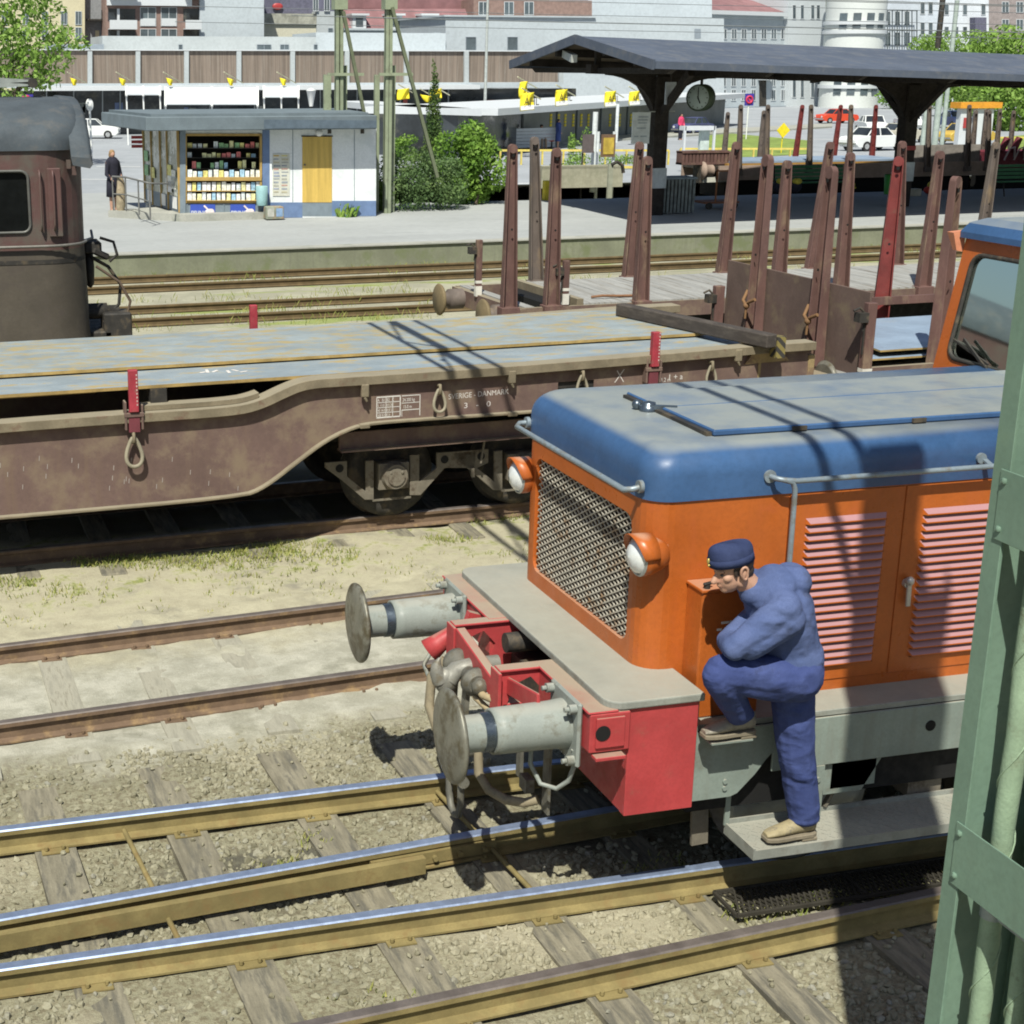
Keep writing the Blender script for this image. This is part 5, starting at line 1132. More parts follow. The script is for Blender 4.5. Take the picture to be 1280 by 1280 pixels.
m = MB(); m.box(ex1+.2, 19.2, 1.05, ex1+.55, 19.6, 1.42); m.box(ex1-.3, 19.2, .95, ex1+.3, 21.4, 1.2); m.build("buffer_beam", DARKM, el, bevel=.02)
for px, py in ((85, 205), (92, 213)): 
    m = MB(); c = at(px, py, Y=ey0+.12); m.bar(c+Vector((0, -.04, -.05)), c+Vector((0, -.04, .05)), .05, .06); m.build("lamp_iron", MAROON, el)
m = MB(); m.box(-14, ey0+.2, .45, ex1-.3, ey1-.2, 1.16); m.build("underframe", BLACK, el)
for k, (px, py, dx, dy) in enumerate(((250, 466, 7, -2), (258, 462, 2, 6), (266, 465, 6, -4), (284, 463, 3, 5), (290, 462, 8, 3), (300, 465, 9, -2), (4, 468, 12, -1), (18, 467, 3, 3))):
    m = MB(); m.bar(at(px, py, Z=1.581), at(px+dx, py+dy*.6, Z=1.581), .03, .002); m.build("chalk_stroke", CHALK, bpy.data.objects["steel_plate"])
# ---------------------------------------------------------------- platform, street level
ASPH = M("pale_platform_asphalt", (.36, .375, .37), .9, var=.08, vs=.6, dirt=(.31, .325, .32), ds=1.2, dt=(.48, .66), spec=.2, st=(.5, 1, 1))
STREET = M("street_asphalt", (.33, .35, .37), .9, var=.08, vs=.2, dirt=(.28, .3, .32), ds=.3, spec=.2)
CONC = M("mossy_platform_concrete", (.21, .22, .155), .9, var=.15, vs=1.2, dirt=(.16, .18, .10), ds=1.5, streak=(.17, .175, .13), spec=.1)
CONCP = M("pale_concrete", (.36, .36, .32), .9, var=.1, vs=1.5, dirt=(.27, .28, .24), ds=2, spec=.15)
PZ = .35
def pe(x): return 34.18+.047*x
m = MB(); P = [(-60, pe(-60)), (110, pe(110)), (110, 46.3), (14.3, 45.6), (14.3, 52), (-60, 52)]
m.k = 0; m.add([(x, y, PZ) for x, y in P], [tuple(range(6))]); m.k = 1
m.add([(-60, pe(-60), GZ-.1), (110, pe(110), GZ-.1), (110, pe(110), PZ), (-60, pe(-60), PZ)], [(0, 1, 2, 3)])
m.add([(110, 46.3, GZ-.1), (14.3, 45.6, GZ-.1), (14.3, 45.6, PZ), (110, 46.3, PZ)], [(0, 1, 2, 3)]); m.add([(14.3, 45.6, GZ-.1), (14.3, 52, GZ-.1), (14.3, 52, PZ), (14.3, 45.6, PZ)], [(0, 1, 2, 3)])
tag(m.build("platform", [ASPH, CONC]), "pale asphalt station platform with mossy concrete edge", "platform", kind="structure")
m = MB(); m.hexa([(x, pe(x)+o, z) for z in (PZ+.004, PZ+.03) for x, o in ((-60, -.05), (110, -.05), (110, .38), (-60, .38))])
tag(m.build("platform_kerb", [CONCP]), "pale concrete kerb along the platform edge", "kerb", kind="structure")
SZ = -.4
m = MB(); m.add([(-300, 52, PZ-.004), (14.3, 52, PZ-.004), (14.3, 52, PZ-.004), (600, 54, SZ+.1), (700, 62, SZ), (-300, 62, SZ), (900, 1500, SZ), (-900, 1500, SZ)], [(0, 1, 3, 4, 5), (5, 4, 6, 7)])
tag(m.build("street", STREET), "grey asphalt street and car park in front of the shops", "street", kind="structure")
m = MB()
for px0, px1, py in ((95, 178, 207), (120, 175, 193), (630, 760, 214), (1010, 1090, 163)):
    a = at(px0, py, Z=.2); b = at(px1, py, Z=.2); za = PZ+.004 if a.y < 52 else None
    for p in (a, b):
        p.z = (PZ if p.y < 52 else PZ+(SZ-PZ)*min(1, (p.y-52)/10))+.012
    m.bar(a, b, .18, .004)
tag(m.build("road_markings", WHITE), "faint white lines painted on the street", "road marking", kind="structure")
# ---------------------------------------------------------------- newspaper kiosk
KS = -.0565; KY = 42.5
def K(px, py, d=0.): return at(px, py, Y=KY+d, s=KS)
kd = Vector((1, KS, 0)).normalized(); kn = Vector((-KS, 1, 0)).normalized()
kb = at(225, 273, Z=.5)
kio = thing("kiosk", (9.5, 43.5, PZ), "small white and blue newspaper kiosk with flat grey roof and yellow door", "kiosk")
KW = M("kiosk_white_panel", (.74, .77, .77), .6, var=.04, vs=1.5, dirt=(.62, .66, .66), ds=2); KB = M("kiosk_blue_frame", (.14, .21, .36), .6, var=.1); KG = M("kiosk_grey_blue", (.19, .235, .27), .6, var=.1)
KR = M("kiosk_roof_felt", (.14, .175, .195), .8, var=.12, vs=2); KY_ = M("kiosk_yellow_wood", (.58, .40, .10), .6, var=.15, vs=2, st=(5, 1, .3)); KO = M("kiosk_wood_frame", (.42, .28, .09), .6, var=.15)
def kpanel(mb, x0, y0, x1, y1, d0, d1):
    a, b, c, e = K(x0, y1, d0), K(x1, y1, d0), K(x1, y0, d0), K(x0, y0, d0); o = kn*(d1-d0)
    mb.hexa([a, b, b+o, a+o, e, c, c+o, e+o])
m = MB(); kpanel(m, 328, 160, 470, 272, .0, .05); kpanel(m, 225, 255, 328, 276, .0, .05); kpanel(m, 226, 160, 328, 168, 0, .05)
A = K(225, 276); B = K(470, 272); C = B+kn*3.3; D = Vector((6.62, 45.6, A.z)); zt = 2.85
for a, b in ((B, C), (C, D)): m.add([a, b, Vector((b.x, b.y, zt)), Vector((a.x, a.y, zt))], [(0, 1, 2, 3)])
m.build("wall", KW, kio)
m = MB(); kpanel(m, 328, 160, 337, 272, -.012, .0); kpanel(m, 337, 253, 378, 272, -.012, 0); m.build("blue_trim", KB, kio); m = MB(); kpanel(m, 415, 251, 470, 270, -.012, 0); m.build("blue_trim", KB, kio)
m = MB(); kpanel(m, 225, 160, 232, 274, -.05, .05); m.build("corner_post", KG, kio)
m = MB(); kpanel(m, 378, 253, 415, 270, -.01, 0); m.build("door_step", KG, kio)
m = MB(); kpanel(m, 378, 171, 415, 253, -.02, 0); dr = m.build("door", KY_, kio)
m = MB(); kpanel(m, 377, 169.5, 416, 171, -.03, 0); m.build("door_frame", DARKM, dr); m = MB(); m.ball(K(381, 206, -.03), .03); m.build("handle", STEEL, dr)
for px in (366, 443): m = MB(); kpanel(m, px-.4, 162, px+.4, 253, -.006, 0); m.build("panel_joint", KG, kio)
m = MB(); m.ball(K(399, 166, -.06), .1); m.build("wall_lamp", WHITE, kio)
for px, py in ((412, 164), (453, 164)): m = MB(); kpanel(m, px-2.2, py-2.5, px+2.2, py+3, -.02, 0); m.build("vent", DARKM, kio)
m = MB(); kpanel(m, 341, 192, 362, 245, -.02, 0); ps = m.build("price_board", M("board_pale", (.58, .58, .50), .7, var=.1, vs=8), kio)
rk = random.Random(4)
for i in range(12):
    for c in (0, 1):
        m = MB(); x = 342+c*10; y = 194+i*4.1; kpanel(m, x, y, x+rk.uniform(6, 9), y+rk.uniform(1.2, 2.6), -.026, -.02)
        col = rk.choice(((.38, .38, .33), (.45, .42, .3), (.3, .33, .36), (.5, .3, .25), (.32, .35, .42))) if i else ((.5, .32, .06) if c == 0 else (.55, .5, .2)); m.build("price_card", M("card_%d" % (i % 4), col, .8), ps)
# display window with magazines
m = MB(); kpanel(m, 232, 167, 327, 170, -.03, .1); kpanel(m, 232, 222, 327, 226, -.05, .1); kpanel(m, 232, 251, 327, 254, -.03, .1); kpanel(m, 231, 167, 233.5, 254, -.03, .1); kpanel(m, 325, 167, 327.5, 254, -.03, .1); wf = m.build("window_frame", KO, kio)
m = MB(); kpanel(m, 226, 160, 470, 276, 1.6, 1.65); kpanel(m, 228, 276, 330, 277, .05, 1.6); m.build("inside_back", M("kiosk_inside_dark", (.03, .028, .025), .9), kio)
MAGC = [M("print_%d" % i, c, .6, var=.35, vs=14) for i, c in enumerate(((.80, .80, .68), (.70, .78, .78), (.80, .70, .25), (.35, .55, .7), (.75, .22, .2), (.85, .84, .8), (.28, .5, .25), (.80, .74, .40)))]
rack = thing("magazine_rack", K(280, 252, .2), "rows of pale and colourful magazines standing in the kiosk window", "magazine rack")
for row, (y0, y1, d, n, dark) in enumerate(((240, 250.5, -.06, 15, 0), (227, 238.5, -.03, 15, 0), (212, 221.5, -.02, 14, 0), (200, 211, .12, 16, 1), (189, 197, .3, 15, 1), (176, 185, .2, 14, 1))):
    for k in range(n):
        if dark and rk.random() < .25: continue
        w = 92/n; x = 234+k*w; m = MB(); yy = y0+rk.uniform(0, 2.5 if not dark else 4); kpanel(m, x+.3, yy, x+w*rk.uniform(.75, .96), y1, d+.05, d+.07)
        m.build("magazine", MAGC[rk.choice((0, 0, 1, 5, 5, 7, 2, 3) if not dark else (2, 3, 4, 6, 7, 1))], rack)
    m = MB(); kpanel(m, 233, y1, 326, y1+.8, d-.02, d+.2); m.build("shelf", KO if row < 3 else DARKM, rack)
# blue advertising signs below the window
SIGN = M("sign_blue", (.045, .09, .42), .5, var=.05)
for px in (238, 288):
    m = MB(); kpanel(m, px, 255.5, px+31, 270, -.02, -.005); sg = m.build("sign", SIGN, kio)
    p0 = K(px+.8, 269, -.024); sx_ = (K(px+31, 269).x-K(px, 269).x)/31
    text_mesh("PRINCE", .155, lambda u, v: p0+kd*u*1.05+Vector((0, 0, v*1.1)), "lettering", WHITE, sg)
    m = MB(); q = K(px+24.5, 265, -.028); m.ball(q, .13, .008, .10, 10, 6); m.bar(K(px+17, 257, -.028), K(px+23, 263, -.028), .045, .01, up=kn); m.bar(K(px+21, 266, -.028), K(px+25, 262, -.028), .07, .012, up=kn); m.ball(K(px+26, 268, -.028), .08, .008, .07, 8, 5); m.build("hand_emblem", M("hand_white", (.75, .66, .66), .7), sg)
for px in (233.5, 279.5): m = MB(); kpanel(m, px, 255, px+1, 271, -.03, 0); m.build("strip", KG, kio)
m = MB(); kpanel(m, 232, 254.5, 328, 272, -.004, 0); m.build("plinth_panel", KG, kio)
# glazed left side
L0 = K(225, 276, .03); 
def KL(t, z): return Vector((L0.x+(6.62-L0.x)*t, L0.y+(45.6-L0.y)*t, z))
m = MB()
for t, w in ((0., .03), (.30, .03), (.50, .05), (.76, .03), (1, .03)): m.bar(KL(t, .55), KL(t, 2.8), .07, .06)
m.build("side_frame", KO, kio)
m = MB(); m.add([KL(0, .55), KL(1, .55), KL(1, .95), KL(0, .95)], [(0, 1, 2, 3)]); m.build("side_plinth", KG, kio)
for t in (.12, .44, .85): m = MB(); a, b = KL(t-.07, .62), KL(t+.06, .62); o = Vector((-.02, 0, 0)); m.add([a+o, b+o, b+o+Vector((0, 0, .32)), a+o+Vector((0, 0, .32))], [(0, 1, 2, 3)]); m.build("side_card", WHITE, kio)
m = MB()
g = NT("kiosk_glass"); g.out((.30, .33, .26), .15, 0, .6); 
m.add([KL(0, .95), KL(1, .95), KL(1, 2.8), KL(0, 2.8)], [(0, 1, 2, 3)]); m.build("side_glass", M("side_glass_tint", (.20, .21, .14), .12, var=.5, vs=1.6, dirt=(.5, .52, .46), ds=1.8, dt=(.5, .58)), kio)
for i in range(9):
    t = rk.choice((.06, .18, .38, .56, .66, .85)); z = rk.uniform(1.0, 2.2); m = MB(); o = Vector((-.03, 0, 0)); a, b = KL(t, z)+o, KL(t+.12, z)+o
    m.add([a, b, b+Vector((0, 0, .3)), a+Vector((0, 0, .3))], [(0, 1, 2, 3)]); m.build("side_poster", MAGC[rk.choice((0, 1, 5, 7, 2, 6))], kio)
# roof slab
F0, F1 = at(183, 164, Y=41.5), at(471, 160.5, Y=41.25); B0 = at(127, 156, Y=46.3); B1 = F1+Vector((.2, 4.7, 0)); zb = 2.74; zt_ = 3.10
m = MB(); m.hexa([Vector((p.x, p.y, zb)) for p in (F0, F1, B1, B0)]+[Vector((p.x, p.y, zt_)) for p in (F0, F1, B1, B0)])
rf = m.build("roof", KR, kio, bevel=.02); m = MB(); m.hexa([Vector((p.x, p.y, zt_+.002)) for p in (F0+Vector((.15, .15, 0)), F1+Vector((-.2, .15, 0)), B1, B0+Vector((.2, -.2, 0)))]+[Vector((p.x, p.y, zt_+.07)) for p in (F0+Vector((.15, .15, 0)), F1+Vector((-.2, .15, 0)), B1, B0+Vector((.2, -.2, 0)))]); m.build("roof_cap", KR, rf)
m = MB(); m.hexa([K(330, 161, -.72), K(471, 160, -.72), K(471, 160, -.68), K(330, 161, -.68), K(330, 149.5, -.74), K(471, 150.5, -.74), K(471, 150.5, -.68), K(330, 149.5, -.68)]); m.build("fascia_board", M("darker_fascia", (.10, .135, .17), .7), rf)
m = MB(); m.hexa([(5.25, 43.4, PZ-.02), (7.1, 41.55, PZ-.02), (9.6, 41.75, PZ-.02), (9.6, 45.5, PZ-.02), (5.25, 43.4, .54), (7.1, 41.55, .54), (9.6, 41.75, .54), (9.6, 45.5, .54)]); tag(m.build("ramp_slab", CONCP, loc=(7, 43, PZ)), "low pale concrete slab with ramp in front of the kiosk", "ramp")
rl = thing("handrail", (5.6, 43.2, .5), "thin grey two-bar handrail on the concrete slab left of the kiosk", "railing")
RLG = M("rail_tube_grey", (.18, .18, .17), .6, .3)
pp = [(142, 223, 263), (158, 227, 264), (174, 231, 269), (188, 236, 274)]
base = [at(px, yb, Z=.54) for px, yt, yb in pp]
for b in base: m = MB(); m.cyl(b, b+Vector((0, 0, .92)), .022, n=8); m.build("post", RLG, rl)
m = MB(); m.tube([b+Vector((0, 0, .92)) for b in base]+[base[-1]+Vector((.6, .7, .85))], .025, 8); m.build("top_bar", RLG, rl); m = MB(); m.tube([b+Vector((0, 0, .45)) for b in base], .02, 8); m.build("middle_bar", RLG, rl)
m = MB(); c = K(327.5, 262, -.2); m.lathe([(0, .14), (.02, .15), (.5, .17), (.52, .15), (.52, .13), (.1, .12)], (c.x, c.y, .72), (0, 0, 1), 16); tag(m.build("litter_bin", M("turquoise_bin", (.28, .47, .48), .6, var=.1), loc=(c.x, c.y, .7)), "turquoise litter bin hanging on the kiosk front by the blue pillar", "litter bin")
cr = thing("crate", at(343, 275, Z=PZ), "small grubby crate on the platform under the kiosk's turquoise bin", "crate"); c = at(343, 275, Z=PZ)
m = MB(); m.box(c.x-.24, c.y-.1, PZ+.03, c.x+.24, c.y+.3, PZ+.36); m.build("body", M("crate_green_grey", (.24, .26, .2), .8, var=.3, vs=4, dirt=(.3, .18, .1), ds=5), cr, bevel=.01)
for dx, cc in ((-.12, (.45, .45, .4)), (.12, (.2, .3, .45))): m = MB(); m.box(c.x+dx-.09, c.y-.106, PZ+.1, c.x+dx+.09, c.y-.1, PZ+.32); m.build("side_panel", M("crate_panel", cc, .8, var=.3), cr)
def small_plant(px, py, Z, h, r, n, label, col=((.10, .20, .03), (.22, .32, .06)), nm="weed"):
    c = at(px, py, Z=Z); V = []; F = []; rg = random.Random(int(px*7+py))
    for _ in range(n):
        a = rg.uniform(0, 6.28); q = r*math.sqrt(rg.random()); hh = h*rg.uniform(.3, 1); b = rg.uniform(0, 6.28); w = .03
        i = len(V); x, y = c.x+q*math.cos(a), c.y+q*math.sin(a); V += [(x-w, y, c.z), (x+w, y, c.z), (x+hh*.5*math.cos(b)+w, y+hh*.5*math.sin(b), c.z+hh), (x+hh*.5*math.cos(b)-w, y, c.z+hh*.9)]; F.append((i, i+1, i+2, i+3))
    m = MB(); m.add(V, F); return tag(m.build(nm, leafmat("weed_leaf", *col), loc=c), label, "plant")
_LM = {}
def leafmat(name, c0, c1, rough=.6):
    if name not in _LM:
        t = NT(name); g = t.n("ShaderNodeNewGeometry").outputs["Random Per Island"]; t.out(t.mix(g, c0, c1), rough, 0, .3)
        _LM[name] = t.m
    return _LM[name]
small_plant(432, 271, PZ, .4, .3, 60, "small green weed at the foot of the kiosk's white wall")
small_plant(478, 262, PZ, .9, .3, 120, "taller leafy weed between the kiosk corner and the lattice post")
# woman in dark clothes at the railing
def small_person(px, py, Z, h, top, bottom, hair, label, skirt=False, facing=0., lean=0.):
    c = at(px, py, Z=Z); r = thing("person", c, label, "person"); k = h/1.7
    def q(x, y, z): return c+Vector((x*math.cos(facing)-y*math.sin(facing)+lean*z, x*math.sin(facing)+y*math.cos(facing), z))*k
    m = MB()
    for s in (-1, 1): capsule(m, q(s*.08, 0, .08), q(s*.085, 0, .85), .05, .085, 8); capsule(m, q(s*.08, -.10, .04), q(s*.08, .05, .05), .04, .045, 8); capsule(m, q(s*.19, 0, 1.38), q(s*.23, -.03, 1.08), .05, .042, 8); capsule(m, q(s*.23, -.03, 1.08), q(s*.17, -.18, .92), .042, .032, 8); capsule(m, q(s*.17, -.18, .92), q(s*.155, -.23, .88), .03, .022, 8)
    capsule(m, q(0, 0, .9), q(0, 0, 1.33), .14, .17, 10, .7, Vector((0, 1, 0))); capsule(m, q(0, 0, 1.4), q(0, -.01, 1.55), .055, .05, 8); m.ball(q(0, -.01, 1.60), .075*k, .09*k, .105*k, 10, 8)
    m.ball(q(0, -.1, 1.59), .015*k, .02*k, .02*k, 6, 4)
    fuse(m.build("body", SKIN, r), .022*k, 2)
    m = MB(); capsule(m, q(0, 0, .95), q(0, 0, 1.36), .165, .19, 12, .72, Vector((0, 1, 0)))
    for s in (-1, 1): capsule(m, q(s*.17, 0, 1.38), q(s*.235, -.03, 1.06), .07, .058, 8); capsule(m, q(s*.235, -.03, 1.06), q(s*.19, -.14, .95), .056, .045, 8)
    fuse(m.build("top", top, r), .024*k, 2)
    m = MB()
    if skirt: m.loops([[q((a_)*math.cos(t), .8*a_*math.sin(t), z) for t in [2*math.pi*i/14 for i in range(14)]] for a_, z in ((.17, 1.0), (.20, .85), (.22, .45), (.20, .44))])
    else:
        for s in (-1, 1): capsule(m, q(s*.085, 0, .1), q(s*.09, 0, .9), .075, .105, 8)
        capsule(m, q(0, 0, .88), q(0, 0, 1.0), .16, .16, 10, .75, Vector((0, 1, 0)))
    b_ = m.build("skirt" if skirt else "trousers", bottom, r)
    if not skirt: fuse(b_, .022*k, 2)
    m = MB(); m.ball(q(0, .012, 1.635), .084*k, .095*k, .09*k, 10, 8); m.ball(q(0, .05, 1.57), .075*k, .06*k, .09*k, 10, 6); m.build("hair", hair, r)
    return r
BLK = M("black_cloth", (.018, .018, .03), .9, var=.2); BLOND = M("blond_hair", (.30, .19, .09), .7)
small_person(143, 266, .40, 1.72, BLK, BLK, BLOND, "woman in dark top and skirt standing at the handrail beside the kiosk", True, .5)
m = MB(); c = at(151, 263, Z=.54); 
m.loops([[(c.x+rx*math.cos(t)+ox, c.y+rx*.8*math.sin(t), c.z+z) for t in [2*math.pi*i/12 for i in range(12)]] for rx, z, ox in ((.10, 0, 0), (.13, .1, 0), (.125, .4, .01), (.11, .7, .03), (.09, .85, .02), (.06, .93, 0))])
tag(m.build("sack", M("beige_sack", (.36, .30, .20), .9, var=.25, vs=5, dirt=(.24, .19, .13), ds=6), loc=c), "tall beige sack standing upright against the handrail beside the woman", "sack")
# ---------------------------------------------------------------- olive lattice posts beside the kiosk, flag pole
OLIVE = M("olive_post_paint", (.26, .30, .20), .65, var=.12, vs=2, dirt=(.2, .22, .15), ds=3)
for i, (xs_, yb, lab) in enumerate((((408, 417, 419, 428, 431, 437), 43.9, "olive steel catenary post with slanting stay, rising behind the kiosk's roof"), ((472, 478, 481, 489, 491, 498), 42.6, "olive steel catenary post with slanting stay, between the kiosk and the bushes"))):
    r = thing("catenary_post", (at((xs_[2]+xs_[3])/2, 268, Y=yb).x, yb, PZ), lab, "post"); 
    def PX(px, Y=yb): return at(px, 100, Y=Y).x
    m = MB(); m.box(PX(xs_[2]), yb-.1, PZ, PX(xs_[2])+.085, yb+.1, 6.9); m.box(PX(xs_[3])-.085, yb-.1, PZ, PX(xs_[3]), yb+.1, 6.9); m.box(PX(xs_[2]), yb-.02, PZ, PX(xs_[3]), yb+.02, 6.9); m.build("main_post", OLIVE, r)
    for a, b in ((0, 1), (4, 5)): m = MB(); m.box(PX(xs_[a]), yb+.25, PZ, PX(xs_[b]), yb+.37, 4.15 if a == 0 else 4.4); m.build("side_post", OLIVE, r)
    m = MB(); za = at(400, 93, Y=yb).z; m.bar((PX(xs_[0]), yb-.14, za), (PX(xs_[5]+16), yb-.14, za), .06, .08); m.build("cross_bar", OLIVE, r)
    m = MB(); a = at(xs_[3]+1, 14 if i == 0 else 9, Y=yb-.2); b = at(455 if i == 0 else 527, 141 if i == 0 else 148, Y=yb-.2); m.bar(a, a+(b-a)*1.55, .10, .09); m.build("stay", M("dark_olive_stay", (.13, .15, .09), .7), r)
    m = MB(); q = at(xs_[2]+5, 12, Y=yb); m.box(PX(xs_[2])-.06, yb-.2, q.z, PX(xs_[3])+.1, yb+.2, q.z+.3); m.build("post_head", OLIVE, r)
fp = at(605, 176, Z=SZ); m = MB(); m.cyl(fp, fp+Vector((0, 0, 12)), .11, .07, 10); tag(m.build("flag_pole", M("pole_grey", (.44, .47, .45), .5, .2), loc=fp), "tall thin pale grey pole rising behind the green bushes", "pole")
# ---------------------------------------------------------------- platform canopy
def cz(x): return -.030*(x-17.5)
def cyc(x): return 40.15+.07*(x-20)
can = thing("platform_canopy", (24.3, 40.5, PZ), "long dark timber platform canopy on two columns with slate grey felt roof", "canopy")
ROOFC = M("canopy_felt", (.080, .098, .135), .85, var=.12, vs=1, dirt=(.11, .12, .14), ds=2); TIMB = M("dark_canopy_timber", (.025, .02, .016), .85, var=.3); SOFF = M("canopy_soffit_boards", (.11, .085, .055), .85, var=.2, st=(1, 6, 1))
cx0, cx1 = 17.55, 62.
def cp(x, o, z): return Vector((x, cyc(x)+o, z+cz(x)))
RDG, EAV, HW = 5.16, 4.50, 4.72
for sg, nm in ((-1, "roof_slope"), (1, "roof_slope")):
    m = MB(); m.hexa([cp(cx0, 0, RDG-.07), cp(cx1, 0, RDG-.07), cp(cx1, sg*HW, EAV-.07), cp(cx0, sg*HW, EAV-.07), cp(cx0, 0, RDG), cp(cx1, 0, RDG), cp(cx1, sg*HW, EAV), cp(cx0, sg*HW, EAV)]); m.build(nm, ROOFC, can)
    m = MB(); m.hexa([cp(cx0+.05, sg*.05, RDG-.10), cp(cx1, sg*.05, RDG-.10), cp(cx1, sg*(HW-.05), EAV-.10), cp(cx0+.05, sg*(HW-.05), EAV-.10), cp(cx0+.05, sg*.05, RDG-.075), cp(cx1, sg*.05, RDG-.075), cp(cx1, sg*(HW-.05), EAV-.075), cp(cx0+.05, sg*(HW-.05), EAV-.075)]); m.build("soffit", SOFF, can)
    m = MB(); m.bar(cp(cx0-.03, sg*.0, RDG-.08), cp(cx0-.03, sg*HW, EAV-.08), .06, .24); m.build("barge_board", ROOFC, can)
    m = MB(); m.bar(cp(cx0, sg*(HW+.03), EAV-.09), cp(cx1, sg*(HW+.03), EAV-.09), .05, .17); m.build("gutter", ROOFC, can)
    for o in (HW*.33, HW*.72): m = MB(); m.bar(cp(cx0+.1, sg*o, RDG-(RDG-EAV)*o/HW-.2), cp(cx1, sg*o, RDG-(RDG-EAV)*o/HW-.2), .14, .2); m.build("purlin", TIMB, can)
m = MB(); m.bar(cp(cx0+.4, 0, 4.32), cp(cx1, 0, 4.32), .30, .24); m.build("main_beam", TIMB, can)
m = MB(); m.bar(cp(cx0+.3, 1.4, 4.72), cp(cx0+.1, .3, 4.58), .16, .2); m.build("loose_batten", M("pale_batten", (.42, .44, .42), .8), can)
for k, x in enumerate(np.arange(cx0+.6, 50, 2.8)):
    m = MB(); m.hexa([cp(x, -HW+.5, 4.22), cp(x+.14, -HW+.5, 4.22), cp(x+.14, HW-.5, 4.22), cp(x, HW-.5, 4.22), cp(x, -HW+.15, 4.36), cp(x+.14, -HW+.15, 4.36), cp(x+.14, HW-.15, 4.36), cp(x, HW-.15, 4.36)]); m.bar(cp(x+.07, 0, 4.36), cp(x+.07, 0, 5.05), .14, .14); m.build("cross_tie", TIMB, can)
for x in (20.2, 28.55, 36.9, 45.2):
    b = cp(x, 0, 0); m = MB(); m.box(b.x-.21, b.y-.21, PZ, b.x+.21, b.y+.21, 4.2+cz(x)); col_ = m.build("column", TIMB, can, bevel=.02)
    for sg in (-1, 1):   # arched braces along and across
        P = [(.2, 4.22), (.2, 3.0)]
        for k in range(10): t = R(90*k/9); P.append((.2+1.5*(1-math.cos(t)), 3.1+1.08*math.sin(t)))
        P.append((1.7, 4.22)); m = MB(); m.prism(P, lambda a, b: cp(x+sg*a, -.09, b), lambda a, b: cp(x+sg*a, .09, b)); m.build("arched_brace", TIMB, can)
        m = MB(); m.bar(cp(x, sg*.15, 3.2), cp(x, sg*1.7, 4.3), .16, .2); m.build("cross_brace", TIMB, can)
    m = MB(); m.box(b.x-.23, b.y-.23, PZ+.75, b.x+.23, b.y-.21, PZ+1.3); m.box(b.x-.23, b.y-.23, PZ+.75, b.x-.21, b.y+.2, PZ+1.3); m.build("notice", M("pale_notice", (.46, .5, .5), .8), col_)
    if x == 28.55: m = MB(); m.box(b.x-.24, b.y-.24, 2.0, b.x+.2, b.y-.21, 2.12); m.build("red_band", REDP, col_)
# clock, signs, loudspeakers on the canopy
ck = thing("station_clock", (21.5, 40.2, 3.5), "round green station clock hanging from the canopy beam", "clock"); cc = at(876, 122, Y=40.25)
AX = Vector((-.80, -.60, 0)).normalized(); m = MB(); m.lathe([(-.19, .01), (-.19, .33), (-.17, .365), (.17, .365), (.19, .33), (.17, .32)], cc, AX, 32); m.build("case", M("clock_green", (.07, .10, .06), .5), ck)
m = MB(); m.lathe([(.165, .325), (.172, .32), (.174, .01)], cc, AX, 32); m.build("dial", M("clock_dial", (.50, .60, .57), .4, var=.06), ck)
sdv = AX.cross(Vector((0, 0, 1))).normalized(); fcx = cc+AX*.18
for ang, ln, w in ((205, .17, .03), (0, .26, .022)): m = MB(); d = -sdv*math.sin(R(ang))*-1+Vector((0, 0, math.cos(R(ang)))); m.bar(fcx-d*.04, fcx+d*ln, w, .006, up=AX); m.build("hand", BLACK, ck)
for k in range(12): m = MB(); d = sdv*math.sin(R(30*k))+Vector((0, 0, math.cos(R(30*k)))); m.bar(fcx+d*.25, fcx+d*.29, .018, .004, up=AX); m.build("hour_mark", BLACK, ck)
m = MB(); m.cyl(cc+Vector((0, 0, .36)), Vector((cc.x, cc.y, 4.1)), .04); m.build("hanger", DARKM, ck)
sg_ = thing("hanging_sign", at(838, 115, Y=39.6), "pale grey sign hanging from the canopy between column and clock", "sign"); c = at(838, 115, Y=39.6); m = MB(); m.box(c.x-.15, c.y-.03, c.z-.33, c.x+.15, c.y+.03, c.z+.26); m.build("panel", M("sign_pale", (.48, .53, .58), .6), sg_); m = MB(); m.cyl(c+Vector((0, 0, .26)), c+Vector((0, 0, .6)), .02); m.build("hanger", DARKM, sg_)
sb = thing("timetable_board", at(801, 165, Y=39.9), "white lettered board projecting left from the canopy's nearest column", "sign"); c = at(801, 160, Y=39.9); m = MB(); m.box(c.x-.26, c.y-.03, c.z-.42, c.x+.26, c.y+.03, c.z+.42); p_ = m.build("panel", M("board_white", (.58, .62, .60), .6), sb); m = MB(); m.bar(c+Vector((-.1, 0, .43)), c+Vector((1.1, .2, .43)), .04, .03); m.build("arm", M("arm_pale", (.4, .42, .38), .6), sb)
for z, u0, w in ((.28, -.1, .3), (.2, -.12, .3), (.12, -.1, .26), (-.02, -.14, .28), (-.24, -.2, .12), (-.24, -.02, .2)):
    m = MB(); m.box(c.x+u0, c.y-.034, c.z+z, c.x+u0+w, c.y-.031, c.z+z+.035); m.build("faded_line", M("board_ink", (.33, .38, .40), .8), p_)
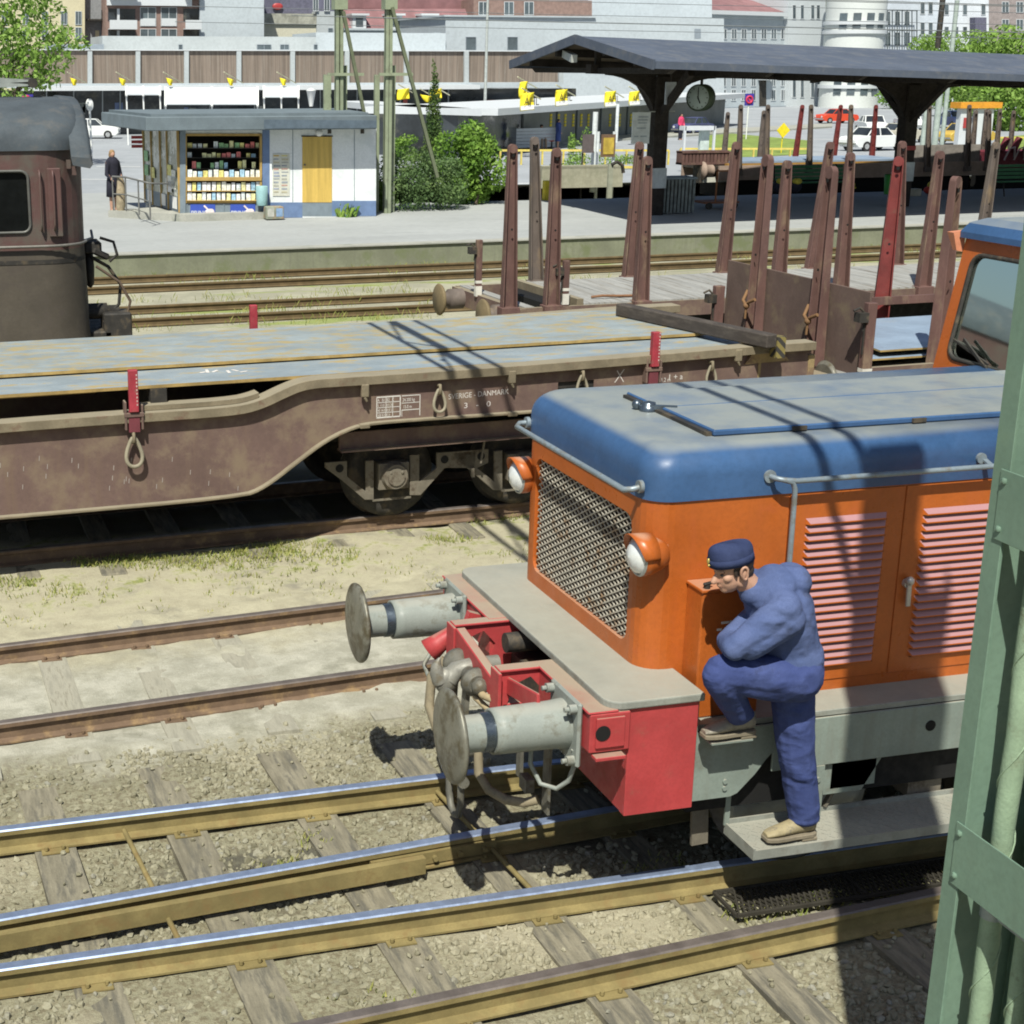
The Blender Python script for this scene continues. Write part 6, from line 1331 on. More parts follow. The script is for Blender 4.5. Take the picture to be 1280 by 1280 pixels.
for px, lab in ((1023, "left one of two dark loudspeakers under the canopy beam"), (1055, "right one of two dark loudspeakers under the canopy beam")):
    sp_ = thing("loudspeaker", at(px, 99, Y=40.5), lab, "loudspeaker"); c = at(px, 100, Y=40.5); s = -1 if px < 1040 else 1
    m = MB(); m.loops([[c+Vector((s*dx, w*math.cos(a), h_*math.sin(a))) for a in [R(45+90*i) for i in range(4)]] for dx, w, h_ in ((-.16, .05, .03), (.02, .12, .09), (.2, .16, .12))], smooth=False); m.build("horn", DARKM, sp_); m = MB(); m.bar(c+Vector((0, 0, .05)), c+Vector((0, 0, .25)), .03, .03); m.build("bracket", DARKM, sp_)
# slatted cabinet, baggage trolley, benches, bin, bag
cb = thing("slatted_cabinet", at(850, 268, Z=PZ), "grey slatted cabinet on the platform beside the canopy column", "cabinet"); a = at(826, 268, Z=PZ); b = at(874, 268, Z=PZ); hz = 1.02
m = MB(); m.box(a.x+.1, a.y+.03, PZ+.05, b.x-.1, a.y+.62, PZ+hz-.05); m.build("body", DARKM, cb); m = MB(); m.box(a.x, a.y-.05, PZ+hz-.06, b.x, a.y+.7, PZ+hz); m.build("top", M("cabinet_top", (.2, .24, .25), .6), cb)
for k in range(9): x = a.x+.04+(b.x-a.x-.14)*k/8; m = MB(); m.box(x, a.y-.02, PZ+.03, x+.07, a.y+.02, PZ+hz-.07); m.build("slat", M("slat_grey", (.20, .22, .20), .8, var=.3), cb)
GREENB = M("bench_green", (.05, .20, .085), .5, var=.15)
def bench(px0, px1, py, lab):
    a = at(px0, py, Z=PZ); b = at(px1, py, Z=PZ); b.y = a.y; r = thing("park_bench", (a.x, a.y, PZ), lab, "bench", "green platform benches"); y = a.y
    for k in range(3): m = MB(); m.box(a.x, y+.1+k*.13, PZ+.44, b.x, y+.21+k*.13, PZ+.475); m.build("seat_slat", GREENB, r)
    for k in range(4): m = MB(); m.box(a.x, y+.52+k*.02, PZ+.52+k*.12, b.x, y+.55+k*.02, PZ+.61+k*.12); m.build("back_slat", GREENB, r)
    for x in (a.x+.25, b.x-.25): m = MB(); m.tube([(x, y, PZ), (x, y+.08, PZ+.25), (x, y+.1, PZ+.42), (x, y+.5, PZ+.44), (x, y+.6, PZ+1.0)], .025, 6); m.tube([(x, y+.65, PZ), (x, y+.5, PZ+.2), (x, y+.48, PZ+.44)], .025, 6); m.build("leg", DARKM, r)
bench(968, 1080, 248, "green slatted park bench with dark bags on its left end, under the canopy"); bench(1247, 1330, 246, "green slatted park bench partly out of the picture at the right edge")
for i, (px, cc_, lab) in enumerate(((978, (.5, .42, .05), "black bag with yellow flap on the left end of the green bench"), (998, (.5, .42, .05), "black bag with yellow flap, second from the left on the green bench"))):
    c = at(px, 240, Z=PZ+.47); r = thing("bag", c, lab, "bag"); m = MB(); m.ball(c+Vector((0, .2, .16)), .22, .16, .2, 10, 8); m.build("body", BLK, r); m = MB(); m.ball(c+Vector((0, .12, .3)), .16, .12, .1, 10, 6); m.build("flap", M("yellow_bag", cc_, .7), r)
c = at(1072, 236, Z=PZ+.47); m = MB(); m.ball(c+Vector((-.1, .2, .1)), .14, .1, .1, 10, 6); m.box(c.x-.25, c.y+.1, c.z, c.x+.02, c.y+.3, c.z+.05); tag(m.build("bag", M("yellow_cloth", (.5, .42, .05), .8), loc=c), "small yellow bag lying on the right end of the green bench", "bag")
c = at(1107, 237, Z=1.0); m = MB(); c = Vector((27.95, 40.35, .75)); m.lathe([(0, .2), (.55, .24), (.57, .22), (.5, .2)], c, (0, 0, 1), 16); tag(m.build("litter_bin", M("green_bin", (.03, .22, .03), .5), loc=c), "bright green litter bin fixed to the canopy's second column", "litter bin")
c = at(1165, 243, Z=PZ); r = thing("duffel_bag", c, "red and yellow duffel bag on the platform right of the second column", "bag"); m = MB(); m.ball(c+Vector((0, 0, .14)), .32, .2, .15, 12, 8); m.build("lower_part", M("bag_red", (.5, .05, .03), .7), r); m = MB(); m.ball(c+Vector((.02, 0, .3)), .22, .16, .14, 12, 8); m.build("upper_part", M("bag_yellow", (.6, .45, .05), .7), r)
c = at(1143, 245, Z=PZ); m = MB(); m.box(c.x-.25, c.y, PZ, c.x+.25, c.y+.3, PZ+.22); m.box(c.x-.1, c.y-.01, PZ+.05, c.x+.1, c.y, PZ+.17); tag(m.build("suitcase", M("pale_case", (.45, .42, .33), .7), loc=c, bevel=.03), "small pale suitcase on the platform beside the duffel bag", "suitcase")
tr = thing("trolley", at(905, 262, Z=PZ), "rusty low platform trolley behind the slatted cabinet", "trolley"); a = at(880, 262, Z=PZ); b = at(930, 262, Z=PZ)
m = MB(); m.box(a.x, a.y, PZ+.16, b.x, a.y+.7, PZ+.22); m.build("bed", M("trolley_rust", (.25, .11, .06), .8), tr); m = MB(); m.bar((a.x+.35, a.y, PZ+.2), (a.x+.35, a.y, PZ+1.15), .04, .04); m.bar((b.x-.1, a.y, PZ+.2), (b.x-.1, a.y, PZ+1.15), .04, .04); m.bar((a.x+.35, a.y, PZ+1.1), (b.x-.1, a.y, PZ+1.1), .04, .04); m.build("handle_frame", M("trolley_orange_rust", (.32, .13, .05), .8), tr)
for x in (a.x+.15, b.x-.15): m = MB(); m.cyl((x, a.y-.03, PZ+.1), (x, a.y+.03, PZ+.1), .1); m.build("wheel", DARKM, tr)
# loaded stake wagon on the track behind the platform
w3 = thing("stake_wagon", (29, 48.65, 0), "distant flat wagon with thin stakes and blue steel plates behind the canopy columns", "wagon")
x0, x1 = at(898, 205, Y=47.4).x, at(1232, 205, Y=47.4).x
WB3 = M("pale_brown_sill", (.33, .25, .20), .8, var=.15, dirt=(.28, .22, .17), ds=2); m = MB(); m.box(x0, 47.3, .70, x1, 47.4, 1.18); m.build("side_sill", WB3, w3); m = MB(); m.box(x0, 49.9, .7, x1, 50, 1.18); m.build("side_sill", WB3, w3)
m = MB(); m.box(x0, 47.4, 1.0, x1, 49.9, 1.16); m.build("deck", DARKM, w3); m = MB(); m.box(x0+.5, 47.8, .1, x1-.3, 49.5, .95); m.build("underframe", BLACK, w3)
m = MB(); m.lathe([(0, .2), (.3, .2), (.32, .3), (.38, .3), (.4, .01)], (x0, 47.8, 1.0), (-1, 0, 0), 16); m.build("buffer", WB3, w3)
m = MB(); m.box(x1-3, 47.5, 1.16, x1-.2, 47.58, 1.75); m.build("bulkhead", M("grey_side_board", (.22, .2, .18), .9, var=.2), w3)
for px, pt, top, mt in ((924, 205, 133, 0), (958, 205, 133, 0), (1012, 205, 133, 0), (1062, 203, 133, 0), (1160, 202, 133, 0), (1210, 200, 133, 0), (1235, 200, 140, 0)):
    b = at(px, pt, Y=47.25); t_ = at(px+3, top, Y=47.25); stake(w3, (b.x, 47.25, 1.0), (t_.x, 47.3, t_.z), .2, .14, STAKEG)
for px, top, mt in ((905, 142, 1), (950, 140, 1), (998, 133, 2), (1046, 133, 2), (1090, 133, 2), (1137, 133, 2), (1215, 140, 1), (1228, 138, 1), (1245, 138, 1), (1262, 140, 1)):
    b = at(px-4 if mt == 2 and px < 1080 else px, 195, Y=50.1); t_ = at(px+4, top, Y=50.1); stake(w3, (b.x, 50.1, 1.1), (t_.x, 50.05, t_.z), .2, .14, STAKER if mt == 2 else STAKEG)
m = MB(); m.box(x0+.6, 47.5, 1.24, x1-3.2, 49.8, 1.30); tag(m.build("steel_plate", [PLATEB], loc=((x0+x1)/2, 48.6, 1.2)), "pale blue steel plate stack on the distant wagon behind the canopy", "steel plate", "steel plates loaded on the wagons")
m = MB(); m.box(x0+.4, 47.48, 1.165, x1-3, 47.7, 1.235); tag(m.build("timber_spacer", M("spacer_rust_yellow", (.36, .2, .05), .8), loc=(28, 47.6, 1.2)), "rusty yellow timber spacer under the plates of the distant wagon", "timber")
rkx = thing("machinery_crate", at(880, 212, Y=47.7), "rusty brown slatted iron frame standing at the distant wagon's left end", "iron frame"); a = at(852, 205, Y=47.8); b = at(910, 205, Y=47.8)
for k in range(14): x = a.x+(b.x-a.x)*k/13; m = MB(); m.box(x, a.y, 1.2, x+.1, a.y+.4, 1.62); m.build("upright", STAKE, rkx)
for z in (1.2, 1.58): m = MB(); m.box(a.x, a.y-.03, z, b.x, a.y+.43, z+.07); m.build("bar", STAKE, rkx)
m = MB(); m.box(a.x+.7, a.y, .6, b.x, a.y+.5, 1.2); m.build("base", DARKM, rkx); m = MB(); m.box(a.x+.8, a.y-.1, .62, a.x+1.7, a.y-.02, .8); m.build("label_board", M("pale_board", (.5, .5, .44), .8), rkx)
mc = thing("machine", at(1268, 195, Y=47.5), "dark red machine parts with pale hoses on the wagon at the right edge", "machine"); c = at(1262, 190, Y=47.5)
MRED = M("maroon_machine", (.16, .025, .035), .6, var=.3)
m = MB(); m.box(c.x-.6, c.y, .9, c.x+3, c.y+1.2, 1.5); m.build("body", MRED, mc, bevel=.05)
for k in range(4): m = MB(); m.cyl((c.x-.4+k*.5, c.y-.05, 1.5), (c.x-.2+k*.5, c.y-.05, 1.95), .12); m.build("cylinder", MRED, mc)
for k in range(3): m = MB(); q = Vector((c.x-.3+k*.4, c.y-.15, 1.2)); m.tube([q, q+Vector((.1, -.1, .4)), q+Vector((.3, -.1, .45)), q+Vector((.4, 0, .1))], .035, 6); m.build("hose", M("pale_hose", (.5, .42, .4), .7), mc)
m = MB(); m.box(c.x-.7, c.y, -.1, c.x+4, c.y+1, .9); m.build("chassis", BLACK, mc)
# low concrete wall, hose stand, yellow box behind the platform
m = MB(); a = at(676, 253, Y=50.6); m.box(a.x, 50.6, .30, 24.2, 50.9, 1.06); tag(m.build("retaining_wall", M("tan_wall", (.34, .33, .25), .9, var=.12, dirt=(.26, .26, .19), ds=2, streak=(.26, .25, .18)), loc=(20, 49.7, .3)), "low tan concrete wall behind the platform track", "wall")
c = at(688, 243, Y=45.4); m = MB(); m.box(c.x-.2, c.y, c.z-.25, c.x+.2, c.y+.2, c.z+.42); m.box(c.x-.05, c.y+.05, PZ, c.x+.05, c.y+.15, c.z); tag(m.build("yellow_box", M("box_yellow", (.62, .5, .04), .5), loc=c, bevel=.02), "yellow box on a short post at the platform's back edge", "box")
hs_ = thing("hose_stand", at(762, 250, Y=48.2), "pale iron hose stand with curved pipe before the low tan wall", "stand"); c = at(762, 250, Y=48.2); m = MB(); m.box(c.x-.08, c.y, 0, c.x+.08, c.y+.1, 1.25); m.build("post", M("stand_grey", (.33, .34, .26), .8), hs_); m = MB(); m.tube([(c.x, c.y, 1.22), (c.x+.2, c.y, 1.32), (c.x+.4, c.y, 1.2), (c.x+.45, c.y, .95)], .06, 8); m.build("pipe", DARKM, hs_)
c = at(171, 177, Y=46.4); hp = thing("red_pennant", c, "small red striped pennant hanging at the kiosk roof's left end", "pennant")
for k in range(3): m = MB(); m.box(c.x-.16, c.y-.01, c.z-.18+k*.13, c.x+.16+.02*k, c.y+.01, c.z-.09+k*.13); m.build("stripe", REDP, hp)
m = MB(); m.bar(c+Vector((.18, 0, -.2)), c+Vector((.18, 0, .55)), .03, .03); m.build("staff", DARKM, hp)
# ---------------------------------------------------------------- trees and bushes: leaf-sized faces in uneven clumps
def leaves(name, clumps, n, size, mat, parent, seed=1, flat=.5):
    """clumps: (centre, rx, ry, rz); leaves gather near each clump's shell so gaps and dark hollows remain"""
    rg = np.random.default_rng(seed); w = np.array([c[1]*c[2]*c[3] for c in clumps])**.67; w = w/w.sum()
    V = np.empty((n, 4, 3)); ids = rg.choice(len(clumps), n, p=w)
    for i in range(n):
        c, rx, ry, rz = clumps[ids[i]]; d = rg.normal(size=3); d /= np.linalg.norm(d); r = rg.uniform(.45, 1.08)**.5 if rg.random() < .85 else rg.random()
        p = np.array(c)+d*r*np.array([rx, ry, rz]); a = rg.normal(size=3); a /= np.linalg.norm(a); b = np.cross(a, d+rg.normal(size=3)*.6); b /= (np.linalg.norm(b)+1e-6)
        s = size*rg.uniform(.5, 1.3); V[i] = [p-a*s*.5, p+b*s*flat*.5, p+a*s*.5, p-b*s*flat*.5]
    org = ORG[parent.name]; V = V-np.array(org)
    me = bpy.data.meshes.new(name); me.from_pydata(V.reshape(-1, 3).tolist(), [], np.arange(n*4).reshape(n, 4).tolist()); me.materials.append(mat)
    o = bpy.data.objects.new(name, me); COL.objects.link(o); o.parent = parent; ORG[o.name] = org; return o
def foliage_mat(name, c0, c1, c2):
    if name in _LM: return _LM[name]
    t = NT(name); g = t.n("ShaderNodeNewGeometry").outputs["Random Per Island"]
    col = t.mix(g, c0, c1); col = t.mix(t.ramp(t.noise(1.1, 4, .6), .42, .66), col, c2)
    t.out(col, .65, 0, .3); tr = t.n("ShaderNodeBsdfTranslucent"); t.l(t.mix(.5, col, c1), tr.inputs[0]); ad = t.n("ShaderNodeMixShader"); ad.inputs[0].default_value = .3
    t.l(t.b.outputs[0], ad.inputs[1]); t.l(tr.outputs[0], ad.inputs[2]); t.l(ad.outputs[0], t.t.nodes["Material Output"].inputs[0]); _LM[name] = t.m; return t.m
BARK = M("bark", (.10, .08, .055), .9, var=.3, vs=3, st=(3, 3, .5))
def tree(base, h, crown, n, size, mat, label, name="leafy_tree", cat="tree", seed=1, trunk=.22, group=None):
    b = Vector(base); r = thing(name, b, label, cat, group); rg = random.Random(seed)
    if trunk:
        m = MB(); top = b+Vector((rg.uniform(-.2, .2), rg.uniform(-.2, .2), h*.72)); m.tube([b, b.lerp(top, .35)+Vector((.08, 0, 0)), b.lerp(top, .7), top], trunk, 8, rs=[trunk, trunk*.8, trunk*.5, trunk*.15])
        for c, rx, ry, rz in crown[:9]:
            q = b.lerp(top, rg.uniform(.35, .8)); m.tube([q, q.lerp(Vector(c), .5)+Vector((0, 0, .2)), Vector(c)], trunk*.3, 6, rs=[trunk*.38, trunk*.25, trunk*.08])
        m.build("trunk", BARK, r)
    leaves("crown", crown, n, size, mat, r, seed); return r
def blob(c, rx, ry, rz, k, seed, s=.45):
    """uneven crown: k clumps scattered through an ellipsoid"""
    rg = random.Random(seed); out = []
    for _ in range(k):
        while True:
            d = Vector((rg.uniform(-1, 1), rg.uniform(-1, 1), rg.uniform(-1, 1)))
            if .25 < d.length < 1: break
        q = rg.uniform(.6, 1.25)*s; out.append(((c[0]+d.x*rx*.85, c[1]+d.y*ry*.85, c[2]+d.z*rz*.85), rx*q, ry*q, rz*q*.8))
    return out
FG = foliage_mat("spring_leaves", (.11, .20, .03), (.20, .34, .055), (.28, .42, .10)); FD = foliage_mat("shrub_leaves", (.085, .18, .025), (.16, .30, .045), (.22, .36, .06))
FJ = foliage_mat("juniper_needles", (.075, .135, .05), (.13, .21, .075), (.17, .25, .085)); FC = foliage_mat("cypress_scales", (.04, .085, .022), (.08, .14, .035), (.11, .17, .04))
c = at(528, 262, Z=PZ); tree(c, 2, [((c.x-.7, c.y, PZ+.6), .9, .8, .75), ((c.x+.15, c.y-.1, PZ+.75), .95, .8, .9), ((c.x-.3, c.y+.3, PZ+1.1), .8, .8, .7), ((c.x+.8, c.y, PZ+.55), .6, .6, .6), ((c.x-.9, c.y+.2, PZ+1.0), .5, .5, .55)]+blob((c.x, c.y, PZ+.9), 1.25, .9, .9, 14, 3, .35), 9000, .10, FJ, "wide grey green juniper bush right of the olive post by the kiosk", "bush", "bush", 2, 0)
c = at(595, 256, Z=PZ); tree(c, 2, blob((c.x, c.y+.4, PZ+1.25), 1.05, 1.0, 1.3, 22, 8, .42), 7500, .15, FD, "bright green leafy bush, tallest of the shrubs, left of the rusty stakes", "bush", "bush", 5, .05)
c = at(541, 225, Z=PZ); bz = PZ; cl = []
for k in range(16): q = k/15; cl.append(((c.x+.05*math.sin(k*2), c.y, bz+.3+q*3.6*1.0), .52*(1-q*.86), .52*(1-q*.86), .42))
tree(c, 3.6, cl, 6500, .10, FC, "slim pointed cypress behind the juniper bush", "cypress", "tree", 6, .06)
c = at(505, 205, Z=PZ); tree(c, 1, blob((c.x, c.y, PZ+.6), 1.0, .6, .6, 9, 4, .5), 2200, .12, FD, "low dark green shrub behind the juniper, beside the post's foot", "bush", "bush", 9, 0)
for i, (px, py, Z, w, h, n, lab) in enumerate(((722, 205, 0, .5, 1.3, 700, "thin young shrub behind the low tan wall beside the brown board"), (762, 212, 0, 1.7, .55, 900, "low green hedge behind the hose stand"), (715, 214, 0, 1.2, .5, 700, "low green hedge left of the hose stand, under the thin shrub"))):
    c = at(px, py, Z=SZ); tree(c, 1, blob((c.x, c.y, SZ+h*.7), w, .5, h, 8, 20+i, .5), n, .13, FG, lab, "hedge" if i else "shrub", "hedge" if i else "shrub", 30+i, 0)
# tree at the left edge and the row of street trees at the right
c = at(-8, 150, Y=78); c.z = SZ; cr = []
for px, py, r in ((10, 20, 1.9), (45, 55, 1.7), (-10, 60, 2.2), (30, 85, 1.7), (62, 75, 1.1), (5, 105, 1.5), (-30, 30, 2), (70, 40, .9), (88, 50, .8), (55, 100, .8), (25, -10, 1.7), (60, 10, 1.0), (100, 58, .5)):
    q = at(px, py, Y=78); cr.append(((q.x, q.y+random.uniform(-1.2, 1.2), q.z), r, r, r*.62))
tree(c, 8, cr, 4300, .30, FG, "light green leafy tree at the left edge above the brown locomotive's pantograph", "leafy_tree", "tree", 11, .25)
for i, (px0, Y0, blobs, n, lab) in enumerate((
    (1262, 105, ((1255, 60, 2.4), (1285, 75, 2.8), (1240, 120, 2.6), (1270, 140, 2.8), (1285, 105, 2.6), (1225, 70, 1.4), (1255, 165, 1.8), (1235, 150, 1.4)), 8000, "large bright green street tree at the right edge above the red machine"),
    (1215, 135, ((1190, 112, 2.6), (1215, 105, 2.8), (1205, 128, 2.2), (1170, 108, 1.8), (1232, 118, 2.2)), 5000, "green street tree over the blue car, left of the largest tree"),
    (1135, 160, ((1128, 118, 2.6), (1140, 108, 2.4), (1148, 128, 2.4), (1120, 108, 2)), 3000, "darker green tree seen just right of the canopy's second column"),
    (1165, 175, ((1150, 58, 2.2), (1180, 57, 2.6), (1210, 56, 2.6), (1165, 62, 2.2)), 3000, "distant tree top showing just over the canopy roof at right"))):
    c = at(px0, 150, Y=Y0); c.z = SZ; cr = []; rg = random.Random(40+i)
    for px, py, r in blobs:
        q = at(px, py, Y=Y0); cr.append(((q.x, q.y+rg.uniform(-1.5, 1.5), q.z), r, r, r*.7))
    tree(c, 7, cr, n, .42, FG if i in (0, 1, 3) else FD, lab, "street_tree", "tree", 50+i, .25)
# ---------------------------------------------------------------- town buildings
WOODB = M("grey_brown_boards", (.20, .16, .13), .85, var=.28, vs=1.2, st=(7, 7, .15), dirt=(.26, .225, .19), ds=1.3, dt=(.5, .7))
OFFW = M("off_white_render", (.42, .455, .465), .85, var=.05, vs=.4); WHITEB = M("white_block_wall", (.46, .51, .54), .85, var=.04, vs=.3); CREAM = M("cream_wall", (.58, .53, .36), .85, var=.08, vs=.5); TANB = M("tan_gable", (.55, .53, .42), .85, var=.08)
GREYB = M("grey_stucco", (.42, .47, .50), .85, var=.08, vs=.4); GREYD = M("grey_plinth", (.25, .29, .33), .85, var=.1); BRICK = M("brown_brick", (.25, .17, .145), .9, var=.15, vs=3); REDRF = M("red_brown_tiles", (.235, .125, .13), .85, var=.18, vs=.8); SLATE = M("dark_slate", (.12, .12, .17), .85, var=.2)
PANE = M("town_window_pane", (.09, .115, .13), .15, var=.4, vs=.4, spec=.7); PANED = M("shop_window_dark", (.03, .036, .042), .15, var=.8, vs=.25, dirt=(.12, .12, .1), ds=.35, dt=(.55, .7), spec=.7); FASW = M("white_fascia", (.58, .61, .63), .6, var=.03)
def quad3(px0, py0, px1, py1, Y, s=0.):
    Y += 11.0
    return at(px0, py1, Y=Y, s=s), at(px1, py1, Y=Y, s=s), at(px1, py0, Y=Y, s=s), at(px0, py0, Y=Y, s=s)
def slab(mb, px0, py0, px1, py1, Y, d0, d1, s=0.):
    a, b, c, e = quad3(px0, py0, px1, py1, Y, s); n = Vector((-s, 1, 0)).normalized()
    zt = (c.z+e.z)/2; zb_ = (a.z+b.z)/2
    for p in (a, b): p.z = zb_
    for p in (c, e): p.z = zt
    mb.hexa([p+n*d0 for p in (a, b)]+[p+n*d1 for p in (b, a)]+[p+n*d0 for p in (e, c)]+[p+n*d1 for p in (c, e)])
def wall(parent, name, mat, px0, py0, px1, py1, Y, depth=8., s=0.):
    m = MB(); slab(m, px0, py0, px1, py1, Y, 0, depth, s); return m.build(name, mat, parent)
def window(parent, px0, py0, px1, py1, Y, s=0., frame=WHITE, pane=PANE, bars=1):
    m = MB(); 
    for r in ((px0, py0, px1, py0+.7), (px0, py1-.7, px1, py1), (px0, py0+.7, px0+.6, py1-.7), (px1-.6, py0+.7, px1, py1-.7)): slab(m, *r, Y, -.07, -.004, s)
    for k in range(bars): x = px0+(px1-px0)*(k+1)/(bars+1); slab(m, x-.3, py0+.7, x+.3, py1-.7, Y, -.06, -.004, s)
    w = m.build("window", frame, parent); m = MB(); slab(m, px0+.5, py0+.6, px1-.5, py1-.6, Y, -.03, -.002, s); m.build("pane", pane, w); return w
GB = 168
# shopping hall with boarded upper storey
sh = thing("shop_building", at(330, 168, Y=105), "long low shop building with brown boarded upper storey and white canopy", "building")
wall(sh, "upper_wall", WOODB, -60, 63.5, 703, 105, 105, 10); wall(sh, "roof_edge", FASW, -60, 62.3, 703, 63.6, 104.8, 10.2)
for px in (112, 172, 232.5, 298, 365, 433, 507, 582, 700): m = MB(); slab(m, px-2.8, 64, px+2.8, 105, 105, -.25, 0); m.build("pilaster", OFFW, sh)
wall(sh, "roof_ledge", GREYB, -60, 104, 703, 109, 103.2, 2); wall(sh, "canopy", FASW, 25, 107, 600, 112.5, 101.5, 3.5)
wall(sh, "shop_front", PANED, -60, 112, 720, 169, 104.6, 4)
rg = random.Random(9)
for px in (10, 58, 92, 128, 150, 205, 262, 318, 372, 400, 446, 470, 500, 536, 560): m = MB(); slab(m, px-.7, 112, px+.7, 169, 104.6, -.12, -.02); m.build("mullion", M("mullion_grey", (.3, .33, .34), .6), sh)
for k in range(26):
    px = rg.uniform(0, 700); m = MB(); y = rg.uniform(122, 150); slab(m, px, y, px+rg.uniform(3, 12), y+rg.uniform(3, 14), 104.6, -.03, -.005); m.build("window_display", M("display_%d" % (k % 6), rg.choice(((.3, .3, .28), (.4, .1, .08), (.12, .16, .28), (.32, .28, .1), (.2, .22, .2), (.45, .45, .42))), .7), sh)
AWN = M("white_awning_cloth", (.52, .56, .59), .8, var=.05)
def awning(px0, px1, y0, y1, Y, lab, nb, curved=False):
    r = thing("awning", at(px0, y1, Y=Y), lab, "awning"); m = MB(); a = at(px0, y0, Y=Y+2.2); b = at(px1, y0, Y=Y+2.2); c = at(px1, y1, Y=Y); e = at(px0, y1, Y=Y); t = Vector((0, 0, .05))
    m.hexa([e, c, b, a, e+t, c+t, b+t, a+t]); m.build("cloth", AWN, r)
    for k in range(nb): 
        q = k/(nb-1); m = MB(); p0 = a.lerp(b, q)+t; p1 = e.lerp(c, q)+t; m.bar(p0, p1+(p1-p0)*.12, .14, .1); m.build("rib", WHITE, r)
        m = MB(); p = e.lerp(c, q); m.bar(p, Vector((p.x, p.y, SZ)), .08, .08); m.build("post", WHITE, r)
awning(207, 322, 110, 131, 99, "wide sloping white awning in front of the shops, over the kiosk roof", 3); 
awning(158, 200, 109, 119, 99, "small white shelter left of the wide awning", 3); awning(330, 373, 109, 122, 99, "small white shelter right of the wide awning", 3)
lp = at(389, 140, Y=98); r = thing("street_lantern", lp, "white tapered lantern standing before the shops beside the right shelter", "lamp"); m = MB(); m.lathe([(0, .12), (.95, .3), (.98, .34), (1.1, .1), (1.12, .01)], (lp.x, lp.y, at(389, 133, Y=98).z), (0, 0, 1), 10); m.build("lantern", WHITE, r); m = MB(); m.cyl((lp.x, lp.y, SZ), (lp.x, lp.y, at(389, 133, Y=98).z), .06); m.build("post", DARKM, r)
# angled shop wing with yellow posters
A_ = at(690, 182, Z=SZ); B_ = at(815, 166.5, Z=SZ); WGS = (B_.y-A_.y)/(B_.x-A_.x); WGY = A_.y-WGS*A_.x
wgn = thing("shop_wing", A_, "angled grey shop wing with yellow posters under a white eave", "building")
a_ = at(575, 150, Y=WGY, s=WGS); b_ = at(905, 150, Y=WGY, s=WGS); wn_ = Vector((-WGS, 1, 0)).normalized(); wdv = Vector((1, WGS, 0)).normalized()
def wq(p, z, d=0.): return Vector((p.x, p.y, z))+wn_*d
GRW = M("wing_grey_wall", (.215, .225, .215), .7, var=.12, vs=.3)
m = MB(); a2 = at(655, 150, Y=WGY, s=WGS); zc = at(690, 136, Y=WGY, s=WGS).z
m.hexa([wq(a2, SZ), wq(b_, SZ), wq(b_, SZ, 5), wq(a2, SZ, 5), wq(a2, zc), wq(b_, zc), wq(b_, zc, 5), wq(a2, zc, 5)]); m.build("wall", GRW, wgn)
m = MB(); m.hexa([wq(a_, SZ, .1), wq(a2, SZ, .1), wq(a2, SZ, 5), wq(a_, SZ, 5), wq(a_, zc, .1), wq(a2, zc, .1), wq(a2, zc, 5), wq(a_, zc, 5)]); m.build("shop_window", PANED, wgn)
m = MB(); e0 = at(480, 150, Y=WGY, s=WGS*.2) if False else a_; m.hexa([wq(e0, zc, -2.2), wq(b_, zc, -2.2), wq(b_, zc, 6), wq(e0, zc, 6), wq(e0, zc+.36, -2.2), wq(b_, zc+.36, -2.2), wq(b_, zc+.36, 6), wq(e0, zc+.36, 6)]); m.build("eave", FASW, wgn)
m = MB(); p0, p1 = at(487, 128, Y=88), at(575, 131, Y=WGY-2, s=WGS); m.hexa([(p0.x, 84, zc), (a_.x+.5, a_.y-2, zc), (a_.x+.5, 100, zc), (p0.x, 100, zc), (p0.x, 84, zc+.36), (a_.x+.5, a_.y-2, zc+.36), (a_.x+.5, 100, zc+.36), (p0.x, 100, zc+.36)]); m.build("eave", FASW, wgn)
YEL = M("poster_yellow", (.72, .58, .03), .7, var=.05); 
for k, px in enumerate((688, 697.5, 706, 716, 726, 735, 745, 762, 774, 788, 798)):
    m = MB(); p = at(px, 152, Y=WGY, s=WGS); zt2 = at(px, 141.5, Y=WGY, s=WGS).z; zb2 = at(px, 158, Y=WGY, s=WGS).z
    for i in range(4): z = zb2+(zt2-zb2)*i/4; m.hexa([wq(p, z, -.05)-wdv*.17, wq(p, z, -.05)+wdv*.17, wq(p, z, -.01)+wdv*.17, wq(p, z, -.01)-wdv*.17]+[wq(p, z+(zt2-zb2)*.19, -.05)-wdv*.17, wq(p, z+(zt2-zb2)*.19, -.05)+wdv*.17, wq(p, z+(zt2-zb2)*.19, -.01)+wdv*.17, wq(p, z+(zt2-zb2)*.19, -.01)-wdv*.17])
    m.build("poster", YEL, wgn)
for px in (695, 720, 750, 783, 812): m = MB(); p = at(px, 150, Y=WGY, s=WGS); m.bar(wq(p, SZ, -.06), wq(p, zc, -.06), .08, .08); m.build("mullion", M("mullion_dark", (.1, .12, .13), .6), wgn)
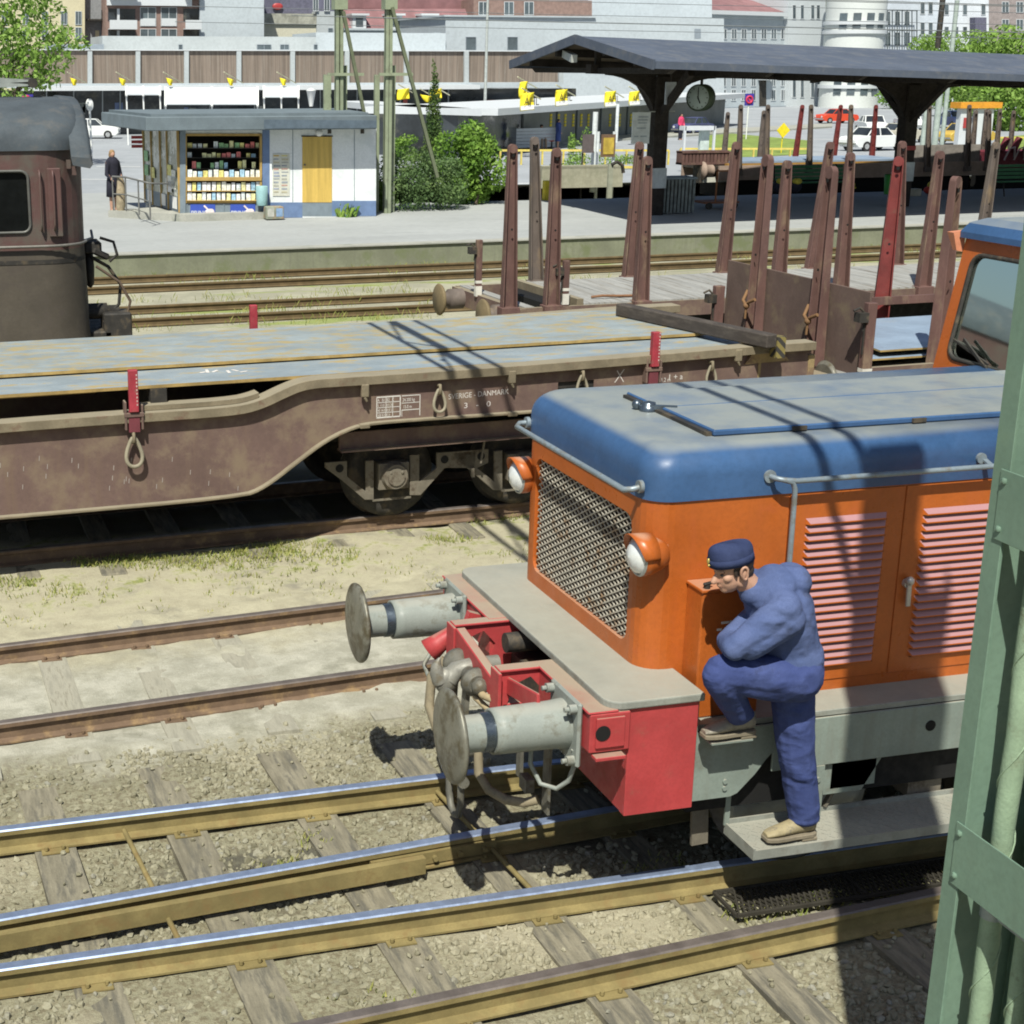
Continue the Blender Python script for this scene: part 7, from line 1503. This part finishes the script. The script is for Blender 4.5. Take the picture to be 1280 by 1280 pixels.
# yellow pennants on slanting poles
FL = M("yellow_flag_cloth", (.80, .66, .03), .75, var=.06, vs=1); INK = M("flag_ink", (.05, .05, .03), .8)
def flag(px, py, Y, w, h, hang, lab, txt):
    r = thing("flag", at(px, py+h, Y=Y), lab, "flag", "yellow shop flags"); s = 1922/Y/ .98
    m = MB(); p0 = at(px-8, py-7, Y=Y); p1 = at(px+16, py+7, Y=Y+1.5); m.bar(p0, p1, .05, .05); m.build("pole", M("flag_pole_pale", (.6, .58, .4), .6), r)
    m = MB(); N = 8; V = []
    for j in range(N+1):
        for i in range(N+1):
            u, v = i/N, j/N
            if hang: q = at(px-w*.5+u*w*(1-.65*v)+v*w*.45, py+v*h+u*3*(1-v), Y=Y)
            else: q = at(px-w*.5+u*w-1.2*v, py+v*h-u*1.8, Y=Y)
            q.y += .12*math.sin(u*7+v*3); V.append(q)
    m.smooth = True; m.add(V, [(j*(N+1)+i, j*(N+1)+i+1, (j+1)*(N+1)+i+1, (j+1)*(N+1)+i) for j in range(N) for i in range(N)]); c = m.build("cloth", FL, r); sd = c.modifiers.new("sh", 'SOLIDIFY'); sd.thickness = .02
    if txt:
        p = at(px-w*.28, py+h*.66, Y=Y-.25); text_mesh("ÅHL", .42*h/20, lambda u, v: p+Vector((u, u*.06, v*1.3)), "lettering", INK, c)
        m = MB(); a, b = at(px-w*.5-.6, py+h*.84, Y=Y-.16), at(px+w*.44, py+h*.76, Y=Y-.16); m.bar(a, b, .03, .22); m.build("white_band", WHITE, c)
for i, (px, lab) in enumerate(((92, "limp yellow flag first from the left over the shop canopy"), (153, "limp yellow flag second from the left over the shop canopy"), (212, "limp yellow flag above the left end of the wide awning"), (288, "limp yellow flag above the right half of the wide awning"), (354, "limp yellow flag above the small right shelter"))): flag(px, 97, 101, 9, 10, True, lab, False)
flag(505, 112, 92, 15, 13, False, "yellow flag partly hidden by the second olive post", False); flag(546, 112, 90, 14, 12, False, "yellow flag directly above the pointed cypress", False); flag(533, 118, 88, 16, 10, True, "drooping yellow flag beside the tall grey pole", False)
flag(655, 103, 80, 10, 19, False, "yellow flag behind the large flag at the wing's left corner", False); flag(660, 117, 79, 17, 22, False, "largest yellow lettered flag at the left corner of the wing", True); flag(703, 113, 80, 15, 20, False, "yellow lettered flag second along the wing's eave", True); flag(764, 115, 86, 14, 19, False, "yellow lettered flag third along the wing's eave, by the thin white post", True); flag(794, 115, 90, 13, 17, False, "yellow lettered flag nearest to the canopy column", True)
# white blocks behind
blk = thing("concrete_block", at(640, 150, Y=122), "plain white concrete building with two small dark windows behind the shops", "building")
wall(blk, "wall", WHITEB, 557, 21, 905, 168, 122, 14); wall(blk, "roof_edge", GREYB, 555, 19.5, 745, 21.5, 121.8, 14)
for px in (582, 634): window(blk, px, 46, px+13, 63, 122, frame=GREYD, bars=0)
bk2 = thing("pale_building", at(800, 150, Y=140), "tall pale building rising behind the white concrete block, above the canopy roof", "building"); wall(bk2, "wall", M("pale_blue_wall", (.52, .58, .62), .85, var=.04, vs=.2), 735, -60, 890, 168, 140, 10)
for px in (760, 800, 845): window(bk2, px, -30, px+10, -12, 140)
m = MB(); slab(m, 868, 36, 876, 48, 122, -.02, .1); m.build("vent", GREYD, blk)
par = thing("parapet_building", at(280, 150, Y=113), "low off white building with small windows over the boarded storey", "building"); wall(par, "wall", OFFW, 128, 45.5, 395, 168, 113, 8); wall(par, "wall_end", WHITEB, 395, 41, 557, 168, 113.5, 8)
for px, w in ((223, 5), (321, 18), (350, 11), (392, 5)): window(par, px, 55.5, px+w, 62.4, 113, frame=GREYD, bars=1 if w > 10 else 0)
apt = thing("apartment_block", at(190, 150, Y=126), "brown brick apartment block with white balconies and windows", "building"); wall(apt, "wall", BRICK, 132, -60, 250, 168, 126, 12); wall(apt, "gable_wall", WHITEB, 250, -60, 330, 168, 125.5, 12); wall(apt, "floor_band", FASW, 134, -2, 240, 7, 125.6, .5)
for y in (11, 38, -30):
    for px in (135, 229):
        m = MB(); slab(m, px, y, px+(34 if px < 200 else 20), y+15, 126, -.05, -.01); nb = m.build("balcony_recess", PANED, apt); m = MB(); slab(m, px, y+14.5, px+(34 if px < 200 else 20), y+26, 126, -1.2, -1.1); m.build("balcony_front", FASW, nb); m = MB(); slab(m, px, y+25, px+(34 if px < 200 else 20), y+26, 126, -1.1, 0); m.build("balcony_floor", FASW, nb)
        if px < 200: m = MB(); slab(m, 146, y, 149, y+15, 126, -.3, -.06); m.build("divider", FASW, nb)
    for px in (175, 201): window(apt, px, y-2, px+20, y+22, 126, frame=FASW, pane=PANE, bars=1); m = MB(); slab(m, px+.8, y+12, px+19, y+21.5, 126, -.1, -.035); m.build("spandrel", FASW, apt)
yl = thing("cream_building", at(60, 150, Y=128), "cream coloured old building with tall windows behind the left tree", "building"); wall(yl, "wall", CREAM, -60, -60, 106, 168, 128, 12); wall(yl, "stair_wing", M("grey_wing", (.24, .25, .26), .9, var=.15), 106, -60, 133, 168, 129, 10); wall(yl, "yard_wall", GREYD, 60, 55, 130, 63.5, 112, 3)
for px in (2, 28, 52, 76, 94):
    for y in (-25, 14, 34): window(yl, px, y, px+8, y+17, 128, frame=GREYB, pane=PANE)
m = MB(); slab(m, 108, 24, 128, 26, 129, -1, 0); slab(m, 110, 13, 111, 25, 129, -1, -.9); slab(m, 125, 13, 126, 25, 129, -1, -.9); m.build("iron_balcony", DARKM, yl); m = MB(); slab(m, 119, 38, 124, 54, 129, -.05, 0); m.build("door", CREAM, yl)
tan = thing("old_gable_house", at(360, 150, Y=130), "old tan house with stone band and dark slate roof", "building"); wall(tan, "wall", TANB, 330, 29, 396, 168, 130, 8); wall(tan, "stone_band", M("grey_stone_band", (.33, .33, .28), .9, var=.3, vs=2), 329, 17, 396, 30.5, 129.8, 8); wall(tan, "roof", SLATE, 328, -60, 418, 18, 131.5, 6); wall(tan, "chimney_gable", OFFW, 396, 14, 418, 168, 129.7, 6); window(tan, 410, 35, 416, 45, 129.7, frame=GREYD, bars=0)
m = MB(); p = at(347, 8, Y=142.3); m.ball(p, .5, .1, .3); m.build("red_roof_lamp", REDP, tan)
for px in (391, 405): window(tan, px, -6, px+7, 14, 129.6, frame=FASW)
man_ = thing("mansard_house", at(480, 150, Y=136), "white house with red brown mansard roof and white dormers", "building"); wall(man_, "wall", WHITEB, 398, 36, 560, 168, 136, 10); m = MB(); a, b, c_, e = quad3(396, 10, 610, 37, 135.6); up_ = Vector((0, 2.2, 0)); m.hexa([a, b, b+up_*2, a+up_*2, e+up_, c_+up_, c_+up_*2, e+up_*2]); m.build("mansard_roof", REDRF, man_); wall(man_, "upper_roof", REDRF, 404, -60, 600, 11, 139, 8); wall(man_, "eave", GREYB, 396, 35.5, 560, 38, 135.2, 1)
for px in (440, 527, 485): 
    m = MB(); slab(m, px, 19, px+17, 36, 135.6, -.2, 2); d = m.build("dormer", FASW, man_); m = MB(); slab(m, px-2, 17, px+20, 19.5, 135.6, -.5, 2); m.build("dormer_roof", FASW, d); m = MB(); slab(m, px+4, 22, px+13, 33, 135.6, -.25, -.2); m.build("pane", PANE, d)
for px in (598, 630, 655): window(man_, px, 2, px+12, 19, 135.3, frame=FASW)
m = MB(); slab(m, 592, 0, 740, 20, 135.4, 0, 5); m.build("side_wing", BRICK, man_)
m = MB(); p = at(545, 58, Y=129); m.ball(p, .9, .9, 1.2); m.build("vent_dome", M("dome_grey", (.4, .46, .48), .4, .4), man_)
# right hand street: grey classical house, round white corner, pale fronts, dark brick house
cl_ = thing("classical_house", at(950, 160, Y=150), "long grey classical house with rows of windows behind the clock", "building"); CS = .42; CY = 118
def cyl_Y(px): return at(px, 100, Y=CY, s=CS)
wall(cl_, "wall", GREYB, 880, 18, 1000, 172, CY, 10, CS); wall(cl_, "plinth", GREYD, 872, 133, 1030, 174, CY-.3, 10, CS); wall(cl_, "eave", FASW, 884, 14, 985, 19, CY-.8, 11, CS); wall(cl_, "end_pavilion", M("pavilion_pale", (.56, .60, .62), .85, var=.05), 985, -60, 1032, 170, CY-.6, 10, CS); wall(cl_, "near_wall", WHITEB, 846, 95, 884, 172, CY+.3, 10, CS)
m = MB(); a, b = at(880, 15, Y=CY+11, s=CS), at(984, 15, Y=CY+11, s=CS); c_, e = at(970, -2, Y=CY+17, s=CS), at(872, -2, Y=CY+17, s=CS); m.hexa([a, b, b+Vector((0, 8, 0)), a+Vector((0, 8, 0)), e, c_, c_+Vector((0, 6, 0)), e+Vector((0, 6, 0))]); m.build("tiled_roof", REDRF, cl_)
for k in range(8):
    px = 889+k*12.4; 
    window(cl_, px, 36, px+7, 49, CY, CS, frame=FASW); window(cl_, px, 96, px+6, 108, CY, CS, frame=FASW); window(cl_, px, 112, px+6, 126, CY, CS, frame=FASW)
    if k % 2: window(cl_, px+1, 143, px+5, 152, CY-.3, CS, frame=GREYD, bars=0)
for px in (990, 1000, 1013, 1020): window(cl_, px, 6, px+5, 24, CY-.6, CS, frame=FASW, bars=0); window(cl_, px, 98, px+5, 122, CY-.6, CS, frame=FASW, bars=0)
m = MB(); slab(m, 947, 96, 962, 100, CY, -1, 0, CS); m.build("door_hood", FASW, cl_); m = MB(); slab(m, 949, 100, 957, 150, CY, -.1, 0, CS); m.build("door", DARKM, cl_)
rc_ = thing("round_corner_house", at(1058, 150, Y=158), "bright white house with rounded corner beyond the red car", "building"); c = at(1058, 150, Y=168); rad = abs(at(1092, 150, Y=160).x-at(1026, 150, Y=160).x)/2
m = MB(); m.cyl((c.x, c.y, SZ), (c.x, c.y, at(1058, -60, Y=158).z), rad, n=32); m.build("wall", M("white_stucco_warm", (.62, .65, .63), .85, var=.04), rc_)
for y in (40, 28, 112): m = MB(); z = at(1058, y, Y=158).z; m.cyl((c.x, c.y, z), (c.x, c.y, z+.4), rad+.25, n=32); m.build("cornice", FASW, rc_)
for a in (-40, -14, 12, 38):
    for y0, y1 in ((13, 33), (98, 120)):
        p = Vector((c.x+(rad+.02)*math.sin(R(a-16)), c.y-(rad+.02)*math.cos(R(a-16)), 0)); z0, z1 = at(1058, y1, Y=158).z, at(1058, y0, Y=158).z; t = Vector((math.cos(R(a-16)), math.sin(R(a-16)), 0)); m = MB(); m.bar(p+Vector((0, 0, z0)), p+Vector((0, 0, z1)), .9, .12, up=t.cross(Vector((0, 0, 1)))); m.build("window", PANE, rc_)
rw = thing("pale_row_house", at(1115, 150, Y=172), "pale blue grey town house with iron balconies above the canopy", "building"); wall(rw, "wall", M("pale_row_wall", (.55, .60, .66), .85, var=.06, vs=.3), 1090, -60, 1172, 165, 172, 10)
for px in (1094, 1106, 1118, 1130): 
    for y in (14, 40, 100, 122): window(rw, px, y, px+7, y+18, 172, frame=FASW)
for y in (13, 38): 
    m = MB(); slab(m, 1090, y, 1140, y+1.2, 172, -1.2, -1.1); 
    for k in range(9): slab(m, 1090+k*6.1, y, 1091+k*6.1, y+24, 172, -1.2, -1.1)
    m.build("iron_balcony", M("iron_grey", (.12, .14, .15), .7), rw)
for px in (1150, 1160): 
    for y in (2, 28): window(rw, px, y, px+6, y+16, 172, frame=FASW, bars=0)
r2_ = thing("white_row_house", at(1205, 150, Y=180), "white town house with dark bay window, behind the distant tree top", "building"); wall(r2_, "wall", M("white_row_wall", (.64, .68, .72), .85, var=.05, vs=.3), 1172, -60, 1236, 165, 180, 10)
for px in (1180, 1192, 1203, 1226):
    for y in (5, 33): window(r2_, px, y, px+6, y+14, 180, frame=FASW, bars=0)
m = MB(); slab(m, 1212, 22, 1226, 60, 180, -1.2, 0); m.build("bay_window", SLATE, r2_)
r3_ = thing("brick_house", at(1265, 150, Y=186), "brownish brick house with pale windows at the top right corner", "building"); wall(r3_, "wall", M("grey_brown_brick", (.30, .26, .25), .9, var=.15, vs=2), 1236, -60, 1330, 165, 186, 10)
for px in (1252, 1270, 1290):
    for y in (2, 24): window(r3_, px, y, px+9, y+14, 186, frame=FASW)
# ---------------------------------------------------------------- street furniture, cars, people in the distance
def box_sign(px, py0, py1, Y, w, lab, col, ring=None, post=True, h=None):
    c0 = at(px, py0, Y=Y); c1 = at(px, py1, Y=Y); r = thing("road_sign", (c0.x, Y, SZ), lab, "sign"); m = MB(); m.box(c0.x-w/2, Y-.03, c1.z, c0.x+w/2, Y, c0.z); p = m.build("panel", col, r)
    if ring: 
        cz_ = (c0.z+c1.z)/2; m = MB(); m.tube([(c0.x+ring*math.cos(a), Y-.04, cz_+ring*math.sin(a)) for a in [2*math.pi*k/16 for k in range(16)]], .07, 6, closed=True); m.bar((c0.x-ring*.7, Y-.04, cz_+ring*.7), (c0.x+ring*.7, Y-.04, cz_-ring*.7), .03, .1); m.build("red_ring", M("sign_red", (.55, .04, .10), .5), p)
    if post: m = MB(); m.cyl((c0.x, Y+.04, SZ), (c0.x, Y+.04, c0.z), .04, n=8); m.build("post", WHITE, r)
SB_ = M("sign_navy", (.05, .04, .30), .5)
box_sign(32, 118, 134, 84, .75, "square navy no parking sign with red ring at the left, above the brown locomotive", SB_, .24); box_sign(937, 117, 132, 96, .66, "square navy no parking sign with red ring behind the canopy, right of the clock", SB_, .22)
m = MB(); c = at(112, 131, Y=82); m.cyl((c.x, 82, SZ), (c.x, 82, c.z), .05); m.ball(c, .2, .05, .32); tag(m.build("road_sign", WHITE, loc=c), "white oval sign on a post behind the white car", "sign")
c = at(979, 163, Y=80); m = MB(); m.hexa([(c.x, 80, c.z-.42), (c.x+.42, 80, c.z), (c.x, 80, c.z+.42), (c.x-.42, 80, c.z), (c.x, 79.96, c.z-.42), (c.x+.42, 79.96, c.z), (c.x, 79.96, c.z+.42), (c.x-.42, 79.96, c.z)]); m.cyl((c.x, 80.04, SZ), (c.x, 80.04, c.z+.3), .03); tag(m.build("road_sign", M("diamond_yellow", (.75, .6, .02), .5), loc=c), "yellow diamond sign on the lawn behind the canopy", "sign")
def post(px, y0, y1, Y, r, mat, lab, nm="post"):
    b = at(px, y1, Y=Y); t_ = at(px, y0, Y=Y); m = MB(); m.cyl((b.x, Y, b.z), (b.x, Y, t_.z), r, n=8); tag(m.build(nm, mat, loc=b), lab, "post")
PW = M("post_white", (.66, .7, .7), .6); PGR = M("post_grey_green", (.36, .42, .38), .6)
post(740, 140, 240, 53, .10, PW, "white marker post behind the low tan wall"); post(770, 130, 178, 75, .09, PW, "thin white post under the third lettered flag"); post(1153, 100, 182, 75, .14, PGR, "pale lamp post just right of the canopy's second column", "lamp_post"); post(1166, 90, 200, 70, .16, PGR, "thick grey green mast right of the pale lamp post", "mast"); post(1175, 0, 200, 74, .12, PGR, "tall grey green mast reaching above the canopy roof", "mast"); post(1172, -5, 60, 110, .22, DARKM, "dark thin mast above the canopy roof in front of the white town house", "mast")
nb = thing("notice_board", at(757, 235, Y=54), "yellow notice board in a brown frame on two white posts", "notice board"); a, b = at(748, 168, Y=54), at(768, 168, Y=54)
for p in (a, b): m = MB(); m.cyl((p.x, 54, SZ), (p.x, 54, p.z+.1), .06); m.build("post", PW, nb)
c0, c1 = at(752, 168, Y=53.9), at(768, 196, Y=53.9); m = MB(); m.box(c0.x, 53.86, c1.z, c1.x, 53.92, c0.z); f_ = m.build("frame", M("brown_frame", (.16, .1, .06), .7), nb); m = MB(); m.box(c0.x+.07, 53.84, c1.z+.1, c1.x-.07, 53.86, c0.z-.12); m.build("sheet", M("ochre_sheet", (.5, .36, .06), .7, var=.3, vs=3), f_)
c0, c1 = at(729, 168, Y=52.5), at(742, 191, Y=52.5); bb_ = thing("brown_board", c1, "dark brown board on a thin post left of the yellow notice board", "sign"); m = MB(); m.box(c0.x, 52.5, c1.z, c1.x, 52.55, c0.z); m.build("panel", M("dark_brown_board", (.12, .1, .1), .8), bb_); m = MB(); m.cyl((c0.x+.05, 52.6, SZ), (c0.x+.05, 52.6, c0.z), .03); m.build("post", DARKM, bb_)
YF_ = M("yellow_rail_paint", (.62, .5, .12), .6)
def yfence(px0, px1, y0, y1, yb, n, lab):
    a, b = at(px0, yb, Z=SZ), at(px1, yb, Z=SZ); r = thing("yellow_fence", a, lab, "fence"); za = at(px0, y0, Y=a.y).z
    m = MB(); m.bar((a.x, a.y, za), (b.x, b.y, za), .07, .1); m.build("top_rail", YF_, r)
    for k in range(n): p = a.lerp(b, k/(n-1)); m = MB(); m.box(p.x-.04, p.y-.04, SZ, p.x+.04, p.y+.04, za); m.build("post", YF_, r)
yfence(625, 835, 188, 0, 206, 9, "long yellow tube fence before the red benches"); yfence(676, 800, 209, 0, 233, 6, "nearer yellow tube fence just behind the low tan wall"); yfence(850, 1010, 186, 0, 197, 8, "yellow tube fence along the lawn behind the canopy"); yfence(1248, 1300, 172, 0, 185, 4, "short yellow fence at the right edge below the street tree")
m = MB(); P = [at(px, py, Z=SZ) for px, py in ((868, 200), (1012, 193), (1012, 176), (880, 164))]; m.add([(p.x, p.y, SZ+.02) for p in P], [(0, 1, 2, 3)]); P = [at(px, py, Z=SZ) for px, py in ((1250, 215), (1330, 215), (1330, 165), (1245, 172))]; m.add([(p.x, p.y, SZ+.02) for p in P], [(0, 1, 2, 3)])
tag(m.build("lawn", M("lawn_green", (.20, .27, .06), .95, var=.25, vs=1.2)), "light green lawn strips beside the street", "lawn", kind="structure")
m = MB(); P = [at(px, py, Z=SZ) for px, py in ((610, 186), (1040, 160), (1040, 156), (610, 178))]; m.hexa([(p.x, p.y, SZ) for p in P]+[(p.x, p.y, SZ+.13) for p in P]); tag(m.build("pavement", CONCP), "pale pavement with kerb before the angled shop wing", "pavement", kind="structure")
m = MB(); ww = thing("white_wall", at(650, 184, Y=76), "low white slatted wall in front of the shop wing", "wall"); a, b = at(608, 183, Y=77, s=.3), at(694, 183, Y=77, s=.3)
for k in range(6): m = MB(); z = SZ+.1+k*.19; m.hexa([(a.x, a.y, z), (b.x, b.y, z), (b.x, b.y+.1, z), (a.x, a.y+.1, z), (a.x, a.y, z+.17), (b.x, b.y, z+.17), (b.x, b.y+.1, z+.17), (a.x, a.y+.1, z+.17)]); m.build("board", FASW, ww)
RB = M("bench_red", (.50, .10, .075), .7)
for px, lab in ((641, "red street bench left of the stake tops, by the white wall"), (676, "red street bench with a seated man, by the white wall")):
    c = at(px, 186, Z=SZ); r = thing("red_bench", c, lab, "bench"); m = MB(); m.box(c.x-.85, c.y, SZ+.42, c.x+.85, c.y+.4, SZ+.48); m.build("seat", RB, r); m = MB(); m.hexa([(c.x-.85, c.y+.38, SZ+.5), (c.x+.85, c.y+.38, SZ+.5), (c.x+.85, c.y+.43, SZ+.5), (c.x-.85, c.y+.43, SZ+.5), (c.x-.85, c.y+.5, SZ+.95), (c.x+.85, c.y+.5, SZ+.95), (c.x+.85, c.y+.55, SZ+.95), (c.x-.85, c.y+.55, SZ+.95)]); m.build("backrest", RB, r)
    for dx in (-.7, .7): m = MB(); m.box(c.x+dx-.04, c.y, SZ, c.x+dx+.04, c.y+.5, SZ+.42); m.build("leg", DARKM, r)
# person sitting on the bench (bent at hip and knee)
c = at(676, 186, Z=SZ); r = thing("person", c, "man in pale clothes sitting on the red bench with bent knees", "person"); k_ = MB(); q = Vector((c.x+.1, c.y+.15, SZ+.48)); PALEC = M("pale_cloth", (.55, .55, .5), .9)
m = MB(); capsule(m, q+Vector((0, .1, .1)), q+Vector((0, .15, .5)), .15, .17); capsule(m, q+Vector((0, .13, .58)), q+Vector((0, .1, .7)), .05, .05); m.ball(q+Vector((0, .08, .8)), .09, .1, .12)
for s in (-1, 1): capsule(m, q+Vector((s*.1, .1, .05)), q+Vector((s*.12, -.35, .06)), .09, .07); capsule(m, q+Vector((s*.12, -.35, .06)), q+Vector((s*.12, -.4, -.42)), .065, .05); capsule(m, q+Vector((s*.12, -.4, -.44)), q+Vector((s*.12, -.55, -.45)), .045, .04); capsule(m, q+Vector((s*.2, .13, .5)), q+Vector((s*.24, .05, .24)), .055, .045); capsule(m, q+Vector((s*.24, .05, .24)), q+Vector((s*.16, -.22, .15)), .045, .035)
fuse(m.build("body", SKIN, r), .025, 2); m = MB(); capsule(m, q+Vector((0, .1, .08)), q+Vector((0, .15, .5)), .175, .195); 
for s in (-1, 1): capsule(m, q+Vector((s*.2, .13, .5)), q+Vector((s*.24, .05, .24)), .07, .06)
fuse(m.build("shirt", PALEC, r), .028, 2); m = MB()
for s in (-1, 1): capsule(m, q+Vector((s*.1, .1, .05)), q+Vector((s*.12, -.35, .06)), .105, .085); capsule(m, q+Vector((s*.12, -.35, .06)), q+Vector((s*.12, -.4, -.36)), .08, .07)
fuse(m.build("trousers", M("tan_trouser", (.35, .27, .2), .9), r), .028, 2); m = MB(); m.ball(q+Vector((0, .1, .84)), .1, .11, .1); m.build("hair", HAIR, r)
small_person(697, 186, SZ, 1.72, M("blue_coat", (.05, .08, .25), .9), M("blue_coat", (.05, .08, .25), .9), HAIR, "person in long blue coat walking along the wing under the posters", True, 1.2)
small_person(850, 175, SZ, 1.7, M("pink_shirt", (.62, .05, .14), .9), BLK, HAIR, "person in pink shirt standing left of the clock's stakes, behind the column", False, .3)
# cars
def car(px, py, Zg, L, heading, body, lab, estate=False, roofc=None, nm="parked_car", group=None):
    c = at(px, py, Z=Zg); h = R(heading); dx = Vector((math.cos(h), math.sin(h), 0)); dy = Vector((-math.sin(h), math.cos(h), 0)); r = thing(nm, c, lab, "car", group); k = L/4.2
    def q(u, v, w): return c+dx*u*k+dy*v*k+Vector((0, 0, w*k))
    m = MB(); prof = [(-2.1, .42), (-2.08, .72), (-1.85, .86), (-1.0, .93), (1.1, .93), (1.9, .84), (2.08, .7), (2.1, .42), (1.9, .25), (-1.9, .25)]
    L_ = []
    for v, s_, w_ in ((-.82, .97, -.02), (-.78, 1, .0), (0, 1, .02), (.78, 1, 0), (.82, .97, -.02)): L_.append([q(u*s_, v, z+w_*(z > .6)) for u, z in prof])
    m.loops(L_, True, True, smooth=False); b = m.build("body", body, r, bevel=.05*k, seg=2)
    rear = 1.75 if estate else 1.05
    m = MB(); cab = [(-.95, .9), (-.45, 1.36), (rear-.35, 1.38), (rear+.1, .9)]; L_ = [[q(u, v*(1 if z < 1 else .86), z) for u, z in cab] for v in (-.74, .74)]; m.loops(L_, True, True, smooth=False); m.build("windows", PANED, r, bevel=.03)
    m = MB(); m.hexa([q(-.46, -.64, 1.355), q(rear-.34, -.64, 1.375), q(rear-.34, .64, 1.375), q(-.46, .64, 1.355), q(-.40, -.60, 1.40), q(rear-.4, -.60, 1.42), q(rear-.4, .60, 1.42), q(-.40, .60, 1.40)]); m.build("roof", roofc or body, r, bevel=.02)
    for sv in (-1, 1):
        for u0, u1, z0, z1 in ((-.97, -.45, .9, 1.37), (rear+.11, rear-.35, .9, 1.39), ((rear-.5)/2-.15, (rear-.5)/2-.12, .9, 1.38)): m = MB(); m.bar(q(u0, sv*.75, z0), q(u1, sv*.645, z1), .06*k, .05*k); m.build("pillar", body, r)
        for u in (-1.3, 1.25): m = MB(); m.cyl(q(u, sv*.70, .30), q(u, sv*.85, .30), .30*k, n=18); w = m.build("wheel", M("tyre_black", (.02, .02, .02), .8), r); m = MB(); m.cyl(q(u, sv*.85, .30), q(u, sv*.865, .30), .17*k, n=14); m.build("hubcap", M("hub_chrome", (.55, .56, .56), .3, .6), w)
    for u, nm_ in ((-2.12, "bumper"), (2.12, "bumper")): m = MB(); m.bar(q(u, -.8, .45), q(u, .8, .45), .08*k, .12*k); m.build(nm_, M("bumper_chrome", (.45, .46, .46), .3, .7), r)
    for sv in (-.55, .55): m = MB(); m.cyl(q(-2.1, sv, .66), q(-2.12, sv, .66), .1*k, n=12); m.build("headlight", LENS, r)
    return r
CW = M("car_white", (.74, .76, .75), .35, var=.03); CRD = M("car_red", (.62, .07, .03), .3, var=.04); CBL = M("car_blue", (.05, .085, .22), .35, var=.05); CDK = M("car_dark", (.05, .05, .055), .3, var=.1); CYE = M("car_yellow", (.55, .38, .08), .4, var=.05); CBG = M("car_beige", (.5, .48, .4), .4, var=.05)
car(114, 173, SZ, 3.9, 168, CW, "small white car standing between the brown locomotive and the kiosk roof", group="parked cars in the street")
car(508, 176, SZ, 4.6, 185, CW, "white estate car behind the second olive post", True, group="parked cars in the street"); car(557, 184, SZ, 4.2, 182, CW, "white car half hidden by the pointed cypress", group="parked cars in the street"); car(617, 168, SZ, 3.8, 70, CDK, "black car parked by the shop windows right of the tall pole", group="parked cars in the street")
car(1045, 154, SZ, 3.6, 2, CRD, "orange red saloon car seen side on behind the thin stakes", group="parked cars in the street"); car(1088, 167, SZ, 3.9, 250, CW, "white car seen from the front just left of the second column", group="parked cars in the street"); car(1090, 188, SZ, 4.0, 190, CW, "white car close behind the blue plates left of the second column", group="parked cars in the street"); car(1134, 163, SZ, 4.0, 245, CW, "white car right of the second column", group="parked cars in the street"); car(1192, 160, SZ, 4.0, 80, CBL, "dark blue car seen from behind under the street trees", group="parked cars in the street"); car(1205, 180, SZ, 3.8, 188, CYE, "mustard yellow car in front of the orange topped stand", group="parked cars in the street"); car(1125, 178, SZ, 3.6, 185, CBG, "beige car directly right of the second column", group="parked cars in the street")
car(866, 168, SZ, 3.6, 30, M("car_navy", (.06, .07, .16), .35), "dark navy car behind the canopy's first column", group="parked cars in the street")
st_ = thing("fuel_stand", at(1225, 185, Z=SZ), "white stand with orange roof board on the street at right", "stand"); c = at(1225, 185, Z=SZ); Yq = c.y
for px0, px1 in ((1202, 1212), (1222, 1232), (1238, 1243)): a, b = at(px0, 136, Y=Yq), at(px1, 136, Y=Yq); m = MB(); m.box(a.x, Yq, SZ, b.x, Yq+.4, a.z); m.build("pillar", FASW, st_)
a, b = at(1199, 128, Y=Yq), at(1250, 135, Y=Yq); m = MB(); m.box(a.x, Yq-.2, b.z, b.x, Yq+.8, a.z); m.build("roof_board", M("orange_board", (.68, .30, .03), .5), st_); a = at(1208, 150, Y=Yq); m = MB(); m.box(a.x-.2, Yq-.1, at(1208, 160, Y=Yq).z, a.x+.1, Yq, at(1208, 147, Y=Yq).z); m.build("red_panel", REDP, st_)
tp = thing("white_trailer", at(882, 185, Z=SZ), "white box stand with legs behind the clock", "stand"); a, b = at(857, 158, Y=66), at(892, 190, Y=66); m = MB(); m.box(a.x, 66, at(870, 163, Y=66).z, b.x, 66.6, a.z); m.build("top", FASW, tp)
for p in (a, b): m = MB(); m.box(p.x-.05, 66, SZ, p.x+.05, 66.1, a.z); m.build("leg", FASW, tp)
m = MB(); m.box(at(876, 170, Y=66.3).x, 66.3, at(870, 188, Y=66).z, b.x-.1, 66.5, a.z); m.build("panel", M("panel_pale_green", (.5, .58, .54), .6), tp)
# catenary wires over the far tracks
for k, (Y_, z) in enumerate(((28.3, 5.35), (28.3, 5.9), (32.6, 5.5), (32.6, 6.1), (47.8, 5.75), (47.8, 6.2), (47.8, 6.6))):
    m = MB(); m.tube([(x, Y_+.047*x if Y_ < 40 else Y_, z-.03*x*.4) for x in (8, 30, 60, 100)], .009, 5); tag(m.build("overhead_wire", M("wire_grey", (.2, .22, .23), .6, .4), loc=(20, Y_, z)), ["thin overhead wire over the middle far track, lowest of all", "thin overhead wire over the middle far track, upper of two", "thin overhead wire by the platform edge, lower of two", "thin overhead wire by the platform edge, upper of two", "thin overhead wire behind the canopy, lowest of three", "thin overhead wire behind the canopy, middle of three", "thin overhead wire behind the canopy, topmost of three"][k], "wire", "overhead wires")
